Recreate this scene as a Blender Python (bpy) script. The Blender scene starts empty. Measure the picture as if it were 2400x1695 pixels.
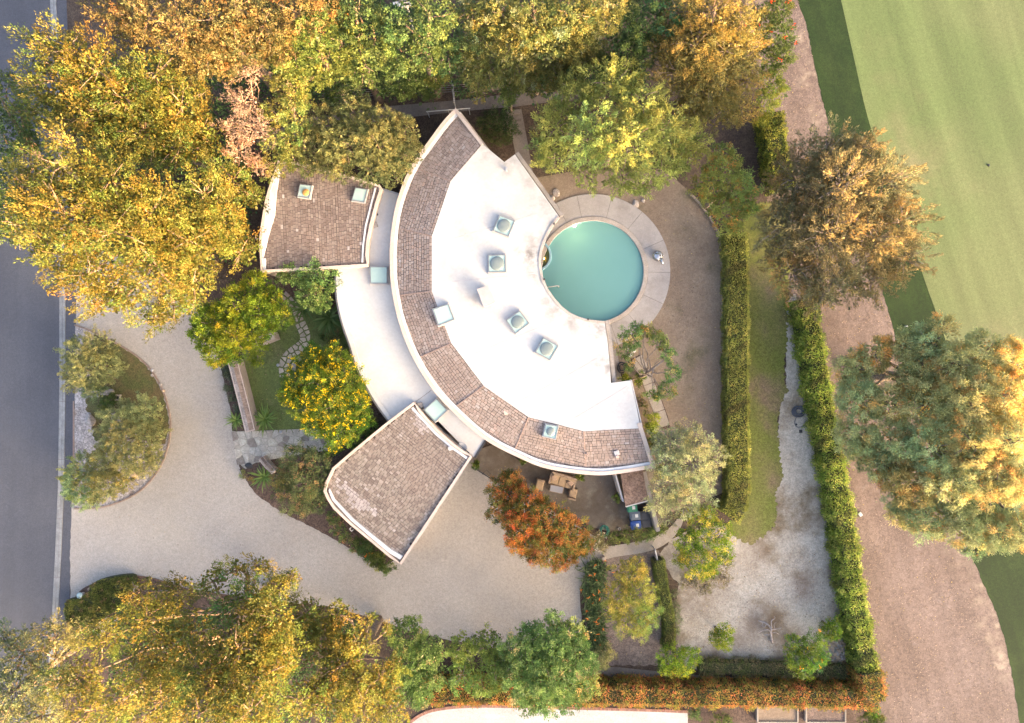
import bpy, bmesh, math, random
import numpy as np
from mathutils import Vector
from mathutils.geometry import tessellate_polygon

# ------------------------------------------------------------------ camera, sky, sun, exposure
scene = bpy.context.scene
C = scene.collection
S = 0.03            # metres of ground per photo pixel
CAMH = 50.0         # height of the drone
CX, CY = 1200.0, 847.5

cam_d = bpy.data.cameras.new("camera")
cam_d.sensor_width = 36.0
cam_d.lens = 36.0 * CAMH / (2400 * S)
cam_d.clip_start = 1.0
cam_d.clip_end = 6000.0
cam = bpy.data.objects.new("camera", cam_d)
cam.location = (0, 0, CAMH)
C.objects.link(cam)
scene.camera = cam

SUN_EL = math.radians(6.0)
SUN_AZ = Vector((0.80, -0.60, 0)).normalized()
SUN_DIR = Vector((SUN_AZ.x * math.cos(SUN_EL), SUN_AZ.y * math.cos(SUN_EL), math.sin(SUN_EL)))

world = bpy.data.worlds.new("World")
scene.world = world
world.use_nodes = True
wn = world.node_tree
for n in list(wn.nodes):
    wn.nodes.remove(n)
sky = wn.nodes.new("ShaderNodeTexSky")
sky.sky_type = 'NISHITA'
sky.sun_disc = False
sky.sun_elevation = SUN_EL
sky.sun_rotation = math.atan2(SUN_AZ.x, SUN_AZ.y)
sky.altitude = 100.0
sky.air_density = 0.45
sky.dust_density = 10.0
sky.ozone_density = 0.0
bg = wn.nodes.new("ShaderNodeBackground")
bg.inputs["Strength"].default_value = 0.15
wo = wn.nodes.new("ShaderNodeOutputWorld")
wn.links.new(sky.outputs[0], bg.inputs[0])
wn.links.new(bg.outputs[0], wo.inputs[0])

sun_d = bpy.data.lights.new("sun", 'SUN')
sun_d.energy = 3.7
sun_d.angle = math.radians(0.6)
sun_d.color = (1.0, 0.54, 0.21)
sun = bpy.data.objects.new("sun", sun_d)
sun.rotation_euler = SUN_DIR.to_track_quat('Z', 'Y').to_euler()
sun.location = (60, -45, 40)
C.objects.link(sun)

scene.view_settings.view_transform = 'Standard'
scene.view_settings.look = 'None'
scene.view_settings.gamma = 1.0
scene.view_settings.use_curve_mapping = False
scene.view_settings.exposure = 4.1
scene.render.engine = 'CYCLES'
scene.cycles.max_bounces = 6
scene.cycles.diffuse_bounces = 3
scene.cycles.glossy_bounces = 2
scene.cycles.transmission_bounces = 4
scene.cycles.transparent_max_bounces = 6
scene.cycles.use_denoising = True

rng = np.random.default_rng(7)
random.seed(7)

# ------------------------------------------------------------------ helpers
def P(px, py, z=0.0):
    k = S * (1 - z / CAMH)
    return ((px - CX) * k, (CY - py) * k, z)

def catmull(pts, n=6, closed=True):
    pts = [np.array(p, float) for p in pts]
    m = len(pts); out = []
    rngi = range(m) if closed else range(m - 1)
    for i in rngi:
        if closed:
            p0, p1, p2, p3 = pts[i - 1], pts[i], pts[(i + 1) % m], pts[(i + 2) % m]
        else:
            p0 = pts[max(i - 1, 0)]; p1 = pts[i]; p2 = pts[i + 1]; p3 = pts[min(i + 2, m - 1)]
        for j in range(n):
            t = j / n
            out.append(0.5 * ((2 * p1) + (-p0 + p2) * t + (2 * p0 - 5 * p1 + 4 * p2 - p3) * t * t + (-p0 + 3 * p1 - 3 * p2 + p3) * t ** 3))
    if not closed:
        out.append(pts[-1])
    return [tuple(p) for p in out]

def ragged(pts, step=6, amp=3.0, seed=1, closed=True):
    r = random.Random(seed); out = []
    m = len(pts)
    for i in range(m if closed else m - 1):
        a = np.array(pts[i], float); b = np.array(pts[(i + 1) % m], float)
        d = np.linalg.norm(b - a); k = max(1, int(d / step))
        nrm = np.array([-(b - a)[1], (b - a)[0]]) / max(d, 1e-6)
        for j in range(k):
            out.append(tuple(a + (b - a) * j / k + nrm * r.uniform(-amp, amp)))
    return out

LOC = {}
def tag(o, label=None, cat=None, group=None, kind=None):
    if label: o["label"] = label
    if cat: o["category"] = cat
    if group: o["group"] = group
    if kind: o["kind"] = kind
    return o

def empty(name, loc, label=None, cat=None, group=None):
    o = bpy.data.objects.new(name, None)
    o.empty_display_size = 0.2
    o.location = loc
    C.objects.link(o)
    LOC[o.name] = np.array(loc, float)
    return tag(o, label, cat, group)

def mk(name, verts, faces, mat, parent=None, smooth=False, colors=None, label=None, cat=None, group=None, kind=None):
    v = np.asarray(verts, dtype=np.float64).reshape(-1, 3)
    if parent is None:
        loc = np.array([(v[:, 0].min() + v[:, 0].max()) / 2, (v[:, 1].min() + v[:, 1].max()) / 2, v[:, 2].min()])
    else:
        loc = LOC[parent.name]
    me = bpy.data.meshes.new(name)
    vv = (v - loc).astype(np.float32)
    if isinstance(faces, np.ndarray):
        k = faces.shape[1]; nf = faces.shape[0]
        me.vertices.add(len(vv)); me.vertices.foreach_set("co", vv.ravel())
        me.loops.add(nf * k); me.loops.foreach_set("vertex_index", faces.astype(np.int32).ravel())
        me.polygons.add(nf); me.polygons.foreach_set("loop_start", np.arange(0, nf * k, k, dtype=np.int32))
        me.update(calc_edges=True)
    else:
        me.from_pydata([tuple(x) for x in vv], [], [tuple(f) for f in faces])
    if colors is not None:
        at = me.attributes.new("tint", 'FLOAT_COLOR', 'FACE')
        cc = np.ones((len(me.polygons), 4), np.float32); cc[:, :3] = np.asarray(colors, np.float32)
        at.data.foreach_set("color", cc.ravel())
    if smooth:
        me.polygons.foreach_set("use_smooth", np.ones(len(me.polygons), dtype=bool))
    me.update()
    if mat is not None:
        me.materials.append(mat)
    o = bpy.data.objects.new(name, me)
    C.objects.link(o)
    if parent is None:
        o.location = loc
    else:
        o.parent = parent
    LOC[o.name] = loc
    return tag(o, label, cat, group, kind)

def tri_poly(pts2, hole=None):
    """triangulate a concave polygon (with an optional hole), faces up"""
    loops = [[Vector((p[0], p[1], 0)) for p in pts2]]
    allp = list(pts2)
    if hole:
        loops.append([Vector((p[0], p[1], 0)) for p in hole]); allp += list(hole)
    out = []
    for t in tessellate_polygon(loops):
        a, b, c = (allp[i] for i in t); t = list(t)
        cr = (b[0] - a[0]) * (c[1] - a[1]) - (b[1] - a[1]) * (c[0] - a[0])
        if abs(cr) < 1e-9: continue
        out.append(t[::-1] if cr < 0 else t)
    return out

def sheet(name, pxpts, z, mat, kind="structure", parent=None, hole=None, **kw):
    w = [P(x, y, z) for x, y in pxpts]; h = [P(x, y, z) for x, y in hole] if hole else None
    return mk(name, w + (h or []), tri_poly([(p[0], p[1]) for p in w], [(p[0], p[1]) for p in h] if h else None), mat, parent=parent, kind=kind, **kw)

def prism_vf(w2, z0, z1):
    """w2: world xy polygon; z0, z1 numbers or lists"""
    n = len(w2)
    z0 = z0 if hasattr(z0, '__len__') else [z0] * n
    z1 = z1 if hasattr(z1, '__len__') else [z1] * n
    ar = sum(w2[i][0] * w2[(i + 1) % n][1] - w2[(i + 1) % n][0] * w2[i][1] for i in range(n))
    if ar < 0:
        w2 = w2[::-1]; z0 = z0[::-1]; z1 = z1[::-1]
    v = [(p[0], p[1], a) for p, a in zip(w2, z0)] + [(p[0], p[1], a) for p, a in zip(w2, z1)]
    tr = tri_poly(w2)
    f = [[i + n for i in t] for t in tr] + [t[::-1] for t in tr]
    for i in range(n):
        j = (i + 1) % n
        f.append([i, j, j + n, i + n])
    return v, f

def prism(name, pxpts, z0, z1, mat, zref=None, parent=None, **kw):
    zr = z1 if zref is None else zref
    w = [P(x, y, zr)[:2] for x, y in pxpts]
    v, f = prism_vf(w, z0, z1)
    return mk(name, v, f, mat, parent=parent, **kw)

def joinvf(parts):
    V = []; F = []
    for v, f in parts:
        o = len(V); V += [tuple(p) for p in v]; F += [[i + o for i in g] for g in f]
    return V, F

def offset_path(w, d, closed=False):
    """world xy path shifted by d to its left"""
    n = len(w); out = []
    for i in range(n):
        if closed:
            a, b = w[i - 1], w[(i + 1) % n]
        else:
            a, b = w[max(i - 1, 0)], w[min(i + 1, n - 1)]
        t = np.array(b, float)[:2] - np.array(a, float)[:2]; L = np.linalg.norm(t) or 1
        out.append((w[i][0] - t[1] / L * d, w[i][1] + t[0] / L * d))
    return out

def ribbon_vf(w, d0, d1, z0, z1, closed=False):
    """a wall of rectangular section along world path w, between offsets d0 and d1; z1 may be list"""
    A = offset_path(w, d0, closed); B = offset_path(w, d1, closed)
    n = len(w)
    z0 = z0 if hasattr(z0, '__len__') else [z0] * n
    z1 = z1 if hasattr(z1, '__len__') else [z1] * n
    V = []; F = []
    for i in range(n):
        V += [(A[i][0], A[i][1], z0[i]), (B[i][0], B[i][1], z0[i]), (B[i][0], B[i][1], z1[i]), (A[i][0], A[i][1], z1[i])]
    m = n if closed else n - 1
    for i in range(m):
        a = 4 * i; b = 4 * ((i + 1) % n)
        for k in range(4):
            l = (k + 1) % 4
            F.append([a + k, b + k, b + l, a + l])
    if not closed:
        F.append([0, 1, 2, 3]); F.append([4 * n - 1, 4 * n - 2, 4 * n - 3, 4 * n - 4])
    if d1 > d0:
        F = [f[::-1] for f in F]
    return V, F

def ribbon(name, w, d0, d1, z0, z1, mat, parent=None, closed=False, **kw):
    v, f = ribbon_vf(w, d0, d1, z0, z1, closed)
    bm = bmesh.new()
    vs = [bm.verts.new(p) for p in v]
    for g in f: bm.faces.new([vs[i] for i in g])
    bmesh.ops.recalc_face_normals(bm, faces=bm.faces)
    bm.verts.index_update()
    f = [[q.index for q in fc.verts] for fc in bm.faces]; bm.free()
    return mk(name, v, f, mat, parent=parent, **kw)

def box_vf(cx, cy, cz, sx, sy, sz, rz=0.0, taper=1.0):
    c, s = math.cos(rz), math.sin(rz); V = []
    for k, dz in enumerate((-0.5, 0.5)):
        t = 1.0 if k == 0 else taper
        for dx, dy in ((-.5, -.5), (.5, -.5), (.5, .5), (-.5, .5)):
            x, y = dx * sx * t, dy * sy * t
            V.append((cx + c * x - s * y, cy + s * x + c * y, cz + dz * sz))
    F = [[3, 2, 1, 0], [4, 5, 6, 7], [0, 1, 5, 4], [1, 2, 6, 5], [2, 3, 7, 6], [3, 0, 4, 7]]
    return V, F

def rbox_vf(cx, cy, cz, sx, sy, sz, rz=0.0, bev=0.03):
    """box with bevelled edges"""
    bm = bmesh.new()
    bmesh.ops.create_cube(bm, size=1.0)
    for v in bm.verts:
        v.co.x *= sx; v.co.y *= sy; v.co.z *= sz
    bmesh.ops.bevel(bm, geom=list(bm.edges), offset=bev, segments=2, affect='EDGES', profile=0.6)
    c, s = math.cos(rz), math.sin(rz)
    bm.verts.index_update()
    V = [(cx + c * v.co.x - s * v.co.y, cy + s * v.co.x + c * v.co.y, cz + v.co.z) for v in bm.verts]
    F = [[v.index for v in f.verts] for f in bm.faces]
    bm.free()
    return V, F

def tube_vf(path, radii, n=6, caps=True):
    V = []; F = []
    path = [np.array(p, float) for p in path]
    m = len(path)
    u = None
    for i in range(m):
        t = path[min(i + 1, m - 1)] - path[max(i - 1, 0)]
        t = t / (np.linalg.norm(t) or 1)
        if u is None:
            a = np.array([0, 0, 1.0]) if abs(t[2]) < 0.9 else np.array([1.0, 0, 0])
            u = np.cross(t, a)
        else:
            u = u - t * np.dot(u, t)
        u = u / (np.linalg.norm(u) or 1)
        w = np.cross(t, u)
        for k in range(n):
            an = 2 * math.pi * k / n
            V.append(tuple(path[i] + radii[i] * (math.cos(an) * u + math.sin(an) * w)))
    for i in range(m - 1):
        for k in range(n):
            l = (k + 1) % n
            F.append([i * n + k, i * n + l, (i + 1) * n + l, (i + 1) * n + k])
    if caps:
        F.append(list(range(n))[::-1]); F.append([(m - 1) * n + k for k in range(n)])
    return V, F

def lathe_vf(cx, cy, prof, n=24, close=True):
    V = []; F = []
    for r, z in prof:
        for k in range(n):
            a = 2 * math.pi * k / n
            V.append((cx + r * math.cos(a), cy + r * math.sin(a), z))
    for i in range(len(prof) - 1):
        for k in range(n):
            l = (k + 1) % n
            F.append([i * n + k, i * n + l, (i + 1) * n + l, (i + 1) * n + k])
    if close:
        F.append(list(range(n))[::-1]); F.append([(len(prof) - 1) * n + k for k in range(n)])
    return V, F

def arcpts(cx, cy, r, a0, a1, n):
    """photo-pixel arc, angles in degrees, y down"""
    return [(cx + r * math.cos(math.radians(a0 + (a1 - a0) * i / n)), cy + r * math.sin(math.radians(a0 + (a1 - a0) * i / n))) for i in range(n + 1)]

# ------------------------------------------------------------------ materials
def newmat(name):
    m = bpy.data.materials.new(name); m.use_nodes = True
    nt = m.node_tree
    return m, nt, nt.nodes["Principled BSDF"]

def surf(name, c1, c2=None, s1=0.3, fine=None, famp=0.25, rough=0.85, bump=0.0, c3=None, s3=1.2, t3=(0.5, 0.7),
         aniso=None, tint=False, spec=0.3, streak=None, gk=0.66):
    """procedural surface: c1/c2 blotches, c3 patches, fine cell grain, optional stretched streaks"""
    m, nt, b = newmat(name)
    c1, c2, c3 = (None if c is None else tuple(x * gk for x in c) for c in (c1, c2, c3))
    N = nt.nodes.new; L = nt.links.new
    tc = N("ShaderNodeTexCoord")
    co = tc.outputs["Object"]
    b.inputs["Roughness"].default_value = rough
    b.inputs["Specular IOR Level"].default_value = spec
    if aniso:
        mp = N("ShaderNodeMapping")
        mp.inputs["Rotation"].default_value = (0, 0, aniso[0])
        mp.inputs["Scale"].default_value = (aniso[1], aniso[2], 1)
        L(co, mp.inputs[0]); coA = mp.outputs[0]
    else:
        coA = co
    def noise(scale, det=4.0, vec=co, rgh=0.6):
        n = N("ShaderNodeTexNoise"); n.inputs["Scale"].default_value = scale
        n.inputs["Detail"].default_value = det; n.inputs["Roughness"].default_value = rgh
        L(vec, n.inputs["Vector"]); return n.outputs["Fac"]
    def ramp(fac, a, bb):
        r = N("ShaderNodeMapRange"); r.inputs[1].default_value = a; r.inputs[2].default_value = bb
        r.interpolation_type = 'SMOOTHSTEP'
        L(fac, r.inputs[0]); return r.outputs[0]
    def mix(fac, a, bb, typ='MIX'):
        x = N("ShaderNodeMix"); x.data_type = 'RGBA'; x.blend_type = typ
        for inp, val in ((x.inputs[0], fac), (x.inputs[6], a), (x.inputs[7], bb)):
            if isinstance(val, (int, float)): inp.default_value = val
            elif isinstance(val, tuple): inp.default_value = (*val, 1)
            else: L(val, inp)
        return x.outputs[2]
    col = None
    if tint:
        at = N("ShaderNodeAttribute"); at.attribute_name = "tint"; at.attribute_type = 'GEOMETRY'
        col = mix(1.0, at.outputs["Color"], (gk,) * 3, 'MULTIPLY')
        if c2: col = mix(ramp(noise(s1, vec=coA), 0.35, 0.7), col, mix(0.5, col, c2))
    else:
        col = mix(ramp(noise(s1, vec=coA), 0.35, 0.68), c1, c2) if c2 else mix(0.0, c1, c1)
    if c3:
        col = mix(ramp(noise(s3, 6), *t3), col, c3)
    if streak:
        m0 = N("ShaderNodeMapping"); m0.inputs["Rotation"].default_value = (0, 0, streak[0]); L(co, m0.inputs[0])
        mp = N("ShaderNodeMapping"); mp.inputs["Scale"].default_value = (streak[1], streak[2], 1); L(m0.outputs[0], mp.inputs[0])
        f = ramp(noise(1.0, 5, mp.outputs[0]), 0.3, 0.75)
        col = mix(f, mix(1.0, col, (1 - streak[3],) * 3, 'MULTIPLY'), mix(1.0, col, (1 + streak[3],) * 3, 'MULTIPLY'))
    if fine:
        vo = N("ShaderNodeTexVoronoi"); vo.inputs["Scale"].default_value = fine
        L(co, vo.inputs["Vector"])
        sp = N("ShaderNodeSeparateColor"); L(vo.outputs["Color"], sp.inputs[0])
        r = N("ShaderNodeMapRange"); r.inputs[3].default_value = 1 - famp; r.inputs[4].default_value = 1 + famp
        L(sp.outputs[0], r.inputs[0])
        cmb = N("ShaderNodeCombineColor")
        for i in range(3): L(r.outputs[0], cmb.inputs[i])
        col = mix(1.0, col, cmb.outputs[0], 'MULTIPLY')
        n2 = noise(fine * 0.25, 3)
        r2 = N("ShaderNodeMapRange"); r2.inputs[1].default_value = 0.3; r2.inputs[2].default_value = 0.7
        r2.inputs[3].default_value = 1 - famp * 0.6; r2.inputs[4].default_value = 1 + famp * 0.6
        L(n2, r2.inputs[0])
        cm2 = N("ShaderNodeCombineColor")
        for i in range(3): L(r2.outputs[0], cm2.inputs[i])
        col = mix(1.0, col, cm2.outputs[0], 'MULTIPLY')
    L(col, b.inputs["Base Color"])
    if bump:
        bp = N("ShaderNodeBump"); bp.inputs["Strength"].default_value = bump; bp.inputs["Distance"].default_value = 0.04
        L(noise((fine or 12) * 0.8, 3), bp.inputs["Height"]); L(bp.outputs[0], b.inputs["Normal"])
    return m

def leafmat(name, trans=0.5, rough=0.55):
    m, nt, b = newmat(name)
    at = nt.nodes.new("ShaderNodeAttribute"); at.attribute_name = "tint"; at.attribute_type = 'GEOMETRY'
    nt.links.new(at.outputs["Color"], b.inputs["Base Color"])
    b.inputs["Roughness"].default_value = rough
    b.inputs["Specular IOR Level"].default_value = 0.25
    tr = nt.nodes.new("ShaderNodeBsdfTranslucent")
    nt.links.new(at.outputs["Color"], tr.inputs[0])
    ms = nt.nodes.new("ShaderNodeMixShader"); ms.inputs[0].default_value = trans
    nt.links.new(b.outputs[0], ms.inputs[1]); nt.links.new(tr.outputs[0], ms.inputs[2])
    nt.links.new(ms.outputs[0], nt.nodes["Material Output"].inputs[0])
    return m

def stains(m, spots, col, scale=0.9, lo=0.36, hi=0.62, z=0.0):
    """worn or stained patches with ragged noisy edges at given photo-pixel places on the ground"""
    nt = m.node_tree; b = nt.nodes["Principled BSDF"]; N = nt.nodes.new; L = nt.links.new
    src = b.inputs["Base Color"].links[0].from_socket
    ge = N("ShaderNodeNewGeometry"); tot = None
    for (px, py, rad, amt) in spots:
        vm = N("ShaderNodeVectorMath"); vm.operation = 'DISTANCE'; vm.inputs[1].default_value = P(px, py, z)
        L(ge.outputs["Position"], vm.inputs[0])
        mr = N("ShaderNodeMapRange"); mr.interpolation_type = 'SMOOTHSTEP'; mr.inputs[1].default_value = 0.0; mr.inputs[2].default_value = rad * S * 1.3
        mr.inputs[3].default_value = amt; mr.inputs[4].default_value = 0.0
        L(vm.outputs["Value"], mr.inputs[0])
        if tot is None: tot = mr.outputs[0]
        else:
            mx = N("ShaderNodeMath"); mx.operation = 'MAXIMUM'; L(tot, mx.inputs[0]); L(mr.outputs[0], mx.inputs[1]); tot = mx.outputs[0]
    nz = N("ShaderNodeTexNoise"); nz.inputs["Scale"].default_value = scale; nz.inputs["Detail"].default_value = 8; nz.inputs["Roughness"].default_value = 0.65
    L(ge.outputs["Position"], nz.inputs["Vector"])
    r2 = N("ShaderNodeMapRange"); r2.inputs[1].default_value = lo; r2.inputs[2].default_value = hi; L(nz.outputs["Fac"], r2.inputs[0])
    mu = N("ShaderNodeMath"); mu.operation = 'MULTIPLY'; L(tot, mu.inputs[0]); L(r2.outputs[0], mu.inputs[1])
    mi = N("ShaderNodeMix"); mi.data_type = 'RGBA'; L(mu.outputs[0], mi.inputs[0]); L(src, mi.inputs[6]); mi.inputs[7].default_value = (*col, 1)
    L(mi.outputs[2], b.inputs["Base Color"])
    return m

M = {}
M['soil'] = surf('soil', (0.075, 0.05, 0.038), (0.12, 0.085, 0.06), 0.5, 14, 0.35, bump=0.3)
M['bedsoil'] = surf('bed soil', (0.10, 0.065, 0.05), (0.15, 0.10, 0.08), 0.9, 16, 0.4, bump=0.3)
M['asphalt'] = surf('asphalt', (0.098, 0.101, 0.12), (0.114, 0.117, 0.136), 0.25, 22, 0.13, bump=0.15, streak=(0.02, 1.2, 0.04, 0.06))
M['apron'] = surf('apron asphalt', (0.098, 0.101, 0.12), (0.112, 0.115, 0.135), 0.5, 22, 0.14, bump=0.15)
M['gutter'] = surf('gutter concrete', (0.36, 0.36, 0.36), (0.27, 0.27, 0.27), 1.2, 20, 0.1, c3=(0.24, 0.24, 0.235), s3=0.8, streak=(0, 3.0, 0.12, 0.12))
M['gravel'] = surf('driveway gravel', (0.465, 0.425, 0.385), (0.42, 0.375, 0.335), 0.10, 17, 0.13, bump=0.4, c3=(0.385, 0.36, 0.335), s3=0.16, t3=(0.45, 0.72), streak=(0.9, 0.25, 0.05, 0.05))
M['palegravel'] = surf('pale gravel', (0.52, 0.475, 0.41), (0.45, 0.40, 0.335), 0.5, 14, 0.2, bump=0.5, c3=(0.21, 0.155, 0.095), s3=0.20, t3=(0.46, 0.64))
M['islandgravel'] = surf('island gravel', (0.47, 0.43, 0.42), (0.38, 0.33, 0.31), 0.8, 13, 0.4, bump=0.5, c3=(0.22, 0.16, 0.13), s3=0.7, t3=(0.56, 0.7))
M['neighbour'] = surf('pale drive', (0.56, 0.54, 0.54), (0.48, 0.46, 0.46), 0.5, 20, 0.12, bump=0.1, streak=(0.0, 0.3, 3.0, 0.06))
M['fairway'] = surf('fairway grass', (0.155, 0.20, 0.07), (0.195, 0.215, 0.09), 0.06, 20, 0.15, bump=0.2, streak=(-0.302, 0.7, 0.04, 0.15), c3=(0.27, 0.235, 0.12), s3=0.10, t3=(0.52, 0.8))
M['rough'] = surf('rough grass', (0.017, 0.038, 0.005), (0.026, 0.052, 0.008), 0.3, 20, 0.3, bump=0.3, streak=(-0.302, 0.9, 0.05, 0.20), c3=(0.036, 0.062, 0.011), s3=0.15, t3=(0.5, 0.75))
M['mulch'] = surf('mulch', (0.205, 0.145, 0.118), (0.26, 0.19, 0.16), 0.2, 15, 0.26, bump=0.5, streak=(-0.302, 1.0, 0.10, 0.13), c3=(0.34, 0.27, 0.24), s3=0.5, t3=(0.6, 0.78))
M['drylawn'] = surf('dry lawn', (0.27, 0.20, 0.145), (0.325, 0.25, 0.185), 0.35, 17, 0.17, bump=0.3, c3=(0.175, 0.148, 0.085), s3=0.3, t3=(0.52, 0.75))
M['lawn'] = surf('front lawn', (0.15, 0.19, 0.055), (0.125, 0.15, 0.048), 0.5, 20, 0.28, bump=0.3, c3=(0.20, 0.205, 0.09), s3=0.6)
M['islandlawn'] = surf('island lawn', (0.10, 0.115, 0.035), (0.15, 0.11, 0.05), 0.7, 18, 0.35, bump=0.3)
M['grass'] = surf('yard grass', (0.165, 0.185, 0.035), (0.215, 0.19, 0.07), 0.28, 18, 0.28, bump=0.3, c3=(0.24, 0.17, 0.105), s3=0.25, t3=(0.5, 0.68))
M['concrete'] = surf('patio concrete', (0.21, 0.18, 0.155), (0.145, 0.115, 0.085), 0.4, 18, 0.1, c3=(0.27, 0.245, 0.20), s3=0.9, t3=(0.5, 0.75), bump=0.1)
M['deck'] = surf('pool deck', (0.48, 0.445, 0.425), (0.41, 0.375, 0.36), 0.6, 20, 0.07, c3=(0.33, 0.30, 0.285), s3=0.7, t3=(0.5, 0.78), bump=0.1)
M['coping'] = surf('coping', (0.52, 0.46, 0.42), (0.44, 0.385, 0.34), 2.5, 20, 0.12)
M['pathconc'] = surf('path concrete', (0.24, 0.205, 0.185), (0.19, 0.16, 0.145), 0.8, 18, 0.12)
M['slab'] = surf('slab', (0.45, 0.395, 0.35), (0.37, 0.32, 0.27), 1.2, 20, 0.1)
M['flag'] = surf('flagstone', (1, 1, 1), (0.38, 0.345, 0.30), 2.5, 14, 0.15, tint=True, bump=0.3)
M['roofwhite'] = surf('white roofing', (0.64, 0.625, 0.605), (0.56, 0.545, 0.53), 0.5, 8, 0.04, rough=0.6)
M['stucco'] = surf('stucco', (0.66, 0.545, 0.475), (0.58, 0.475, 0.41), 0.8, 18, 0.06)
M['flashing'] = surf('flashing', (0.70, 0.71, 0.74), (0.56, 0.58, 0.62), 1.5, rough=0.45)
M['fascia'] = surf('fascia', (0.40, 0.36, 0.335), (0.30, 0.27, 0.25), 1.5, 12, 0.1)
M['deckfelt'] = surf('underlay', (0.07, 0.055, 0.05))
M['shingle'] = surf('shingle', (1, 1, 1), (0.30, 0.225, 0.19), 0.25, 30, 0.08, tint=True, rough=0.9)
M['ridge'] = surf('ridge tile', (0.38, 0.265, 0.215), (0.34, 0.25, 0.21), 3.0, 12, 0.15)
M['wallin'] = surf('wall', (0.50, 0.42, 0.37), (0.44, 0.37, 0.32), 1.0, 14, 0.06)
M['bark'] = surf('bark', (0.19, 0.14, 0.105), (0.27, 0.21, 0.17), 6.0, 20, 0.3)
M['palebark'] = surf('pale bark', (0.36, 0.30, 0.26), (0.27, 0.22, 0.18), 6.0, 20, 0.2)
M['deadwood'] = surf('dead wood', (0.52, 0.45, 0.42), (0.40, 0.33, 0.29), 6.0, 20, 0.15)
M['inner'] = surf('dark core', (0.05, 0.06, 0.02), (0.04, 0.045, 0.018), 3.0)  # near-black filler for hedge insides, added to stop light passing
M['leaf'] = leafmat('leaf')
M['needle'] = leafmat('needle', 0.4, 0.6)
M['glossleaf'] = leafmat('gloss leaf', 0.35, 0.4)
M['wood'] = surf('weathered wood', (1, 1, 1), (0.30, 0.235, 0.20), 3.0, 14, 0.2, tint=True)
M['brick'] = surf('brick', (1, 1, 1), (0.30, 0.13, 0.10), 4.0, 20, 0.2, tint=True)
M['rock'] = surf('rock', (0.52, 0.46, 0.42), (0.38, 0.32, 0.28), 2.0, 12, 0.2, bump=0.5)
M['tanrock'] = surf('tan rock', (0.56, 0.42, 0.30), (0.44, 0.31, 0.22), 2.5, 12, 0.2, bump=0.5)
M['greyrock'] = surf('grey rock', (0.36, 0.335, 0.31), (0.25, 0.23, 0.21), 2.0, 12, 0.25, bump=0.6)
M['frame'] = surf('skylight frame', (0.24, 0.265, 0.29), rough=0.4)
M['curbmetal'] = surf('skylight curb', (0.60, 0.56, 0.55), (0.5, 0.47, 0.46), 2.0)
M['dome'] = surf('dome', (0.21, 0.255, 0.25), (0.25, 0.29, 0.28), 2.0, rough=0.2, spec=0.5)
M['amber'] = surf('orange reflection dome', (0.62, 0.33, 0.10), rough=0.3)  # orange reflection put into the dome colour
M['pane'] = surf('skylight pane', (0.40, 0.545, 0.515), (0.46, 0.60, 0.56), 1.2, rough=0.12, spec=0.5)
M['white'] = surf('white paint', (0.72, 0.70, 0.69), (0.62, 0.60, 0.59), 2.0)
M['chimney'] = surf('chimney stucco', (0.68, 0.50, 0.42), (0.62, 0.46, 0.39), 1.5)
M['metal'] = surf('grey metal', (0.42, 0.42, 0.44), rough=0.35, spec=0.6)
M['darkmetal'] = surf('dark metal', (0.05, 0.05, 0.055), rough=0.5)
M['cushion'] = surf('cushion', (0.43, 0.315, 0.21), (0.37, 0.27, 0.175), 3.0, 26, 0.08)
M['pillow'] = surf('pillow', (0.50, 0.36, 0.27), (0.44, 0.31, 0.23), 3.0, 26, 0.08)
M['wicker'] = surf('wicker', (0.34, 0.26, 0.20), (0.26, 0.19, 0.14), 5.0, 26, 0.25)
M['tableglass'] = surf('table top', (0.40, 0.405, 0.45), rough=0.12, spec=0.6)
M['bin_green'] = surf('green plastic', (0.045, 0.25, 0.14), rough=0.45)
M['bin_grey'] = surf('grey plastic', (0.15, 0.18, 0.22), rough=0.45)
M['bin_blue'] = surf('blue plastic', (0.05, 0.12, 0.40), rough=0.45)
M['bin_dark'] = surf('dark plastic', (0.09, 0.085, 0.085), rough=0.5)
M['hose'] = surf('teal hose', (0.05, 0.27, 0.21), rough=0.45)
M['blackhose'] = surf('grey hose', (0.085, 0.095, 0.12), rough=0.5)
M['pot'] = surf('clay pot', (0.28, 0.15, 0.10), (0.22, 0.12, 0.08), 4.0)
M['paper'] = surf('sticker', (0.75, 0.75, 0.72))
M['plaster'] = surf('pool plaster', (0.55, 0.72, 0.66), (0.50, 0.68, 0.63), 0.4)
M['tileblue'] = surf('blue tile', (0.36, 0.56, 0.66), (0.30, 0.50, 0.60), 6.0)
M['chrome'] = surf('polished metal', (0.62, 0.61, 0.62), rough=0.25)
M['chrome'].node_tree.nodes["Principled BSDF"].inputs["Metallic"].default_value = 0.9
M['shaderidge'] = surf('shade ridge slope', (0.10, 0.095, 0.05), (0.16, 0.13, 0.08), 0.01, c3=(0.05, 0.07, 0.03), s3=0.03)  # surface of the unseen ridge added to shade the ground

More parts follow.
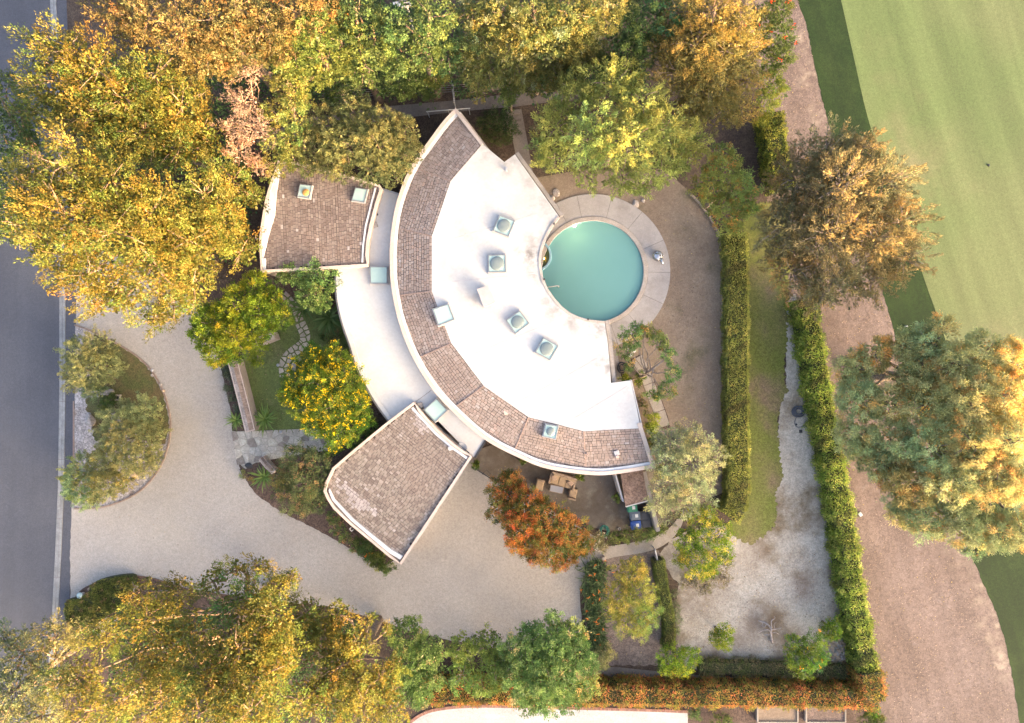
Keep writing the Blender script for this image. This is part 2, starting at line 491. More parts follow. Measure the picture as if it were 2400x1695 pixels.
stains(M['palegravel'], [(1975, 1450, 60, 1.0), (1985, 1530, 70, 1.0), (1960, 1340, 40, 0.8), (1700, 1545, 110, 0.9), (1640, 1400, 90, 0.75), (1790, 1460, 70, 0.9), (1885, 1370, 50, 0.9), (1600, 1300, 80, 0.9), (1760, 1300, 60, 0.7), (1920, 1200, 40, 0.8), (1850, 1555, 70, 0.95), (1905, 1080, 30, 0.6)], (0.125, 0.085, 0.06), 0.5, 0.34, 0.60)
stains(M['gravel'], [(450, 1000, 90, 0.5), (480, 870, 80, 0.5), (420, 1200, 120, 0.35)], (0.33, 0.285, 0.215), 0.3, 0.35, 0.7)
stains(M['gravel'], [(1110, 1340, 140, 0.6), (1180, 1290, 90, 0.6), (560, 1290, 120, 0.4), (300, 1270, 120, 0.35)], (0.225, 0.21, 0.20), 0.35, 0.38, 0.75)
stains(M['mulch'], [(2330, 1470, 50, 0.7), (2350, 1550, 50, 0.8), (2300, 1390, 40, 0.6), (1880, 90, 40, 0.7), (1900, 180, 40, 0.7), (1925, 270, 40, 0.7), (2260, 1300, 60, 0.4)], (0.34, 0.27, 0.20), 1.2, 0.46, 0.62)
stains(M['concrete'], [(1150, 1060, 60, 0.7), (1240, 1090, 60, 0.6), (1400, 1180, 60, 0.5)], (0.075, 0.055, 0.038), 0.8, 0.36, 0.66)
stains(M['asphalt'], [(60, 700, 200, 0.3), (90, 1100, 220, 0.3), (40, 1350, 200, 0.3)], (0.085, 0.086, 0.096), 0.25, 0.4, 0.7)
# ------------------------------------------------------------------ ground, roads, lawns
POOL = (1389.0, 637.0); RP = 119.0

pool_hole = arcpts(POOL[0], POOL[1], RP + 4, 0, 360, 40)[:-1]
# the far ground is rings of quads so the sheet reaches the horizon
def ground_sheet():
    V = []; F = []
    hole = [P(x, y)[:2] for x, y in pool_hole]
    n = len(hole)
    c = np.array(P(*POOL)[:2])
    rings = [np.array(hole)]
    for R in (9, 25, 60, 140, 320, 900, 2600):
        a = [2 * math.pi * k / n for k in range(n)]
        rings.append(np.array([[c[0] + R * math.cos(-t), c[1] + R * math.sin(-t)] for t in a]))
    for r in rings:
        V += [(p[0], p[1], 0.0) for p in r]
    for i in range(len(rings) - 1):
        for k in range(n):
            l = (k + 1) % n
            F.append([i * n + k, i * n + l, (i + 1) * n + l, (i + 1) * n + k][::-1])
    return mk('ground', V, F, M['soil'], kind='structure')
ground_sheet()

# unseen ridge added towards the low sun, shaped to shade ground below treetops
def shade_ridge():
    V = []; F = []
    nx, ny = 60, 10
    d = np.array([SUN_AZ.x, SUN_AZ.y]); t = np.array([-d[1], d[0]])
    D0 = 380.0
    Htop = 6.5 + D0 * math.tan(SUN_EL)
    r = random.Random(3)
    for i in range(nx + 1):
        s = -1500 + 3000 * i / nx
        crest = Htop + 2.2 * math.sin(s * 0.013) + 1.5 * math.sin(s * 0.041 + 1)
        for j in range(ny + 1):
            q = j / ny
            dist = D0 - 170 + q * 460
            u = (dist - D0) / 170 if dist < D0 else (dist - D0) / 290
            z = crest * max(0.0, math.cos(min(abs(u), 1) * math.pi / 2)) ** 1.2 - 0.5
            p = d * dist + t * s
            V.append((p[0], p[1], z))
    for i in range(nx):
        for j in range(ny):
            a = i * (ny + 1) + j
            F.append([a, a + 1, a + ny + 2, a + ny + 1])
    return mk('shade_ridge', V, F, M['shaderidge'], smooth=True, kind='structure')
shade_ridge()

GUT = [(-400, 104), (-100, 113), (80, 119), (350, 131), (665, 138), (900, 138), (1130, 135), (1300, 128), (1450, 120), (1600, 109), (1800, 94), (2100, 70)]
def gx(y):
    for (y0, x0), (y1, x1) in zip(GUT, GUT[1:]):
        if y0 <= y <= y1: return x0 + (x1 - x0) * (y - y0) / (y1 - y0)
ys = list(range(-400, 2101, 50))
sheet('road', [(gx(y) + 1, y) for y in ys] + [(-500, 2100), (-500, -400)], 0.010, M['asphalt'])
gut_root = sheet('gutter', [(gx(y) + 1, y) for y in ys] + [(gx(y) + 15, y) for y in ys[::-1]], 0.014, M['pathconc'])
joints = [-400, -120, 170, 430, 690, 941, 1077, 1216, 1354, 1490, 1640, 2100]
for a, b in zip(joints, joints[1:]):
    yy = np.linspace(a + 0.5, b - 0.5, 8)
    prism('gutter_slab', [(gx(y) + 1, y) for y in yy] + [(gx(y) + 8.4, y) for y in yy[::-1]], 0.0, 0.030, M['gutter'], parent=gut_root)
    prism('gutter_slab', [(gx(y) + 9.0, y) for y in yy] + [(gx(y) + 15, y) for y in yy[::-1]], 0.0, 0.042, M['gutter'], parent=gut_root)
APR = [(-400, 150), (0, 156), (300, 166), (560, 176), (700, 179), (860, 178), (1000, 173), (1180, 169), (1280, 165), (1420, 163), (1500, 152), (1800, 125), (2100, 100)]
def ax(y):
    for (y0, x0), (y1, x1) in zip(APR, APR[1:]):
        if y0 <= y <= y1: return x0 + (x1 - x0) * (y - y0) / (y1 - y0)
sheet('road_shoulder', [(gx(y) + 14, y) for y in ys] + [(ax(y), y) for y in ys[::-1]], 0.011, M['apron'])

sheet('driveway', ragged([(176, 560), (330, 620), (440, 690), (500, 800), (522, 880), (540, 960), (546, 1020), (552, 1060), (566, 1110), (600, 1160), (660, 1200),
       (740, 1240), (830, 1290), (900, 1330), (940, 1300), (960, 1240), (1040, 1150), (1080, 1080), (1110, 1060), (1165, 1128), (1300, 1200), (1400, 1260), (1376, 1330), (1358, 1390), (1362, 1440),
       (1368, 1505), (1300, 1530), (1160, 1520), (1050, 1500), (960, 1480), (880, 1450), (760, 1420), (560, 1400), (400, 1385), (330, 1362), (270, 1353), (225, 1368), (165, 1408), (164, 1300), (170, 1100), (176, 900), (179, 700)], 8, 1.2, 4), 0.020, M['gravel'])

# planted island in the drive
isl = catmull([(176, 762), (220, 778), (275, 806), (320, 834), (355, 868), (382, 915), (397, 965), (400, 1005), (393, 1050), (378, 1090), (350, 1130), (315, 1160), (270, 1180), (230, 1190), (174, 1192)], 4, closed=False)
sheet('planting_island', isl, 0.034, M['islandgravel'])
sheet('island_grass', ragged([(222, 782), (275, 808), (320, 836), (353, 870), (380, 917), (394, 967), (396, 1003), (388, 1040), (350, 1040), (300, 1000), (262, 960), (240, 935), (215, 900), (205, 840)], 6, 2.0, 8), 0.040, M['islandlawn'])
sheet('island_weeds', ragged([(200, 935), (245, 925), (265, 960), (258, 1000), (245, 1040), (222, 1030), (215, 1000), (222, 975), (203, 960)], 5, 4.0, 9), 0.046, M['islandlawn'])

# street-corner bed with clipped ground cover
bed = catmull([(166, 1420), (190, 1385), (220, 1368), (262, 1353), (300, 1349), (340, 1352), (375, 1360), (440, 1380), (600, 1405)], 4, closed=False)
sheet('corner_bed', bed + [(700, 1600), (500, 1720), (150, 1720), (150, 1500)], 0.034, M['bedsoil'])
sheet('bed_gravel', ragged([(215, 1480), (240, 1452), (270, 1440), (285, 1450), (250, 1478), (220, 1500)], 5, 2, 3), 0.040, M['islandgravel'])

sheet('front_lawn', ragged([(545, 860), (600, 780), (680, 700), (760, 690), (800, 760), (840, 860), (860, 960), (790, 1010), (690, 1015), (600, 1016), (580, 1000)], 7, 1.5, 5), 0.030, M['lawn'])
sheet('wall_bed', [(522, 880), (548, 862), (600, 1012), (552, 1012)], 0.026, M['bedsoil'])
sheet('entry_bed', ragged([(560, 1100), (600, 1076), (660, 1065), (760, 1060), (790, 1100), (770, 1160), (830, 1250), (905, 1322), (890, 1328), (760, 1250), (650, 1195), (600, 1158)], 6, 1.5, 6), 0.028, M['bedsoil'])
sheet('front_bed', ragged([(600, 640), (800, 620), (850, 800), (900, 960), (790, 1060), (760, 1010), (800, 900), (760, 780), (700, 720), (640, 700)], 6, 2, 2), 0.024, M['bedsoil'])

# golf side
E1 = [(1760, -400), (1850, -60), (1869, 0), (1890, 60), (1915, 180), (1945, 300), (1985, 420), (2030, 560), (2070, 690), (2098, 790), (2130, 900), (2180, 1050), (2250, 1230), (2280, 1310), (2310, 1380), (2340, 1450), (2362, 1530), (2378, 1620), (2390, 1700), (2400, 1800)]
E2 = [(1850, -400), (1952, -60), (1971, 0), (2000, 130), (2035, 280), (2075, 400), (2130, 545), (2170, 665), (2207, 770), (2260, 930), (2330, 1100), (2430, 1300), (2700, 1800)]
sheet('mulch_strip', [(1680, -400)] + [(x + 12, y) for x, y in E1] + [(2040, 1800), (2010, 1500), (1930, 1100), (1860, 730), (1800, 500), (1780, 200)], 0.008, M['mulch'])
sheet('rough_grass', ragged(catmull(E1, 5, False), 7, 1.6, 2, False) + [(2600, 1850)] + catmull(E2, 4, False)[::-1], 0.016, M['rough'])
sheet('fairway', catmull(E2, 4, False) + [(9000, 9000), (9000, -9000), (1000, -9000), (1800, -900)], 0.024, M['fairway'])

# back garden
dl = [(1240, 420), (1350, 400), (1560, 400), (1640, 470), (1672, 520), (1690, 570), (1697, 800), (1700, 1000), (1704, 1150), (1640, 1180), (1545, 1210), (1525, 1100), (1500, 1010), (1470, 900), (1430, 830), (1415, 780), (1300, 800), (1230, 640), (1225, 520)]
sheet('dry_lawn', dl, 0.010, M['drylawn'], hole=pool_hole)
sheet('yard_grass', ragged([(1740, 480), (1850, 470), (1862, 560), (1850, 640), (1846, 720), (1845, 800), (1838, 880), (1847, 915), (1826, 955), (1822, 1010), (1830, 1080), (1838, 1115), (1818, 1150), (1822, 1200), (1814, 1235), (1790, 1258), (1760, 1275), (1738, 1268), (1712, 1252), (1700, 1235), (1735, 1190), (1745, 900)], 3.5, 4.5, 12), 0.022, M['grass'])
sheet('gravel_yard', ragged([(1838, 690), (1866, 690), (1880, 850), (1902, 960), (1925, 1085), (1940, 1160), (1968, 1280), (1982, 1400), (1998, 1500), (2010, 1565), (1860, 1570), (1700, 1572), (1600, 1568), (1590, 1500), (1582, 1420), (1590, 1370), (1560, 1330), (1548, 1300), (1575, 1262), (1620, 1240), (1700, 1230), (1760, 1270), (1812, 1236), (1816, 1150), (1822, 1020), (1828, 960), (1842, 900), (1840, 800)], 8, 2.5, 13), 0.016, M['palegravel'])
sheet('yard_path', catmull([(1360, 1325), (1440, 1306), (1500, 1297), (1545, 1284), (1580, 1258), (1600, 1225), (1590, 1215), (1568, 1238), (1530, 1260), (1480, 1272), (1430, 1280), (1370, 1290)], 4), 0.028, M['slab'])
sheet('orchard_soil', ragged([(1420, 1300), (1545, 1290), (1580, 1420), (1600, 1560), (1400, 1560), (1372, 1500), (1368, 1330)], 7, 2, 14), 0.012, surf('orchard soil', (0.21, 0.16, 0.135), (0.26, 0.205, 0.175), 0.6, 15, 0.3, bump=0.3, c3=(0.14, 0.12, 0.05), s3=0.5, t3=(0.55, 0.75)))
sheet('hedge_path', [(1385, 1562), (1450, 1564), (1600, 1580), (1750, 1589), (1900, 1588), (2020, 1600), (2020, 1622), (1700, 1612), (1500, 1590), (1385, 1584)], 0.030, M['pathconc'])

# neighbour's drive along the bottom edge with a brick border
NB = catmull([(930, 1720), (960, 1690), (985, 1672), (1020, 1660), (1090, 1652), (1200, 1652), (1350, 1656), (1500, 1660), (1612, 1664)], 5, False)
sheet('neighbour_drive', [(x, y + 6) for x, y in NB] + [(1612, 2000), (930, 2000)], 0.022, M['neighbour'])
nb = [P(x, y)[:2] for x, y in NB]
br_root = ribbon('brick_border', nb, -0.22, 0.0, 0.0, 0.035, M['bedsoil'], kind='structure')
def along(path, step):
    pts = [np.array(p, float)[:2] for p in path]; out = []; acc = 0.0; nxt = 0.0
    for a, b in zip(pts, pts[1:]):
        L = np.linalg.norm(b - a)
        while nxt <= acc + L:
            q = a + (b - a) * ((nxt - acc) / L); t = (b - a) / L
            out.append((q, t)); nxt += step
        acc += L
    return out
parts = []; cols = []
for q, t in along(nb, 0.115):
    n_ = np.array([t[1], -t[0]]); c = q + n_ * 0.11
    v, f = box_vf(c[0], c[1], 0.03, 0.10, 0.205, 0.05, math.atan2(t[1], t[0]))
    parts.append((v, f)); k = random.uniform(0.75, 1.2); cols += [(0.36 * k, 0.20 * k, 0.155 * k)] * 6
v, f = joinvf(parts)
mk('bricks', v, f, M['brick'], parent=br_root, colors=cols, kind='stuff')
sheet('neighbour_bed', [(1605, 1650), (2060, 1650), (2060, 1900), (1605, 1900)], 0.014, M['bedsoil'])

# stone-edged bed border of the lower hedge, kerbs
def kerb(name, px, w0, h, mat, step, label, cat):
    """a border of separate stones along a photo-pixel path"""
    path = [P(x, y)[:2] for x, y in px]
    r = empty(name, (*path[len(path) // 2], 0), label, cat)
    me = {}
    for i, (q, t) in enumerate(along(path, step)):
        key = i % 5
        L = step * random.uniform(0.82, 0.96)
        if key not in me:
            v, f = rbox_vf(0, 0, 0, step * 0.93, w0 * random.uniform(0.85, 1.1), h * random.uniform(0.9, 1.15), 0, min(h, w0) * 0.22)
            m_ = bpy.data.meshes.new('stone'); m_.from_pydata(v, [], f); m_.materials.append(mat); me[key] = m_
        o = bpy.data.objects.new('stone', me[key]); C.objects.link(o); o.parent = r
        o.location = (q[0] - r.location.x, q[1] - r.location.y, h * 0.42)
        o.rotation_euler = (0, 0, math.atan2(t[1], t[0]) + random.uniform(-.06, .06))
    return r
kerb('lawn_border', catmull([(1624, 462), (1650, 492), (1672, 525), (1686, 560), (1692, 620), (1693, 800), (1697, 950), (1701, 1020), (1700, 1120)], 6, False), 0.16, 0.16, surf('border stone', (0.42, 0.34, 0.26), (0.30, 0.235, 0.17), 4.0, 14, 0.3), 0.45, 'thin border of small tan stones between the dry lawn and the clipped hedge', 'stone border')

# island kerb of brick-coloured concrete
isl_w = [P(x, y)[:2] for x, y in isl]
ribbon('island_kerb', isl_w, -0.05, 0.06, 0.0, 0.09, surf('kerb', (0.36, 0.27, 0.22), (0.28, 0.20, 0.16), 2.0, 14, 0.15), kind='structure')
ribbon('street_edging', [P(173, y)[:2] for y in (940, 1000, 1060, 1120)], -0.04, 0.05, 0.0, 0.06, M['ridge'], kind='structure')
ribbon('bed_kerb', [P(x, y)[:2] for x, y in bed], -0.03, 0.04, 0.0, 0.09, surf('steel edging', (0.16, 0.10, 0.08)), kind='structure')

# ------------------------------------------------------------------ stone paving by cells
def clip_half(poly, p, n):
    out = []
    for i in range(len(poly)):
        a, b = poly[i], poly[(i + 1) % len(poly)]
        da = (a[0] - p[0]) * n[0] + (a[1] - p[1]) * n[1]; db = (b[0] - p[0]) * n[0] + (b[1] - p[1]) * n[1]
        if da <= 0: out.append(a)
        if (da < 0 < db) or (db < 0 < da):
            t = da / (da - db); out.append((a[0] + (b[0] - a[0]) * t, a[1] + (b[1] - a[1]) * t))
    return out

def cells(W, H, size, gap, seed):
    r = random.Random(seed); nx = max(1, round(W / size)); ny = max(1, round(H / size))
    pts = [((i + .5 + r.uniform(-.36, .36)) * W / nx, (j + .5 + r.uniform(-.36, .36)) * H / ny) for i in range(nx) for j in range(ny)]
    out = []
    for i, a in enumerate(pts):
        poly = [(0, 0), (W, 0), (W, H), (0, H)]
        for j, b in enumerate(pts):
            if i == j: continue
            d = math.hypot(b[0] - a[0], b[1] - a[1])
            if d > 4 * size: continue
            n = ((b[0] - a[0]) / d, (b[1] - a[1]) / d); m = ((a[0] + b[0]) / 2 - n[0] * gap / 2, (a[1] + b[1]) / 2 - n[1] * gap / 2)
            poly = clip_half(poly, m, n)
            if len(poly) < 3: break
        if len(poly) >= 3: out.append(poly)
    return out

def stone_obj(name, poly, z0, z1, parent, base, jit, r):
    c = np.mean(np.array(poly), axis=0)
    k = 0.93
    n = len(poly)
    ar = sum(poly[i][0] * poly[(i + 1) % n][1] - poly[(i + 1) % n][0] * poly[i][1] for i in range(n))
    if ar < 0: poly = poly[::-1]
    v = [(p[0], p[1], z0) for p in poly] + [(p[0], p[1], z1 - 0.008) for p in poly] + [(c[0] + (p[0] - c[0]) * k, c[1] + (p[1] - c[1]) * k, z1) for p in poly]
    f = []
    for i in range(n):
        j = (i + 1) % n
        f += [[i, j, j + n, i + n], [i + n, j + n, j + 2 * n, i + 2 * n]]
    f.append([i + 2 * n for i in range(n)])
    b = r.uniform(1 - jit, 1 + jit)
    col = [tuple(x * b for x in base)] * len(f)
    mk(name, v, f, M['flag'], parent=parent, colors=col)

# crazy paving at the front entry: a strip from the drive to the door, in (s, t) space
def bil(q, s, t):
    a = np.array(q[0]) * (1 - s) + np.array(q[1]) * s; b = np.array(q[3]) * (1 - s) + np.array(q[2]) * s
    return a * (1 - t) + b * t
ent_px = [(543, 1012), (800, 1002), (800, 1050), (556, 1090)]
ent = sheet('entry_paving', ragged([(543, 1012), (600, 1014), (700, 1014), (800, 1000), (800, 1052), (690, 1066), (640, 1075), (600, 1085), (575, 1100), (560, 1085), (550, 1050)], 6, 1.5, 31), 0.032, surf('mortar', (0.47, 0.44, 0.38), (0.38, 0.35, 0.30), 2.0, 16, 0.25))
r_ = random.Random(5)
for poly in cells(7.5, 2.1, 0.48, 0.045, 21):
    w = []
    for s, t in poly:
        p = bil(ent_px, s / 7.5, t / 2.1); w.append(P(p[0], p[1])[:2])
    base = r_.choice([(0.52, 0.49, 0.43), (0.56, 0.53, 0.46), (0.46, 0.42, 0.36), (0.53, 0.49, 0.43), (0.26, 0.22, 0.195), (0.58, 0.55, 0.49), (0.55, 0.51, 0.44)])
    stone_obj('flagstone', w, 0.02, 0.05, ent, base, 0.1, r_)

# curved stepping-stone path through the front lawn
def stone_path(name, px, width, size, gap, seed, base):
    path = [np.array(P(x, y)[:2]) for x, y in catmull(px, 6, False)]
    seg = [np.linalg.norm(b - a) for a, b in zip(path, path[1:])]; L = sum(seg)
    def at(s, t):
        acc = 0
        for a, b, d in zip(path, path[1:], seg):
            if s <= acc + d or b is path[-1]:
                u = (b - a) / d; q = a + u * (s - acc); return (q[0] - u[1] * t, q[1] + u[0] * t)
            acc += d
    ctr = [P(x, y)[:2] for x, y in catmull(px, 6, False)]
    lft = offset_path(ctr, width / 2); rgt = offset_path(ctr, -width / 2)
    w = [(p[0], p[1], 0.034) for p in lft + rgt[::-1]]
    root = mk(name, w, tri_poly([(p[0], p[1]) for p in w]), M['lawn'], kind='structure')
    r = random.Random(seed)
    for poly in cells(L, width, size, gap, seed):
        stone_obj('stepping_stone', [at(s, t - width / 2) for s, t in poly], 0.02, 0.06, root, base, 0.14, r)
stone_path('stepping_stone_path', [(668, 884), (666, 855), (676, 835), (694, 820), (712, 806), (716, 790), (712, 775), (704, 757)], 0.72, 0.36, 0.085, 3, (0.58, 0.50, 0.41))
stone_path('stepping_stone_path', [(703, 752), (694, 725), (680, 705), (664, 690)], 0.55, 0.36, 0.10, 8, (0.50, 0.39, 0.33))
# low curved stone kerb inside the bend of the path
ribbon('planter_kerb', [P(x, y)[:2] for x, y in catmull([(688, 868), (690, 855), (696, 846), (706, 838)], 4, False)], -0.15, 0.15, 0, 0.16, M['slab'], label='curved pale concrete kerb beside the stepping stones under the yellow-flowered tree', cat='kerb')

# ------------------------------------------------------------------ pool
pc = P(*POOL)[:2]; k = S
rp = RP * k
deck = ribbon('pool_deck', [P(x, y)[:2] for x, y in arcpts(POOL[0], POOL[1], 129, -170, 110, 60)], 0.0, 51 * S, 0.0, 0.045, M['pathconc'], kind='structure')
dj = [-170, -140, -118, -101.7, -75.7, -50.4, -24, 0.6, 24.7, 50, 71, 110]
for a, b in zip(dj, dj[1:]):
    g = 0.16
    n = max(4, int((b - a) / 3))
    o = arcpts(POOL[0], POOL[1], 181.5, a + g, b - g, n); i_ = arcpts(POOL[0], POOL[1], 129.6, a + g, b - g, n)
    prism('deck_slab', o + i_[::-1], 0.0, 0.07, M['deck'], zref=0, parent=deck)

pool = empty('swimming_pool', (pc[0], pc[1], 0), 'round swimming pool of milky green water in a pale coping ring beside the white roof', 'pool')
v, f = lathe_vf(pc[0], pc[1], [(rp + 0.1, 0.03), (rp, 0.03), (rp, -1.3), (rp - 0.4, -1.65), (0.01, -1.9)], 72, close=False)
mk('basin', v, [x[::-1] for x in f], M['plaster'], parent=pool, smooth=False)
v, f = lathe_vf(pc[0], pc[1], [(rp - 0.01, -0.14), (rp - 0.01, 0.095), (rp + 0.02, 0.11), (rp + 0.28, 0.11), (rp + 0.30, 0.09), (rp + 0.30, 0.0)], 96, close=False)
mk('coping', v, [x[::-1] for x in f], M['coping'], parent=pool)
# water: tinted, slightly milky, with a fresnel sheen
wm, nt, b = newmat('pool water')
N = nt.nodes.new; L = nt.links.new
trn = N("ShaderNodeBsdfTransparent"); trn.inputs[0].default_value = (0.55, 0.80, 0.80, 1)
dif = N("ShaderNodeBsdfDiffuse")
tc = N("ShaderNodeTexCoord"); nz = N("ShaderNodeTexNoise"); nz.inputs["Scale"].default_value = 0.5; nz.inputs["Detail"].default_value = 4
L(tc.outputs["Object"], nz.inputs["Vector"])
cr = N("ShaderNodeMix"); cr.data_type = 'RGBA'; cr.inputs[6].default_value = (0.175, 0.385, 0.395, 1); cr.inputs[7].default_value = (0.20, 0.425, 0.44, 1)
L(nz.outputs["Fac"], cr.inputs[0]); L(cr.outputs[2], dif.inputs[0])
m1 = N("ShaderNodeMixShader"); m1.inputs[0].default_value = 0.60
L(trn.outputs[0], m1.inputs[1]); L(dif.outputs[0], m1.inputs[2])
gl = N("ShaderNodeBsdfGlossy"); gl.inputs["Roughness"].default_value = 0.06
n2 = N("ShaderNodeTexNoise"); n2.inputs["Scale"].default_value = 3.0; n2.inputs["Detail"].default_value = 3; L(tc.outputs["Object"], n2.inputs["Vector"])
bp = N("ShaderNodeBump"); bp.inputs["Strength"].default_value = 0.15; bp.inputs["Distance"].default_value = 0.03
L(n2.outputs["Fac"], bp.inputs["Height"]); L(bp.outputs[0], gl.inputs["Normal"])
fr = N("ShaderNodeFresnel"); fr.inputs[0].default_value = 1.33
m2 = N("ShaderNodeMixShader"); L(fr.outputs[0], m2.inputs[0]); L(m1.outputs[0], m2.inputs[1]); L(gl.outputs[0], m2.inputs[2])
L(m2.outputs[0], nt.nodes["Material Output"].inputs[0])
M['water'] = wm
v = [(pc[0] + (rp - .005) * math.cos(2 * math.pi * i / 96), pc[1] + (rp - .005) * math.sin(2 * math.pi * i / 96), -0.06) for i in range(96)]
mk('water', v, [list(range(96))], M['water'], parent=pool)

def emis(name, col, s):
    m, nt, b = newmat(name)
    b.inputs["Base Color"].default_value = (*col, 1)
    b.inputs["Emission Color"].default_value = (*col, 1); b.inputs["Emission Strength"].default_value = s
    return m
M['lamp'] = emis('lit pool lamp', (1.0, 0.72, 0.34), 12.0)
# underwater lamp set in the wall under the coping, lit
lp = P(1347, 527)
dirc = np.array([pc[0] - lp[0], pc[1] - lp[1]]); dirc /= np.linalg.norm(dirc)
lx, ly = pc[0] - dirc[0] * (rp - 0.05), pc[1] - dirc[1] * (rp - 0.05)
ang = math.atan2(dirc[1], dirc[0])
v, f = tube_vf([(lx - dirc[0] * 0.06, ly - dirc[1] * 0.06, -0.20), (lx + dirc[0] * 0.07, ly + dirc[1] * 0.07, -0.20)], [0.10, 0.10], 14)
mk('pool_lamp', v, f, M['lamp'], parent=pool, label='lit warm lamp under the pool rim')
def lamp(name, loc, energy, col, size, parent=None):
    d = bpy.data.lights.new(name, 'POINT'); d.energy = energy; d.color = col; d.shadow_soft_size = size
    o = bpy.data.objects.new(name, d); o.location = loc; C.objects.link(o); return o
lamp('pool_lamp_light', (lx + dirc[0] * 0.55, ly + dirc[1] * 0.55, -0.35), 5.0, (1.0, 0.70, 0.32), 0.08)

# spa half under the roof
sc_ = P(1256, 600); sr = 37 * S
spa = empty('spa', (sc_[0], sc_[1], 0), 'small round spa of amber lit water with blue tiled rim under the roof edge', 'spa')
v, f = lathe_vf(sc_[0], sc_[1], [(sr, -1.0), (sr, 0.125), (sr - 0.02, 0.14), (sr - 0.15, 0.14), (sr - 0.16, 0.125), (sr - 0.16, -0.7)], 48, close=False)
mk('rim', v, [x[::-1] for x in f], M['tileblue'], parent=spa)
v, f = lathe_vf(sc_[0], sc_[1], [(sr - 0.155, -0.68), (0.01, -0.7)], 36, close=False)
mk('basin', v, f, surf('lamplit spa plaster', (0.55, 0.36, 0.14), (0.45, 0.28, 0.10), 3.0), parent=spa)  # orange glow of the spa lamp is put into this plaster colour
v = [(sc_[0] + (sr - .158) * math.cos(2 * math.pi * i / 40), sc_[1] + (sr - .158) * math.sin(2 * math.pi * i / 40), 0.09) for i in range(40)]
sw, nt, b = newmat('spa water')
trn = nt.nodes.new("ShaderNodeBsdfTransparent"); trn.inputs[0].default_value = (0.95, 0.72, 0.38, 1)
gl = nt.nodes.new("ShaderNodeBsdfGlossy"); gl.inputs["Roughness"].default_value = 0.05
mx = nt.nodes.new("ShaderNodeMixShader"); fr = nt.nodes.new("ShaderNodeFresnel"); fr.inputs[0].default_value = 1.33
nt.links.new(fr.outputs[0], mx.inputs[0]); nt.links.new(trn.outputs[0], mx.inputs[1]); nt.links.new(gl.outputs[0], mx.inputs[2])
nt.links.new(mx.outputs[0], nt.nodes["Material Output"].inputs[0])
mk('water', v, [list(range(40))], sw, parent=spa)
v, f = lathe_vf(sc_[0] + 0.6, sc_[1] - 0.1, [(0.045, -0.66), (0.045, -0.64), (0.01, -0.63)], 12)
mk('spa_lamp', v, f, M['lamp'], parent=spa)
lamp('spa_lamp_light', (sc_[0] + 0.45, sc_[1] - 0.1, -0.35), 5, (1.0, 0.58, 0.15), 0.06)
# shallow steps round the spa and a tile band at the waterline
for q, zz in ((0.42, -0.30), (0.80, -0.65)):
    v, f = lathe_vf(sc_[0], sc_[1], [(sr + q, zz - 0.4), (sr + q, zz), (sr + 0.01, zz)], 48, close=False)
    keep = [g for g in f if all((v[i][0] - pc[0]) ** 2 + (v[i][1] - pc[1]) ** 2 < (rp - 0.02) ** 2 for i in g)]
    used = sorted({i for g in keep for i in g}); ren = {o: n for n, o in enumerate(used)}
    mk('step', [v[i] for i in used], [[ren[i] for i in g] for g in keep], M['white'], parent=pool)
v, f = lathe_vf(pc[0], pc[1], [(rp - 0.012, -0.30), (rp - 0.012, 0.05)], 96, close=False)
mk('tile_band', v, [x[::-1] for x in f], M['tileblue'], parent=pool)
# handrail over the water
a = P(1284, 676); b_ = P(1309, 673)
rail = [(a[0] - 0.1, a[1], 0.1), (a[0] - 0.1, a[1], 0.75), (a[0] + 0.1, a[1] + 0.01, 0.85), (b_[0] - 0.15, b_[1], 0.8), (b_[0], b_[1], 0.6), (b_[0] + 0.02, b_[1], -0.3)]
v, f = tube_vf(rail, [0.035] * 6, 8)
mk('pool_handrail', v, f, M['white'], parent=None, smooth=True, label='short white tubular handrail curving from the deck into the pool', cat='handrail')
# ------------------------------------------------------------------ the house
house = empty('house', (0, 0, 0), 'single storey house with a crescent shingle roof, broad white flat roof and two wings', 'house')

def inside(p, poly):
    x, y = p; c = False; n = len(poly)
    for i in range(n):
        x0, y0 = poly[i]; x1, y1 = poly[(i + 1) % n]
        if (y0 > y) != (y1 > y) and x < (x1 - x0) * (y - y0) / (y1 - y0) + x0: c = not c
    return c

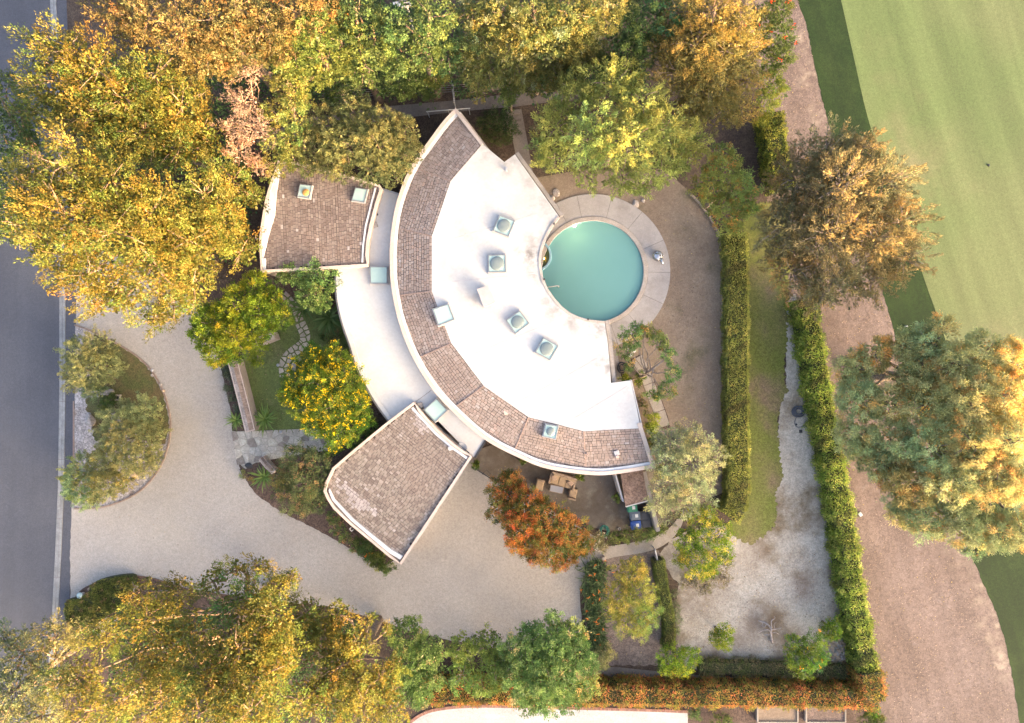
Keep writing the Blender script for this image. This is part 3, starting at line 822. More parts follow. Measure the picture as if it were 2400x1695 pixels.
def shingles(parent, poly, u, d, zf, expo, wid, cols, seed, convex=True, pale=None, drop=0.0):
    """rows of separate overlapping shingles over a roof plane. poly world xy; u course direction; d downslope direction"""
    r = random.Random(seed)
    u = np.array(u, float) / np.linalg.norm(u); d = np.array(d, float); d = d - u * np.dot(u, d); d /= np.linalg.norm(d)
    A = np.array(poly); us = A @ u; ds = A @ d
    ar = sum(poly[i][0] * poly[(i + 1) % len(poly)][1] - poly[(i + 1) % len(poly)][0] * poly[i][1] for i in range(len(poly)))
    pl = poly if ar > 0 else poly[::-1]
    V = []; F = []; K = []
    nd = int((ds.max() - ds.min()) / expo) + 2
    for i in range(nd):
        d1 = ds.max() - i * expo + expo * 0.3; d0 = d1 - expo
        x = us.min() - r.uniform(0, wid)
        rowj = r.uniform(-0.01, 0.01)
        while x < us.max():
            w = wid * r.uniform(0.72, 1.3)
            dj = r.uniform(-0.012, 0.012) + rowj
            q = [(x + 0.012, d0 + 0.0), (x + w - 0.012, d0), (x + w - 0.012, d1 - 0.022 + dj), (x + 0.012, d1 - 0.022 + dj)]
            ctr = u * (x + w / 2) + d * (d0 + d1) / 2
            x += w
            W = [tuple(u * a + d * b) for a, b in q]
            if convex:
                s_ = sum(W[k_][0] * W[(k_ + 1) % 4][1] - W[(k_ + 1) % 4][0] * W[k_][1] for k_ in range(4))
                if s_ < 0: W = W[::-1]
                for k_ in range(len(pl)):
                    a, b = pl[k_], pl[(k_ + 1) % len(pl)]
                    ex, ey = b[0] - a[0], b[1] - a[1]; ln = math.hypot(ex, ey)
                    if ln < 1e-6: continue
                    W = clip_half(W, a, (ey / ln, -ex / ln))
                    if len(W) < 3: break
                if len(W) < 3: continue
            else:
                if not inside(ctr, pl): continue
                s_ = sum(W[k_][0] * W[(k_ + 1) % 4][1] - W[(k_ + 1) % 4][0] * W[k_][1] for k_ in range(4))
                if s_ < 0: W = W[::-1]
            if r.random() < drop: continue
            n = len(W); o = len(V)
            lift = r.uniform(0.0, 0.012)
            for p in W:
                t = (np.dot(p, d) - d0) / expo
                V.append((p[0], p[1], zf(p) + 0.012 + 0.030 * t + lift))
            for p in W: V.append((p[0], p[1], zf(p) - 0.01))
            c = cols[r.choice(cols['pick'])]; b = r.uniform(0.86, 1.14)
            if pale and pale(ctr) and r.random() < 0.72: c = (0.47, 0.42, 0.41)
            elif r.random() < 0.012: c = (0.46, 0.41, 0.39)
            F.append([o + k_ for k_ in range(n)]); K.append(tuple(x_ * b for x_ in c))
            for k_ in range(n):
                l = (k_ + 1) % n; F.append([o + k_, o + n + k_, o + n + l, o + l]); K.append(tuple(x_ * b * 0.9 for x_ in c))
    mk('shingles', V, F, M['shingle'], parent=parent, colors=K, kind='stuff')

COL_MAIN = {'a': (0.37, 0.30, 0.265), 'b': (0.335, 0.265, 0.235), 'c': (0.41, 0.34, 0.305), 'd': (0.30, 0.235, 0.205), 'e': (0.38, 0.285, 0.245), 'pick': 'aaabbcde'}
COL_LEFT = {'a': (0.255, 0.20, 0.175), 'b': (0.225, 0.17, 0.15), 'c': (0.285, 0.23, 0.205), 'd': (0.20, 0.15, 0.13), 'pick': 'aaabbcd'}
COL_GAR = {'a': (0.31, 0.26, 0.225), 'b': (0.265, 0.215, 0.185), 'c': (0.37, 0.315, 0.28), 'd': (0.22, 0.175, 0.15), 'pick': 'aaabbcd'}

# ---- main crescent
ZP, ZI, ZO = 4.15, 4.55, 3.95          # parapet top, ridge of the shingle band, its eave
outer_px = [(1068, 253), (1040, 282), (1003, 332), (971, 377), (946, 425), (926, 488), (915, 562), (914, 635), (919, 683), (932, 746), (957, 816), (995, 886), (1044, 948), (1131, 1027), (1218, 1074), (1288, 1100), (1392, 1114), (1462, 1109), (1537, 1096)]
outer = [P(x, y, ZP)[:2] for x, y in catmull(outer_px, 5, False)]
inner_px = [(1131, 338), (1056, 425), (1012, 554), (1012, 683), (1058, 805), (1134, 905), (1239, 978), (1368, 1011), (1502, 1004)]
inner_w = [P(x, y, ZI)[:2] for x, y in inner_px]
eave = offset_path(outer, 0.42)        # inside the parapet and flashing
eave = eave[1:-1]
def nearest_idx(p, path): return min(range(len(path)), key=lambda i: (path[i][0] - p[0]) ** 2 + (path[i][1] - p[1]) ** 2)
# facet borders on the eave: radial from each inner corner
facet_out_px = [(1074, 266), (978, 388), (925, 540), (925, 688), (982, 838), (1075, 945), (1210, 1060), (1368, 1104), (1528, 1090)]
fo = [P(x, y, ZP)[:2] for x, y in facet_out_px]
idx = [nearest_idx(p, eave) for p in fo]; idx[0] = 0; idx[-1] = len(eave) - 1
deck_poly = eave + inner_w[::-1]
for i in range(len(inner_w) - 1):
    out_seg = eave[idx[i]:idx[i + 1] + 1]
    poly = out_seg + [inner_w[i + 1], inner_w[i]]
    a, b = np.array(inner_w[i]), np.array(inner_w[i + 1])
    u = (b - a) / np.linalg.norm(b - a); nrm = np.array([u[1], -u[0]])
    mid = np.mean(np.array(out_seg), axis=0)
    if np.dot(mid - a, nrm) < 0: nrm = -nrm
    wd = max(np.dot(np.array(p) - a, nrm) for p in out_seg)
    zf = lambda p, a=a, nrm=nrm, wd=wd: ZI - 0.02 - (ZI - ZO) * max(0.0, min(1.15, float(np.dot(np.array(p) - a, nrm)) / wd))
    v, f = prism_vf([tuple(p) for p in poly], [zf(p) - 0.25 for p in poly], [zf(p) for p in poly])
    deckp = mk('roof_facet', v, f, M['deckfelt'], parent=house)
    shingles(deckp, [tuple(p) for p in poly], u, nrm, zf, 0.17, 0.27, COL_MAIN, 40 + i)
    if i > 0:
        q = out_seg[0]; e = (q[0], q[1]); s0 = inner_w[i]
        v, f = [], []
        parts = []
        nseg = 11
        for j in range(nseg):
            p0 = np.array(s0) + (np.array(e) - np.array(s0)) * (j / nseg); p1 = np.array(s0) + (np.array(e) - np.array(s0)) * ((j + 0.96) / nseg)
            w2 = ribbon_vf([tuple(p0), tuple(p1)], -0.04, 0.04, [zf(p0) - 0.02, zf(p1) - 0.02], [zf(p0) + 0.045, zf(p1) + 0.055])
            parts.append(w2)
        v, f = joinvf(parts)
        mk('ridge_cap', v, f, M['ridge'], parent=house)

# parapet and metal flashing inside it
ribbon('parapet', outer, 0.0, 0.24, 3.2, ZP, M['stucco'], parent=house)
ribbon('flashing', outer, 0.245, 0.42, 3.5, ZP - 0.06, M['flashing'], parent=house)
# end parapets
ribbon('parapet', [P(1069, 254, ZP)[:2], P(1133, 337, 4.6)[:2]], -0.20, 0.0, 3.2, [ZP + 0.003, 4.63], M['stucco'], parent=house)
ribbon('parapet', [P(1502, 990, 4.6)[:2], P(1537, 1096, ZP)[:2]], -0.26, 0.0, 3.2, [4.62, ZP + 0.003], M['stucco'], parent=house)

# ---- white flat roof
cut = [(1312, 510), (1299, 526), (1282, 556), (1271, 588), (1268, 615), (1273, 650), (1284, 676), (1300, 699), (1318, 719), (1338, 734), (1358, 743), (1380, 749), (1417, 753)]
white_px = inner_px[::-1] + [(1182, 380), (1207, 362)] + cut + [(1424, 800), (1430, 860), (1432, 898), (1478, 892), (1490, 945)]
ww = [P(x, y, ZI)[:2] for x, y in white_px]
v, f = prism_vf(ww, ZI - 0.35, ZI)
# white roofing with grey mildew stains where water stands
def stained_white():
    m = surf('stained white roofing', (0.64, 0.625, 0.605), (0.56, 0.545, 0.53), 0.45, 8, 0.04, rough=0.6)
    nt = m.node_tree; b = nt.nodes["Principled BSDF"]; N = nt.nodes.new; L = nt.links.new
    src = b.inputs["Base Color"].links[0].from_socket
    tc = N("ShaderNodeTexCoord")
    tot = None
    for (px, py, rad, amt) in [(1245, 600, 40, 0.85), (1250, 560, 30, 0.5), (1262, 640, 30, 0.7), (1300, 715, 45, 0.6), (1340, 745, 40, 0.6), (1400, 770, 30, 0.8), (1425, 850, 40, 0.75), (1270, 480, 40, 0.35), (1240, 420, 35, 0.35), (1190, 385, 35, 0.5), (1140, 345, 40, 0.5), (1100, 530, 40, 0.22), (1130, 470, 30, 0.25), (1120, 705, 35, 0.35), (1300, 530, 30, 0.6), (1100, 720, 25, 0.3)]:
        p = P(px, py, ZI)
        vm = N("ShaderNodeVectorMath"); vm.operation = 'DISTANCE'; vm.inputs[1].default_value = (p[0], p[1], ZI)
        L(tc.outputs["Object"], vm.inputs[0])
        mr = N("ShaderNodeMapRange"); mr.interpolation_type = 'SMOOTHSTEP'; mr.inputs[1].default_value = 0.0; mr.inputs[2].default_value = rad * S * 1.3
        mr.inputs[3].default_value = amt; mr.inputs[4].default_value = 0.0
        L(vm.outputs["Value"], mr.inputs[0])
        if tot is None: tot = mr.outputs[0]
        else:
            mx = N("ShaderNodeMath"); mx.operation = 'MAXIMUM'; L(tot, mx.inputs[0]); L(mr.outputs[0], mx.inputs[1]); tot = mx.outputs[0]
    nz = N("ShaderNodeTexNoise"); nz.inputs["Scale"].default_value = 1.1; nz.inputs["Detail"].default_value = 7; nz.inputs["Roughness"].default_value = 0.65
    L(tc.outputs["Object"], nz.inputs["Vector"])
    r2 = N("ShaderNodeMapRange"); r2.inputs[1].default_value = 0.38; r2.inputs[2].default_value = 0.62; L(nz.outputs["Fac"], r2.inputs[0])
    mu = N("ShaderNodeMath"); mu.operation = 'MULTIPLY'; L(tot, mu.inputs[0]); L(r2.outputs[0], mu.inputs[1])
    mi = N("ShaderNodeMix"); mi.data_type = 'RGBA'; L(mu.outputs[0], mi.inputs[0]); L(src, mi.inputs[6]); mi.inputs[7].default_value = (0.11, 0.092, 0.082, 1)
    L(mi.outputs[2], b.inputs["Base Color"])
    return m
mk('white_roof', v, f, stained_white(), parent=house)
# roof seams of the rolled covering: low welts
for (a, b_) in [((1060, 560), (1260, 500)), ((1060, 660), (1262, 640)), ((1110, 830), (1330, 740)), ((1220, 940), (1420, 830)), ((1340, 985), (1470, 905))]:
    pa, pb = P(*a, ZI)[:2], P(*b_, ZI)[:2]
    ribbon('roof_seam', [pa, pb], -0.03, 0.03, ZI - 0.01, ZI + 0.008, M['curbmetal'], parent=house)
# a low rim along the pool-side edge and the fascia boards under it
cw = [P(x, y, ZI)[:2] for x, y in catmull(cut, 3, False)]
ribbon('roof_rim', cw, 0.0, -0.16, ZI - 0.36, ZI + 0.05, M['coping'], parent=house)
ribbon('fascia', [P(1207, 361, 4.3)[:2], P(1313, 509, 4.3)[:2]], 0.02, 0.26, 4.0, 4.28, M['fascia'], parent=house)
ribbon('fascia', [P(1417, 752, 4.3)[:2], P(1424, 800, 4.3)[:2], P(1434, 897, 4.3)[:2]], 0.03, 0.28, 3.9, 4.28, M['fascia'], parent=house)
ribbon('fascia', [P(1479, 891, ZI)[:2], P(1504, 1000, ZI)[:2]], 0.005, 0.06, 3.9, ZI - 0.05, M['white'], parent=house)

# ---- walls under the main roof, set back from the eaves
arcw = arcpts(POOL[0], POOL[1], 178, 215, 82, 22)      # wall curves round the pool terrace
main_wall = offset_path([P(x, y, 3.6)[:2] for x, y in catmull(outer_px, 3, False)], 0.5)
wl = [tuple(p) for p in main_wall] + [P(1480, 1005, 3.6)[:2], P(1462, 905, 3.6)[:2], P(1415, 905, 3.6)[:2]] + [P(x, y)[:2] for x, y in arcw[::-1]] + [P(1195, 380, 3.6)[:2], P(1175, 390, 3.6)[:2]]
v, f = prism_vf(wl, 0.0, 3.9)
mk('wall', v, f, M['wallin'], parent=house)
# glazed doors on the pool terrace
M['glass'] = surf('dark glass', (0.05, 0.06, 0.065), rough=0.08, spec=0.6)
for a0 in range(120, 210, 14):
    q = [P(x, y)[:2] for x, y in arcpts(POOL[0], POOL[1], 177, a0, a0 + 12, 3)]
    dr = ribbon('glass_door', q, -0.02, 0.02, 0.12, 2.4, M['glass'], parent=house)
    ribbon('door_frame', q, -0.05, 0.05, 2.4, 2.5, M['white'], parent=dr)

# ---- low white roof between the wings
ZB = 3.3
left_edge = [(789, 628), (787, 655), (788, 680), (794, 722), (805, 765), (819, 805), (831, 845), (845, 878), (877, 938), (914, 990)]
lowpx = [(896, 444), (935, 456), (930, 478), (921, 540), (917, 600), (919, 650), (926, 700), (939, 757), (964, 826), (1003, 893), (1052, 956), (1137, 1032), (1110, 1072), (1000, 960), (971, 945), (914, 990)] + left_edge[::-1][1:] + [(862, 625), (864, 567), (872, 527), (885, 478)]
lw = [P(x, y, ZB)[:2] for x, y in lowpx]
v, f = prism_vf(lw, ZB - 0.3, ZB)
mk('white_roof', v, f, M['roofwhite'], parent=house, label='long lower white roof strip between the wings')
le = [P(x, y, ZB + 0.12)[:2] for x, y in catmull(left_edge, 4, False)]
ribbon('roof_rim', le, 0.0, 0.28, ZB - 0.36, ZB + 0.10, M['roofwhite'], parent=house)
ribbon('fascia', le, -0.14, -0.005, ZB - 0.4, ZB - 0.04, M['fascia'], parent=house)
ribbon('roof_rim', [P(896, 445, ZB)[:2], P(934, 457, ZB)[:2]], -0.02, 0.10, ZB - 0.35, ZB + 0.06, M['metal'], parent=house)
ribbon('roof_rim', [P(1110, 1071, ZB)[:2], P(1136, 1030, ZB)[:2]], -0.02, -0.16, ZB - 0.35, ZB + 0.05, M['darkmetal'], parent=house)
ribbon('roof_seam', [P(974, 942, ZB)[:2], P(1012, 914, ZB)[:2]], -0.02, 0.02, ZB - 0.01, ZB + 0.012, M['fascia'], parent=house)
lwall = [P(x, y, ZB)[:2] for x, y in [(905, 460), (930, 470), (925, 560), (930, 700), (965, 820), (1005, 890), (1055, 955), (1130, 1030), (1108, 1058), (1000, 955), (975, 950), (920, 978), (895, 935), (862, 875), (838, 805), (822, 765), (812, 722), (805, 680), (806, 640), (870, 635), (880, 530)]]
v, f = prism_vf(lwall, 0.0, ZB - 0.2)
mk('wall', v, f, M['wallin'], parent=house)

# ---- wings
def wing(px_outer, ztop, u, d, cols, seed, zlo, zhi, pale=None, flash=0.2, nsm=3):
    w = [P(x, y, ztop)[:2] for x, y in px_outer]
    ar = sum(w[i][0] * w[(i + 1) % len(w)][1] - w[(i + 1) % len(w)][0] * w[i][1] for i in range(len(w)))
    if ar < 0: w = w[::-1]
    ribbon('parapet', w, 0.0, 0.17, ztop - 1.0, ztop, M['stucco'], parent=house, closed=True)
    inn = offset_path(w, 0.15, True)
    u = np.array(u, float) / np.linalg.norm(u); d = np.array(d, float); d = d - u * np.dot(u, d); d /= np.linalg.norm(d)
    ds = np.array(inn) @ d
    zf = lambda p: zhi + (zlo - zhi) * (float(np.dot(np.array(p), d)) - ds.min()) / (ds.max() - ds.min())
    v, f = prism_vf([tuple(p) for p in inn], [zf(p) - 0.2 for p in inn], [zf(p) for p in inn])
    dk = mk('roof_facet', v, f, M['deckfelt'], parent=house)
    shingles(dk, [tuple(p) for p in inn], u, d, zf, 0.165, 0.26, cols, seed, convex=False, pale=pale)
    wl = offset_path(w, 0.05, True)
    v, f = prism_vf([tuple(p) for p in wl], 0.0, ztop - 0.9)
    mk('wall', v, f, M['wallin'], parent=house)
    return w, zf

LW = [(651, 376), (700, 381), (760, 396), (830, 415), (889, 432), (896, 443), (885, 478), (872, 527), (864, 567), (862, 600), (862, 624), (800, 628), (740, 632), (680, 635), (611, 638), (609, 600), (607, 571), (610, 535), (615, 504), (621, 470), (629, 442), (638, 415), (647, 393)]
ZL = 3.95
# px runs clockwise on screen
wing(LW, ZL, (-0.04, 1), (-1, 0), COL_LEFT, 61, ZL - 0.22, ZL - 0.10)
def cres(name, pa, pb, z0, z1):
    """a strip between two photo-pixel edges"""
    A = [P(x, y, z1) for x, y in pa]; B = [P(x, y, z1) for x, y in pb]
    w = [p[:2] for p in A] + [p[:2] for p in B[::-1]]
    v, f = prism_vf(w, z0, z1); return mk(name, v, f, M['flashing'], parent=house)
cres('gutter_lining', [(652, 400), (636, 440), (622, 503), (614, 560), (613, 600)], [(656, 400), (648, 448), (643, 505), (632, 540), (616, 605)], ZL - 0.4, ZL - 0.045)
cres('gutter_lining', [(614, 605), (617, 632)], [(622, 605), (622, 632)], ZL - 0.4, ZL - 0.05)
cres('gutter_lining', [(882, 440), (872, 478), (859, 530), (853, 575), (851, 615)], [(878, 440), (868, 478), (855, 530), (849, 575), (847, 615)], ZL - 0.4, ZL - 0.04)

GA = [(970, 942), (986, 962), (1004, 983), (1027, 1008), (1046, 1025), (1065, 1041), (1086, 1056), (1107, 1071), (1052, 1155), (996, 1240), (941, 1324), (913, 1307), (870, 1271), (821, 1231), (781, 1193), (766, 1170), (758, 1152), (762, 1132), (779, 1097), (830, 1053), (900, 995)]
ZG = 3.85
def pale_g(c):
    k_ = S * (1 - ZG / CAMH); px = c[0] / k_ + CX; py = CY - c[1] / k_
    def band(ax, ay, bx, by, w):
        dx, dy = bx - ax, by - ay; L_ = math.hypot(dx, dy); t = ((px - ax) * dx + (py - ay) * dy) / L_; s = abs((px - ax) * dy - (py - ay) * dx) / L_
        return 0 < t < L_ and s < w
    return band(950, 965, 1003, 1020, 9) or band(965, 965, 1005, 1005, 7) or band(785, 1125, 880, 1205, 10) or band(795, 1150, 845, 1200, 8)
wing(GA, ZG, (0.78, -0.62), (-0.62, -0.78), COL_GAR, 62, ZG - 0.22, ZG - 0.10, pale=pale_g)
cres('gutter_lining', [(770, 1150), (778, 1172), (822, 1220), (870, 1261), (910, 1295), (938, 1312)], [(772, 1146), (784, 1170), (828, 1216), (876, 1256), (916, 1288), (944, 1304)], ZG - 0.4, ZG - 0.04)
cres('gutter_lining', [(968, 954), (1000, 989), (1023, 1014), (1061, 1047), (1096, 1072)], [(964, 958), (996, 993), (1019, 1018), (1057, 1051), (1092, 1076)], ZG - 0.4, ZG - 0.04)
# garage front: two panelled doors in the wall that faces the gravel court
ga_l, ga_r = np.array(P(948, 1312, ZG)[:2]), np.array(P(1103, 1076, ZG)[:2])
gdir = (ga_r - ga_l) / np.linalg.norm(ga_r - ga_l)
for t0, t1 in ((0.10, 0.44), (0.50, 0.84)):
    a = ga_l + (ga_r - ga_l) * t0; b = ga_l + (ga_r - ga_l) * t1
    gd = ribbon('garage_door', [tuple(a), tuple(b)], -0.06, 0.02, 0.02, 2.3, M['white'], parent=house)
    for kk in range(4):
        ribbon('door_panel', [tuple(a + gdir * 0.06), tuple(b - gdir * 0.06)], -0.085, -0.062, 0.08 + kk * 0.56, 0.55 + kk * 0.56, M['white'], parent=gd)
# downpipe brackets that stick out under the gutters
for (x, y, rz) in ((826, 1239, 0.7), (640, 405, 0.25), (605, 556, 0.1)):
    p = P(x, y, 3.5); parts = []
    c, s = math.cos(rz), math.sin(rz)
    for q0, q1 in (((0, .1), (-.16, .1)), ((-.16, .1), (-.16, -.1)), ((-.16, -.1), (0, -.1))):
        parts.append(tube_vf([(p[0] + c * q0[0] - s * q0[1], p[1] + s * q0[0] + c * q0[1], 3.5), (p[0] + c * q1[0] - s * q1[1], p[1] + s * q1[0] + c * q1[1], 3.5)], [0.022, 0.022], 6))
    v, f = joinvf(parts); mk('bracket', v, f, M['white'], parent=house)

# ---- skylights: curb, metal frame, pane, dome
def skylight(corn, z, h, dome=None, label=None):
    w = [np.array(P(x, y, z + h)[:2]) for x, y in corn]
    c = sum(w) / 4
    curb = [tuple(c + (p - c) * 1.10) for p in w]
    v, f = prism_vf(curb, z - 0.15, z + h * 0.55)
    sk = mk('skylight', v, f, M['curbmetal'], parent=house, label=label)
    o = [tuple(p) for p in w]
    ar = sum(o[i][0] * o[(i + 1) % 4][1] - o[(i + 1) % 4][0] * o[i][1] for i in range(4))
    if ar < 0: o = o[::-1]
    parts = []
    for i in range(4):
        a, b = np.array(o[i]), np.array(o[(i + 1) % 4]); t = (b - a) / np.linalg.norm(b - a)
        q = [tuple(a), tuple(b), tuple(c + (b - c) * 0.90), tuple(c + (a - c) * 0.90)]
        parts.append(prism_vf(q, z + h * 0.5, z + h + 0.03))
    v, f = joinvf(parts)
    mk('frame', v, f, M['frame'], parent=sk)
    pn = [tuple(c + (np.array(p) - c) * 0.905) for p in o]
    v, f = prism_vf(pn, z + h * 0.5, z + h)
    mk('pane', v, f, M['pane'], parent=sk)
    if dome:
        R = min(np.linalg.norm(w[0] - w[1]), np.linalg.norm(w[1] - w[2])) * dome[1]
        cc = c + np.array(dome[2] if len(dome) > 2 else (0, 0))
        prof = [(R, z + h + 0.002), (R, z + h + 0.03), (R * 0.94, z + h + 0.055), (R * 0.75, z + h + 0.09), (R * 0.45, z + h + 0.115), (0.01, z + h + 0.125)]
        v, f = lathe_vf(cc[0], cc[1], prof, 28)
        mk('dome', v, f, dome[0], parent=sk, smooth=False)
dm = (M['dome'], 0.40)
skylight([(1171, 504), (1207, 518), (1192, 555), (1155, 541)], ZI, 0.28, dm)
skylight([(1144, 598), (1185, 597), (1186, 638), (1145, 639)], ZI, 0.28, dm)
skylight([(1218, 728), (1241, 758), (1208, 783), (1186, 751)], ZI, 0.28, dm)
skylight([(1274, 791), (1309, 811), (1289, 845), (1254, 826)], ZI, 0.28, dm)
skylight([(1014, 725), (1051, 712), (1065, 749), (1028, 764)], ZI, 0.30)
skylight([(867, 625), (908, 625), (908, 665), (868, 665)], ZB, 0.35)
skylight([(1023, 934), (1049, 962), (1020, 990), (993, 961)], ZB, 0.35)
skylight([(1279, 994), (1309, 999), (1302, 1030), (1272, 1023)], ZI - 0.12, 0.25, (M['dome'], 0.33))
skylight([(703, 432), (731, 435), (725, 465), (697, 461)], ZL - 0.2, 0.3, (M['amber'], 0.30, (0.08, -0.08)), 'skylight with an orange reflection painted on its dome')
skylight([(833, 440), (862, 444), (854, 475), (824, 470)], ZL - 0.2, 0.3)

# ---- chimney and small roof fittings
cp = [P(1119, 679, ZI + 0.9)[:2], P(1143, 671, ZI + 0.9)[:2], P(1160, 708, ZI + 0.9)[:2], P(1134, 719, ZI + 0.9)[:2]]
v, f = prism_vf(cp, ZI - 0.1, ZI + 0.85)
ch = mk('chimney', v, f, M['chimney'], parent=house)
cc = np.mean(np.array(cp), axis=0)
v, f = prism_vf([tuple(cc + (np.array(p) - cc) * 1.06) for p in cp], ZI + 0.85, ZI + 0.95)
mk('chimney_cap', v, f, surf('chimney cap', (0.56, 0.50, 0.48), (0.48, 0.43, 0.42), 3.0), parent=ch)
def vent(x, y, z, h, r, mat, cap=True):
    p = P(x, y, z)
    prof = [(r * 2.0, z - 0.02), (r * 1.9, z + 0.03), (r, z + 0.06), (r, z + h)] + ([(r * 1.5, z + h + 0.005), (r * 1.5, z + h + 0.06), (0.01, z + h + 0.08)] if cap else [(r * 0.7, z + h), (r * 0.7, z + h - 0.05), (0.01, z + h - 0.05)])
    v, f = lathe_vf(p[0], p[1], prof, 14); mk('vent_pipe', v, f, mat, parent=house)
vent(1187, 398, ZI, 0.30, 0.07, M['metal'])
vent(1056, 1050, ZG - 0.12, 0.30, 0.09, M['white'])
vent(1375, 1064, 4.1, 0.35, 0.06, M['chimney'], False)
vent(1298, 525, ZI, 0.10, 0.04, M['darkmetal'])
vent(1275, 655, ZI, 0.10, 0.04, M['darkmetal'])
vent(1378, 749, ZI, 0.10, 0.04, M['darkmetal'])
vent(884, 503, ZB, 0.10, 0.04, M['darkmetal'])
for (x, y, z, sx, sy, h, mt) in ((1187, 967, 4.2, 0.34, 0.28, 0.25, 'chimney'), (1446, 1062, 4.05, 0.34, 0.30, 0.28, 'curbmetal'), (1447, 1071, 4.0, 0.20, 0.18, 0.36, 'chimney'), (878, 526, ZB, 0.32, 0.34, 0.22, 'fascia'), (985, 950, ZB, 0.30, 0.36, 0.2, 'fascia')):
    p = P(x, y, z + h); v, f = rbox_vf(p[0], p[1], z + h / 2 - 0.02, sx, sy, h, 0.3, 0.03); mk('roof_vent', v, f, M[mt], parent=house)
# satellite dish on the low roof
p = P(1086, 1046, ZB + 0.5); parts = [tube_vf([(p[0], p[1], ZB), (p[0], p[1], ZB + 0.42)], [0.03, 0.03], 8)]
v, f = lathe_vf(0, 0, [(0.01, 0.0), (0.15, 0.015), (0.28, 0.06), (0.34, 0.10), (0.335, 0.115), (0.28, 0.08), (0.01, 0.025)], 24, close=False)
rx = 0.6
v = [(x, y * math.cos(rx) - z * math.sin(rx), y * math.sin(rx) + z * math.cos(rx)) for x, y, z in v]
az = math.radians(-40); v = [(p[0] + x * math.cos(az) - y * math.sin(az), p[1] + x * math.sin(az) + y * math.cos(az), ZB + 0.42 + z) for x, y, z in v]
parts.append((v, f)); v, f = joinvf(parts)
mk('satellite_dish', v, f, M['metal'], parent=house, smooth=True)
# a cable sagging along the garage parapet
path = [(*P(x, y, ZG)[:2], ZG + 0.02 + 0.03 * math.sin(i * 2.3)) for i, (x, y) in enumerate(catmull([(975, 944), (995, 965), (1020, 992), (1050, 1020), (1100, 1062)], 5, False))]
v, f = tube_vf(path, [0.03 + 0.015 * math.sin(i * 1.7) for i in range(len(path))], 5); mk('cable', v, f, M['darkmetal'], parent=house)
# ------------------------------------------------------------------ vegetation
M['drywood'] = surf('dry twigs', (0.34, 0.25, 0.21), (0.26, 0.185, 0.15), 6.0, 20, 0.2)
def unit(a):
    return a / np.maximum(np.linalg.norm(a, axis=-1, keepdims=True), 1e-9)

def leaf_quads(c, d, L, W, fold=0.12):
    """c (N,3) leaf bases, d (N,3) directions -> verts, quad faces"""
    n = len(c)
    r = unit(rng.normal(size=(n, 3)) * 0.55 + np.array([0, 0, 1.0]))
    side = unit(np.cross(d, r)); nr = np.cross(side, d)
    L = L[:, None]; W = W[:, None]
    base = c; tip = c + d * L
    mid = c + d * L * 0.45 + nr * L * fold
    v = np.stack([base, mid + side * W / 2, tip, mid - side * W / 2], axis=1).reshape(-1, 3)
    f = np.arange(4 * n).reshape(n, 4)
    return v, f

def pick(pal, n):
    """palette: list of (rgb, weight)"""
    w = np.array([p[1] for p in pal], float); w /= w.sum()
    i = rng.choice(len(pal), size=n, p=w)
    return np.array([p[0] for p in pal], float)[i] * LEAFB

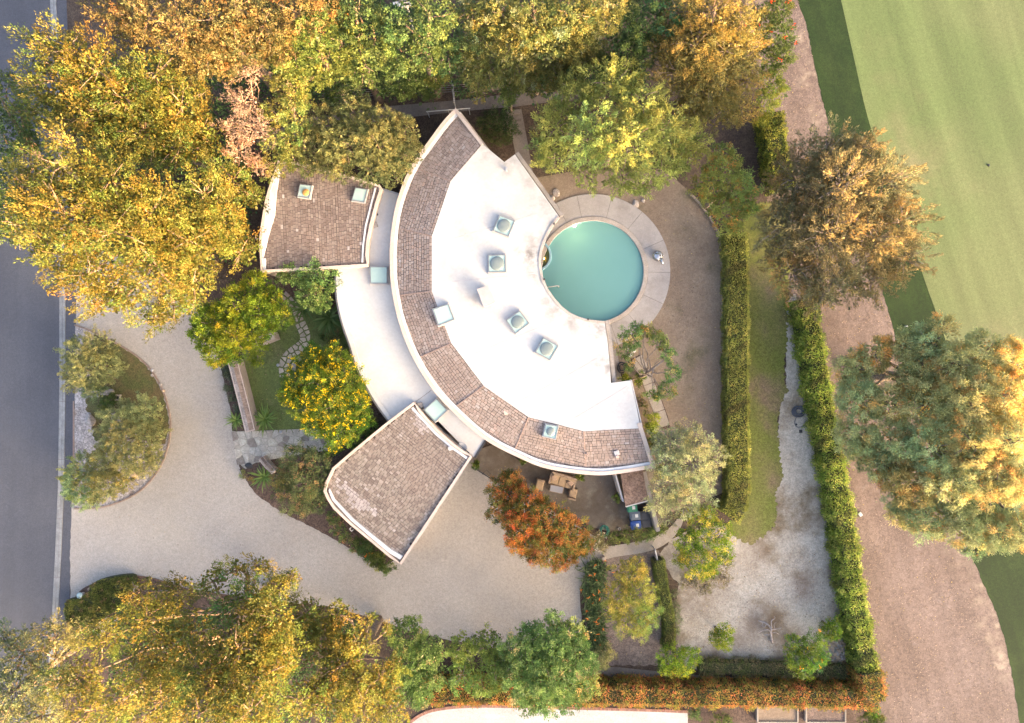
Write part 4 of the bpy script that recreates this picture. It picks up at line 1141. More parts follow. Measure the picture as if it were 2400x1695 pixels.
LEAFTOTAL = [0]
LEAFB = 1.58
QK = 4.35       # leaves per tuft
DK = 1.15      # tufts per crown area
LK = (0.66, 0.82)
CORE = 4.0
def foliage(lobes, tuft=0.35, dens=1.0, per=12, leaf=(0.22, 0.09), pal=None, elong=0.0, up=0.3, outw=0.8, jit=0.7, squash=1.0, inner=0.15, under=0.16, flower=None, hollow=None):
    """lobes: world (x,y,z,r) -> verts, faces, colours of leaf-sized faces gathered into tufts on the lobes' shells"""
    LB = np.array(lobes, float); leaf = (leaf[0] * LK[0], leaf[1] * LK[1])
    TC = []; TD = []; LT = []
    for i, (x, y, z, r) in enumerate(LB):
        n = max(6, int(DK * dens * 4.0 * (r / tuft) ** 2))
        d = unit(rng.normal(size=(n, 3)))
        keep = (d[:, 2] > -0.25) | (rng.random(n) < under)
        d = d[keep]; n = len(d)
        rad = r * rng.uniform(0.72, 1.08, n) * (1 + 0.10 * np.sin(5 * d[:, 0] + i) + 0.10 * np.sin(6 * d[:, 1] + 2 * i))
        ins = rng.random(n) < inner
        rad[ins] *= rng.uniform(0.35, 0.8, ins.sum())
        p = np.array([x, y, z]) + d * rad[:, None] * np.array([1, 1, squash])
        ok = np.ones(n, bool)
        for j, (x2, y2, z2, r2) in enumerate(LB):
            if j == i: continue
            q = (p - np.array([x2, y2, z2])) / np.array([1, 1, squash])
            ok &= np.linalg.norm(q, axis=1) > r2 * 0.72
        ok &= p[:, 2] > 0.06
        if hollow is not None:
            pass
        TC.append(p[ok]); TD.append(d[ok])
        h = rng.normal() * 0.13; LT.append(np.tile(np.array([1 + h, 1.0, 1 - 0.6 * h]) * rng.uniform(0.86, 1.16), (ok.sum(), 1)))
    TC = np.concatenate(TC); TD = np.concatenate(TD)
    nt = len(TC)
    tcol = pick(pal, nt) * np.concatenate(LT) * rng.uniform(0.72, 1.28, (nt, 1))
    ax = unit(TD * outw + np.array([0, 0, 1.0]) * up + rng.normal(size=(nt, 3)) * 0.25)
    k = max(2, int(per * QK))
    cc = np.repeat(TC, k, axis=0); aa = np.repeat(ax, k, axis=0); col = np.repeat(tcol, k, axis=0)
    N_ = len(cc)
    off = rng.normal(size=(N_, 3)) * tuft * 0.36
    if elong:
        t = rng.uniform(-0.5, 1.0, N_)[:, None]
        off = off * (1.05 - 0.55 * np.clip(t, 0, 1)) * 0.75 + aa * t * elong
    cc = cc + off
    dd = unit(aa + unit(off) * 0.5 + rng.normal(size=(N_, 3)) * jit)
    L = leaf[0] * rng.uniform(0.65, 1.3, N_); W = leaf[1] * rng.uniform(0.7, 1.25, N_)
    col = col * rng.uniform(0.78, 1.22, (N_, 1)) * rng.uniform(0.95, 1.05, (N_, 3))
    if flower:
        rgb, frac, sz = flower
        top = TC[:, 2] > np.quantile(TC[:, 2], 0.35)
        sel = np.where(top & (rng.random(nt) < frac))[0]
        fc = np.repeat(TC[sel] + TD[sel] * tuft * 0.7, 7, axis=0); fc = fc + rng.normal(size=fc.shape) * sz * 0.6
        fd = unit(np.repeat(TD[sel], 7, axis=0) + np.array([0, 0, .6]) + rng.normal(size=fc.shape) * 0.8)
        cc = np.concatenate([cc, fc]); dd = np.concatenate([dd, fd])
        L = np.concatenate([L, np.full(len(fc), sz)]); W = np.concatenate([W, np.full(len(fc), sz * 0.8)])
        col = np.concatenate([col, np.array(rgb) * rng.uniform(0.8, 1.2, (len(fc), 1))])
    # sparse larger leaf sprays inside the crown close it against the light
    ci = []
    for (x, y, z, r) in LB:
        m_ = int(5.0 * (r / 0.34) ** 2 * CORE) + 4
        d = unit(rng.normal(size=(m_, 3)))
        ci.append(np.array([x, y, z - 0.05 * r]) + d * (r * rng.uniform(0.45, 0.86, m_))[:, None] * np.array([1, 1, squash]))
    ci = np.concatenate(ci); ci = ci[ci[:, 2] > 0.06]; m_ = len(ci)
    big = 0.20 if LB[:, 3].mean() > 0.9 else 0.15
    cc = np.concatenate([cc, ci]); dd = np.concatenate([dd, unit(rng.normal(size=(m_, 3)))])
    L = np.concatenate([L, big * rng.uniform(0.8, 1.4, m_)]); W = np.concatenate([W, big * 0.7 * rng.uniform(0.7, 1.2, m_)])
    col = np.concatenate([col, pick(pal, m_) * rng.uniform(0.7, 1.1, (m_, 1))])
    v, f = leaf_quads(cc, dd, L, W)
    LEAFTOTAL[0] += len(f)
    return v, f, np.clip(col, 0.004, 0.9), TC

def limb(a, b, r0, r1, n=4, sag=0.12, seed=0):
    a = np.array(a, float); b = np.array(b, float); L = np.linalg.norm(b - a)
    r = np.random.default_rng(seed)
    pts = [a + (b - a) * t + (r.normal(size=3) * L * 0.05 + np.array([0, 0, -sag * L]) * math.sin(math.pi * t)) * (0 < t < 1) for t in np.linspace(0, 1, n)]
    return tube_vf(pts, list(np.linspace(r0, r1, n)), 6)

def tree(name, label, cat, lobes_px, zs=1.0, grow=1.05, fill=True, mat='leaf', bark='bark', trunk=0.22, twigs=0, group=None, base_px=None, crown='crown', **kw):
    """lobes_px: (px, py, radius px, height of the lobe centre)"""
    LB = []
    for (x, y, r, z) in lobes_px:
        z *= zs
        p = P(x, y, z); rw = r * S * (1 - z / CAMH); LB.append((p[0], p[1], z, max(0.45 * rw, grow * rw - 0.22 * kw.get('tuft', 0.35) - 0.06 * kw.get('elong', 0.0))))
    if fill and len(LB) >= 10:       # close the hollows between neighbouring boughs with lower ones
        ext = []
        for i in range(len(LB)):
            for j in range(i + 1, len(LB)):
                a, b = np.array(LB[i]), np.array(LB[j])
                if np.linalg.norm(a[:3] - b[:3]) < 0.95 * (a[3] + b[3]):
                    m = (a + b) / 2; m[2] -= 0.35 * m[3]; m[3] *= 0.82
                    if all(np.linalg.norm(m[:3] - q[:3]) > 0.62 * m[3] for q in ext): ext.append(m)
        LB = LB + [tuple(q) for q in ext]
    A = np.array(LB)
    if base_px is not None: bx, by = P(*base_px)[:2]
    else:
        w = A[:, 3] ** 2; bx, by = (A[:, 0] * w).sum() / w.sum(), (A[:, 1] * w).sum() / w.sum()
    root = empty(name, (bx, by, 0), label, cat, group)
    v, f, c, TC = foliage(LB, **kw)
    mk(crown, v, f, M[mat], parent=root, colors=c)
    parts = []
    zc = A[:, 2].mean(); top = A[np.argmax(A[:, 2])]
    h0 = max(0.3, min(zc * 0.55, A[:, 2].min() * 0.8))
    mid = np.array([bx, by, h0])
    tp = np.array([(bx + top[0]) / 2, (by + top[1]) / 2, max(h0 + 0.2, top[2] * 0.85)])
    parts.append(tube_vf([(bx, by, -0.05), (bx + 0.04, by - 0.03, h0 * 0.3), tuple(mid), tuple(tp), (top[0], top[1], top[2] + top[3] * 0.5)], [trunk * 1.25, trunk, trunk * 0.85, trunk * 0.5, trunk * 0.12], 8))
    for i, (x, y, z, r) in enumerate(LB[:len(lobes_px)]):
        t = rng.uniform(0.0, 0.8)
        st = mid + (tp - mid) * t
        if st[2] > z: st = mid
        parts.append(limb(st, (x, y, z), trunk * 0.42, trunk * 0.14, 4, 0.06, i))
        for j in range(2 + (2 if twigs else 0)):
            d = unit(rng.normal(size=3) + np.array([0, 0, 0.7]))
            parts.append(limb((x, y, z), np.array([x, y, z]) + d * r * 0.95, trunk * 0.13, 0.012, 3, -0.05, 99 + i * 7 + j))
    if twigs:
        sel = rng.choice(len(TC), size=min(twigs, len(TC)), replace=False)
        for q in TC[sel]:
            i = int(np.argmin(np.linalg.norm(A[:, :3] - q, axis=1)))
            o = A[i, :3] + (q - A[i, :3]) * 0.2
            e = q + (q - o) * 0.12
            parts.append(limb(o, e, 0.03, 0.008, 3, 0.02, int(abs(q[0]) * 1000)))
    v, f = joinvf(parts)
    mk('trunk', v, f, M[bark], parent=root, smooth=True)
    return root

def hedge(name, label, px, w, h, pal, leaf=(0.10, 0.05), dens=260, noise=0.06, group=None, ends=True, fl=None, mat='leaf'):
    """clipped hedge along a photo-pixel path given at its top height"""
    ctr = [np.array(P(x, y, h)[:2]) for x, y in px]
    seg = [np.linalg.norm(b - a) for a, b in zip(ctr, ctr[1:])]; L = sum(seg)
    mx = ctr[len(ctr) // 2]
    root = empty(name, (mx[0], mx[1], 0), label, 'hedge', group)
    v, f = ribbon_vf([tuple(p) for p in ctr], -w / 2 + 0.10, w / 2 - 0.10, 0.0, h - 0.12)
    mk('dark_core', v, f, M['inner'], parent=root)  # solid dark block added inside so no light passes
    area = L * (w + 2 * h)
    n = int(area * dens * 1.45)
    cum = np.concatenate([[0], np.cumsum(seg)])
    s = rng.uniform(0, L, n); i = np.clip(np.searchsorted(cum, s) - 1, 0, len(seg) - 1)
    A = np.array(ctr); t = ((s - cum[i]) / np.array(seg)[i])[:, None]
    p = A[i] * (1 - t) + A[i + 1] * t
    tg = unit(A[i + 1] - A[i]); nr = np.stack([-tg[:, 1], tg[:, 0]], 1)
    q = rng.uniform(0, w + 2 * h, n)
    bul = noise * (np.sin(s * 2.3) + np.sin(s * 5.1 + 1)) * 0.5 + rng.normal(size=n) * noise * 0.6
    pos = np.zeros((n, 3)); nn = np.zeros((n, 3))
    a = q < h; b = q > h + w; c = ~(a | b)
    pos[a] = np.column_stack([p[a] - nr[a] * (w / 2 - 0.02 + bul[a])[:, None], q[a]]); nn[a] = np.column_stack([-nr[a], np.zeros(a.sum())])
    pos[b] = np.column_stack([p[b] + nr[b] * (w / 2 - 0.02 + bul[b])[:, None], q[b] - h - w]); nn[b] = np.column_stack([nr[b], np.zeros(b.sum())])
    u = (q[c] - h - w / 2); edge = np.clip((np.abs(u) - w / 2 + 0.15) / 0.15, 0, 1)
    pos[c] = np.column_stack([p[c] + nr[c] * u[:, None], h - 0.04 + bul[c] - 0.10 * edge ** 2]); nn[c] = [0, 0, 1]
    cl = np.floor(pos / 0.22).astype(int); hsh = (cl[:, 0] * 73856093 ^ cl[:, 1] * 19349663 ^ cl[:, 2] * 83492791) % 997
    tab = pick(pal, 997) * rng.uniform(0.8, 1.2, (997, 1))
    ph = rng.uniform(0, 6.28, 3)
    lowf = 1 + 0.12 * np.sin(s * 0.8 + ph[0]) + 0.10 * np.sin(s * 2.1 + ph[1]) + 0.08 * np.sin(s * 4.7 + 3 * q + ph[2])
    col = tab[hsh] * rng.uniform(0.75, 1.25, (n, 1)) * lowf[:, None]
    dry = (np.sin(s * 1.3 + ph[1]) + np.sin(s * 3.3 + 2.0 * q + ph[0])) > 1.55
    col[dry] = col[dry] * 0.5 + np.array([0.12, 0.085, 0.045]) * 0.5
    d = unit(nn * 0.7 + rng.normal(size=(n, 3)) * 0.8 + np.array([0, 0, 0.25]))
    v, f = leaf_quads(pos, d, leaf[0] * rng.uniform(0.7, 1.3, n), leaf[1] * rng.uniform(0.7, 1.3, n))
    LEAFTOTAL[0] += n
    mk('foliage', v, f, M[mat], parent=root, colors=np.clip(col, 0.004, 0.9))
    return root

# leaf colours (linear)
OLIVE = [((0.0849, 0.0849, 0.0192), 4), ((0.1107, 0.0996, 0.0221), 3), ((0.0664, 0.0701, 0.0185), 2), ((0.1402, 0.107, 0.0258), 1.5), ((0.066, 0.092, 0.02), 3.0), ((0.09, 0.115, 0.026), 2)]
TAWNY = [((0.107, 0.0922, 0.0369), 4), ((0.1365, 0.107, 0.0443), 3), ((0.0701, 0.0738, 0.0295), 2.5), ((0.1624, 0.0959, 0.0369), 0.8)]
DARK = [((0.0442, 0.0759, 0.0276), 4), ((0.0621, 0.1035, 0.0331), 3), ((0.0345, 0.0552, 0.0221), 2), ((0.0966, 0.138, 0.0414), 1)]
MID = [((0.065, 0.095, 0.025), 4), ((0.085, 0.115, 0.03), 3), ((0.048, 0.072, 0.02), 2), ((0.13, 0.15, 0.04), 1)]
LIGHT = [((0.1752, 0.2066, 0.0585), 4), ((0.2124, 0.2369, 0.0675), 3), ((0.1274, 0.1613, 0.045), 2)]
GREYG = [((0.105, 0.12, 0.055), 4), ((0.135, 0.15, 0.07), 3), ((0.08, 0.095, 0.045), 2)]
LIME = [((0.0803, 0.1263, 0.0107), 4), ((0.1224, 0.1606, 0.0122), 3), ((0.1989, 0.1913, 0.0153), 0.8), ((0.0459, 0.0842, 0.0107), 2)]
GLOSS = [((0.0633, 0.1076, 0.0278), 4), ((0.0948, 0.1518, 0.038), 3), ((0.1392, 0.1898, 0.0569), 2), ((0.253, 0.2024, 0.0886), 0.5)]
PHOT = [((0.075, 0.085, 0.02), 3), ((0.20, 0.10, 0.025), 3), ((0.27, 0.12, 0.03), 2.2), ((0.30, 0.09, 0.035), 1.2), ((0.05, 0.065, 0.018), 2), ((0.17, 0.145, 0.03), 2)]
PINE = [((0.225, 0.235, 0.095), 4), ((0.265, 0.25, 0.105), 3), ((0.165, 0.185, 0.075), 2), ((0.33, 0.21, 0.07), 1.1)]  # last orange tone stands in for warm sun on the needles
WISPY = [((0.1267, 0.1136, 0.0568), 4), ((0.1529, 0.1311, 0.0612), 3), ((0.0874, 0.0874, 0.0454), 3), ((0.1748, 0.1311, 0.0524), 1)]
YG = [((0.17, 0.17, 0.034), 4), ((0.221, 0.187, 0.0467), 3), ((0.1105, 0.136, 0.0255), 2.5)]
SAGE = [((0.2195, 0.2404, 0.1201), 4), ((0.2612, 0.2664, 0.1358), 3), ((0.1672, 0.1933, 0.0941), 2)]

EVG = dict(tuft=0.52, dens=1.05, per=16, leaf=(0.23, 0.07), elong=0.85, up=1.0, outw=0.75, jit=0.5, grow=1.12)
# --- low dark growth added so canopy gaps look deeply shaded
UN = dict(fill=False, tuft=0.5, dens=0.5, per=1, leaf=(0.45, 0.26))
tree('undergrowth', 'added dark filler growth for the shade beneath the golden evergreens at the left', 'shrub', [(x, y, 62, 2.6) for x in (250, 350, 450, 540) for y in (170, 270, 370, 470, 570)], trunk=0.08, pal=DARK, **UN)
tree('undergrowth', 'added dark filler growth for the shade along the back fence beneath the top row of trees', 'shrub', [(x, y, 56, 2.4) for x in range(620, 1480, 95) for y in (40, 120, 185)], trunk=0.08, pal=DARK, **UN)
tree('undergrowth', 'added dark filler growth for the shade in the bottom left corner beneath the brightest evergreen', 'shrub', [(x, y, 56, 2.2) for x in (300, 400, 500, 600, 700, 800) for y in (1470, 1560, 1650)], trunk=0.08, pal=DARK, **UN)
# --- tall golden evergreens on the street side
tree('evergreen_tree', 'tallest golden evergreen leaning over the street at the left, above the gravel drive', 'tree',
     [(75, 440, 62, 14), (150, 385, 70, 14.5), (60, 530, 62, 13), (150, 495, 85, 14.4), (262, 425, 75, 12.8), (262, 545, 85, 13), (135, 595, 66, 11.6), (205, 645, 66, 10.6), (350, 505, 85, 11.4), (365, 620, 75, 10.4), (300, 690, 55, 8.8), (362, 748, 34, 7.2), (440, 565, 75, 9.4), (455, 665, 52, 8.2), (520, 515, 66, 8), (565, 590, 42, 6.8), (405, 710, 46, 7.4), (480, 455, 62, 9.6), (230, 715, 36, 8.4)],
     trunk=0.42, twigs=60, pal=OLIVE, **EVG)
tree('evergreen_tree', 'golden evergreen with a bare-twigged tip over the street in the top left', 'tree',
     [(95, 100, 36, 14.6), (165, 115, 52, 14.2), (230, 165, 66, 13.8), (125, 190, 62, 13.2), (105, 262, 52, 12), (190, 275, 66, 12.2), (290, 230, 70, 12.2), (365, 170, 56, 12), (340, 305, 75, 10.6), (425, 250, 66, 10.2), (420, 345, 62, 9), (260, 345, 52, 10.4), (490, 335, 44, 8), (545, 420, 50, 7.4), (590, 460, 36, 6.6)],
     zs=0.88, trunk=0.34, twigs=110, pal=OLIVE, **EVG)
tree('conifer_tree', 'broad tawny conifer with clumped needles along the top left edge', 'tree',
     [(270, 15, 55, 15), (350, 40, 60, 15.5), (430, 70, 62, 15), (500, 45, 68, 15.2), (560, 105, 62, 14), (620, 60, 62, 14.6), (645, 118, 48, 13), (700, 30, 62, 15), (765, 18, 42, 14), (480, 130, 52, 13.4), (420, 160, 42, 12.4), (560, 15, 56, 16), (310, 92, 42, 13), (540, 165, 34, 11.5), (800, 5, 40, 13)],
     zs=0.74, trunk=0.35, twigs=50, pal=TAWNY, tuft=0.40, dens=1.1, per=11, leaf=(0.22, 0.07), elong=0.45, up=0.6, outw=0.8, jit=0.7)
tree('evergreen_tree', 'deep green evergreen left of the road verge, half under the golden trees', 'tree',
     [(15, 230, 56, 7), (55, 275, 46, 6), (15, 335, 50, 6.2), (20, 425, 42, 6.5), (20, 490, 46, 7), (35, 545, 32, 5.6), (75, 330, 30, 5)],
     trunk=0.25, pal=DARK, tuft=0.4, dens=1.0, per=11, leaf=(0.22, 0.08), elong=0.4)
tree('evergreen_tree', 'mid green tree between the tawny conifer and the dark top row', 'tree',
     [(690, 120, 62, 9), (745, 75, 56, 10), (765, 150, 56, 8), (705, 200, 44, 7), (800, 95, 46, 8.5)],
     trunk=0.28, pal=MID, tuft=0.38, dens=1.1, per=12, leaf=(0.2, 0.08), elong=0.3)
tree('broadleaf_tree', 'light green tree right of the pinkish dead tree near the left wing', 'tree',
     [(680, 195, 42, 8), (690, 265, 40, 7.4), (655, 335, 42, 6.6), (700, 315, 30, 6), (645, 392, 34, 5.6), (645, 265, 36, 7.4), (690, 375, 28, 5.2)],
     trunk=0.2, pal=[((0.115, 0.125, 0.035), 3), ((0.09, 0.12, 0.035), 3), ((0.15, 0.14, 0.045), 2)], tuft=0.34, dens=1.1, per=12, leaf=(0.18, 0.08), elong=0.2)
tree('dead_tree', 'dead pinkish brown tree with bare twigs behind the left wing', 'tree',
     [(590, 175, 32, 9), (570, 240, 42, 8.6), (595, 300, 44, 8), (560, 355, 40, 7.2), (605, 395, 26, 6.4), (540, 300, 30, 8)],
     bark='drywood', trunk=0.07, twigs=420, pal=[((0.175, 0.13, 0.108), 3), ((0.14, 0.10, 0.082), 3), ((0.21, 0.165, 0.14), 2)], tuft=0.36, dens=0.9, per=11, leaf=(0.2, 0.035), elong=0.5)
tree('olive_tree', 'grey green tree in front of the top of the crescent roof, over the left wing', 'tree',
     [(760, 290, 48, 5.6), (830, 265, 48, 5.8), (900, 300, 46, 5.6), (950, 310, 40, 5.4), (740, 350, 44, 5.2), (810, 340, 50, 6), (890, 350, 52, 6), (955, 365, 36, 5.2), (790, 395, 40, 5), (870, 405, 36, 5), (920, 400, 34, 5), (720, 400, 24, 4.6)],
     trunk=0.18, pal=[((0.11, 0.125, 0.05), 4), ((0.145, 0.15, 0.06), 3), ((0.08, 0.095, 0.04), 2.5), ((0.18, 0.165, 0.065), 1)], tuft=0.30, dens=1.15, per=13, leaf=(0.15, 0.05), elong=0.25)
# --- dark row along the top
tree('evergreen_tree', 'dark evergreen in the top row above the olive tree', 'tree',
     [(840, 30, 60, 10), (880, 90, 60, 8.8), (850, 155, 52, 7), (800, 190, 46, 5.5), (760, 215, 40, 4.5)], trunk=0.28, pal=DARK, tuft=0.38, dens=1.1, per=12, leaf=(0.2, 0.085), elong=0.25)
tree('evergreen_tree', 'dark evergreen in the top row, behind the white garden frame', 'tree',
     [(960, 70, 60, 9.4), (1010, 40, 56, 10), (940, 120, 52, 8), (1000, 120, 52, 8), (1050, 130, 46, 7)], trunk=0.28, pal=DARK, tuft=0.38, dens=1.1, per=12, leaf=(0.2, 0.085), elong=0.25)
tree('flowering_shrub', 'bright mid green shrub along the fence at the foot of the dark top row', 'shrub',
     [(930, 190, 40, 3.4), (975, 185, 40, 3.6), (1015, 175, 36, 3.4), (1000, 205, 24, 2.6), (955, 213, 24, 2.4)], trunk=0.08, pal=MID, tuft=0.28, dens=1.2, per=11, leaf=(0.14, 0.07))
tree('evergreen_tree', 'huge rounded evergreen with sunlit orange crown at the top centre', 'tree',
     [(1105, 22, 46, 14), (1175, 30, 56, 15), (1250, 38, 60, 15.5), (1330, 28, 60, 15.5), (1400, 18, 54, 15), (1445, 12, 38, 14), (1125, 88, 46, 12), (1200, 95, 55, 13), (1280, 100, 55, 13), (1350, 85, 55, 12.6), (1100, 140, 44, 9.4), (1145, 172, 44, 8.2), (1212, 155, 48, 9.4), (1290, 150, 46, 9.4), (1350, 140, 48, 9.2), (1395, 105, 46, 10), (1120, 212, 26, 6), (1240, 196, 36, 7), (1310, 182, 40, 7.6)],
     zs=0.66, trunk=0.3, twigs=20, pal=[((0.10, 0.11, 0.035), 4), ((0.13, 0.125, 0.04), 3), ((0.075, 0.09, 0.03), 3), ((0.16, 0.17, 0.09), 1)], tuft=0.36, dens=1.15, per=12, leaf=(0.19, 0.075), elong=0.3)
tree('small_tree', 'slim bright green tree standing over the back path near the round bush', 'tree',
     [(1195, 210, 24, 4.4), (1190, 238, 20, 3.8), (1205, 190, 22, 4.6)], trunk=0.08, pal=MID, tuft=0.24, dens=1.2, per=12, leaf=(0.14, 0.06))
tree('evergreen_tree', 'dark evergreen right of the orange crowned tree at the top', 'tree',
     [(1465, 60, 56, 8), (1515, 50, 56, 8.4), (1475, 130, 48, 7), (1565, 30, 52, 9), (1420, 165, 40, 6), (1525, 110, 40, 7)], trunk=0.25, pal=DARK, tuft=0.38, dens=1.05, per=12, leaf=(0.2, 0.085), elong=0.25)
tree('oak_tree', 'spreading oak with orange gold crown at the top right beside the mulch strip', 'tree',
     [(1590, 30, 55, 12), (1670, 28, 60, 13), (1740, 60, 55, 12), (1630, 108, 60, 12), (1700, 120, 56, 12), (1585, 170, 48, 10), (1660, 200, 60, 9.6), (1735, 190, 48, 9.6), (1615, 250, 44, 7.2), (1690, 260, 48, 7), (1755, 130, 40, 11), (1560, 110, 40, 10), (1740, 250, 34, 7)],
     zs=0.78, trunk=0.3, twigs=60, pal=[((0.13, 0.115, 0.035), 4), ((0.17, 0.135, 0.04), 3), ((0.09, 0.085, 0.03), 3)], tuft=0.36, dens=1.05, per=12, leaf=(0.2, 0.05), elong=0.55, up=0.4)
tree('berry_bush', 'dense green bush dotted with red berries beside the top of the mulch strip', 'shrub',
     [(1815, 25, 44, 4.6), (1815, 85, 44, 4.6), (1832, 135, 32, 4), (1790, 55, 38, 4.6), (1800, 140, 32, 3.8)], trunk=0.1, pal=MID, tuft=0.28, dens=1.25, per=11, leaf=(0.14, 0.065), flower=((0.85, 0.10, 0.03), 0.16, 0.12))
tree('shrub', 'yellow green shrub at the upper end of the tall right hedge, below the berry bush', 'shrub',
     [(1800, 190, 30, 3.4), (1815, 215, 28, 3.2), (1795, 240, 32, 3), (1785, 275, 22, 2.6)], trunk=0.08, pal=[((0.13, 0.15, 0.02), 4), ((0.19, 0.18, 0.03), 3), ((0.07, 0.10, 0.02), 2)], tuft=0.26, dens=1.2, per=11, leaf=(0.14, 0.07))
tree('pepper_tree', 'large pale green feathery tree above the pool', 'tree',
     [(1430, 195, 58, 8), (1350, 228, 52, 7), (1500, 240, 56, 8.2), (1560, 300, 58, 7.6), (1300, 300, 52, 6), (1380, 320, 64, 8), (1470, 330, 68, 8.6), (1605, 350, 46, 6), (1300, 375, 42, 5), (1375, 415, 40, 4.6), (1460, 418, 46, 5), (1550, 398, 50, 5.6), (1625, 325, 38, 6), (1480, 170, 40, 7.4), (1270, 350, 26, 4.8), (1510, 440, 24, 4.2)],
     trunk=0.32, twigs=40, pal=LIGHT, tuft=0.42, dens=1.0, per=14, leaf=(0.28, 0.065), elong=0.5, up=0.35, outw=1.0, jit=0.5)
tree('maple_tree', 'green tree with orange tinted right edge between the dry lawn and the hedge', 'tree',
     [(1690, 398, 48, 5.4), (1742, 440, 38, 5.2), (1660, 440, 40, 4.8), (1702, 498, 44, 4.4), (1752, 482, 28, 4.6), (1690, 365, 32, 5.6), (1720, 530, 22, 3.6)],
     trunk=0.18, pal=[((0.16, 0.205, 0.052), 4), ((0.21, 0.235, 0.06), 3), ((0.33, 0.19, 0.05), 1.2), ((0.115, 0.16, 0.04), 2)], tuft=0.28, dens=1.15, per=12, leaf=(0.15, 0.07))
tree('wispy_tree', 'big wispy brown green tree straddling the right hedge and the golf rough', 'tree',
     [(1935, 355, 56, 8.6), (2015, 345, 48, 9), (1870, 425, 66, 7.4), (1970, 440, 74, 9.6), (2068, 430, 62, 9.2), (2110, 520, 58, 9), (1845, 530, 66, 7), (1945, 550, 78, 9), (2050, 560, 68, 9), (2120, 610, 48, 8), (1855, 635, 56, 6), (1950, 660, 60, 7), (2040, 655, 48, 7), (1905, 695, 34, 5)],
     trunk=0.32, bark='palebark', twigs=330, pal=WISPY, tuft=0.42, dens=1.2, per=17, leaf=(0.24, 0.06), elong=0.75, up=0.35, outw=1.0, jit=0.45)
PN = dict(pal=PINE, tuft=0.30, dens=1.0, per=20, leaf=(0.28, 0.045), elong=0.0, up=0.25, outw=0.9, jit=0.9, mat='needle', bark='bark')
tree('pine_tree', 'pale needled pine by the golf rough, the upper of the two on the right edge', 'tree',
     [(2000, 862, 40, 9), (2052, 832, 38, 9.8), (2120, 806, 34, 11), (2170, 800, 38, 11.8), (2208, 770, 28, 12.6), (2160, 870, 50, 11.5), (2232, 850, 54, 13), (2300, 830, 50, 13.6), (2360, 845, 44, 13.6), (2012, 935, 52, 9), (2092, 945, 48, 10.4), (2180, 945, 58, 12.2), (2270, 930, 58, 14), (2362, 930, 58, 14.6)],
     trunk=0.36, twigs=30, zs=0.73, **PN)
tree('pine_tree', 'pale needled pine with orange lower fringe, lower of two on the right edge', 'tree',
     [(2002, 1025, 50, 8.4), (2090, 1045, 52, 10), (2180, 1050, 58, 12), (2280, 1035, 62, 14), (2370, 1030, 54, 14.6), (2060, 1090, 42, 9), (2130, 1140, 54, 10.4), (2232, 1130, 62, 12.6), (2322, 1130, 62, 13.6), (2392, 1130, 46, 14), (2168, 1215, 50, 10.6), (2250, 1230, 54, 11.6), (2330, 1240, 48, 12), (2390, 1240, 40, 12.6), (2285, 1285, 28, 11), (2110, 1200, 32, 9)],
     trunk=0.36, twigs=30, zs=0.73, **PN)
# --- bottom left
tree('evergreen_tree', 'golden evergreen with bright plumes filling the bottom left corner', 'tree',
     [(185, 1590, 54, 8), (250, 1490, 54, 8.4), (330, 1385, 36, 6), (340, 1455, 56, 8.8), (420, 1392, 46, 8), (500, 1362, 42, 8.8), (560, 1332, 32, 9), (612, 1325, 30, 9.6), (645, 1382, 44, 9), (686, 1345, 20, 9), (560, 1420, 60, 11), (640, 1450, 60, 11.4), (450, 1480, 66, 11), (360, 1540, 66, 11.4), (470, 1570, 70, 13.4), (560, 1520, 66, 13.4), (605, 1590, 66, 13.4), (380, 1640, 66, 13), (290, 1640, 56, 11), (210, 1665, 46, 9), (480, 1665, 66, 15), (585, 1665, 66, 15), (655, 1540, 54, 12), (720, 1435, 44, 8.4), (700, 1500, 46, 9)],
     trunk=0.45, twigs=90, pal=OLIVE, **EVG)
tree('evergreen_tree', 'olive gold evergreen at the bottom, right of the brightest one', 'tree',
     [(790, 1440, 38, 8), (840, 1500, 40, 8.4), (800, 1560, 54, 9.4), (760, 1500, 44, 8.4), (895, 1595, 44, 8), (850, 1640, 58, 9.4), (925, 1560, 26, 7), (920, 1665, 44, 8), (760, 1640, 54, 10), (705, 1640, 54, 11), (905, 1480, 20, 7.4), (870, 1450, 18, 7.4)],
     trunk=0.32, twigs=40, pal=OLIVE, **EVG)
tree('willow_tree', 'hazy grey green tree over the street at the bottom left edge', 'tree',
     [(55, 1530, 62, 6), (130, 1490, 46, 5.8), (35, 1620, 62, 7), (130, 1600, 54, 7), (100, 1675, 54, 7), (190, 1478, 26, 4.8), (15, 1680, 50, 7), (10, 1500, 34, 5.6)],
     trunk=0.25, twigs=120, pal=GREYG, tuft=0.40, dens=1.1, per=15, leaf=(0.22, 0.05), elong=0.5, up=0.3, outw=1.0, jit=0.5)
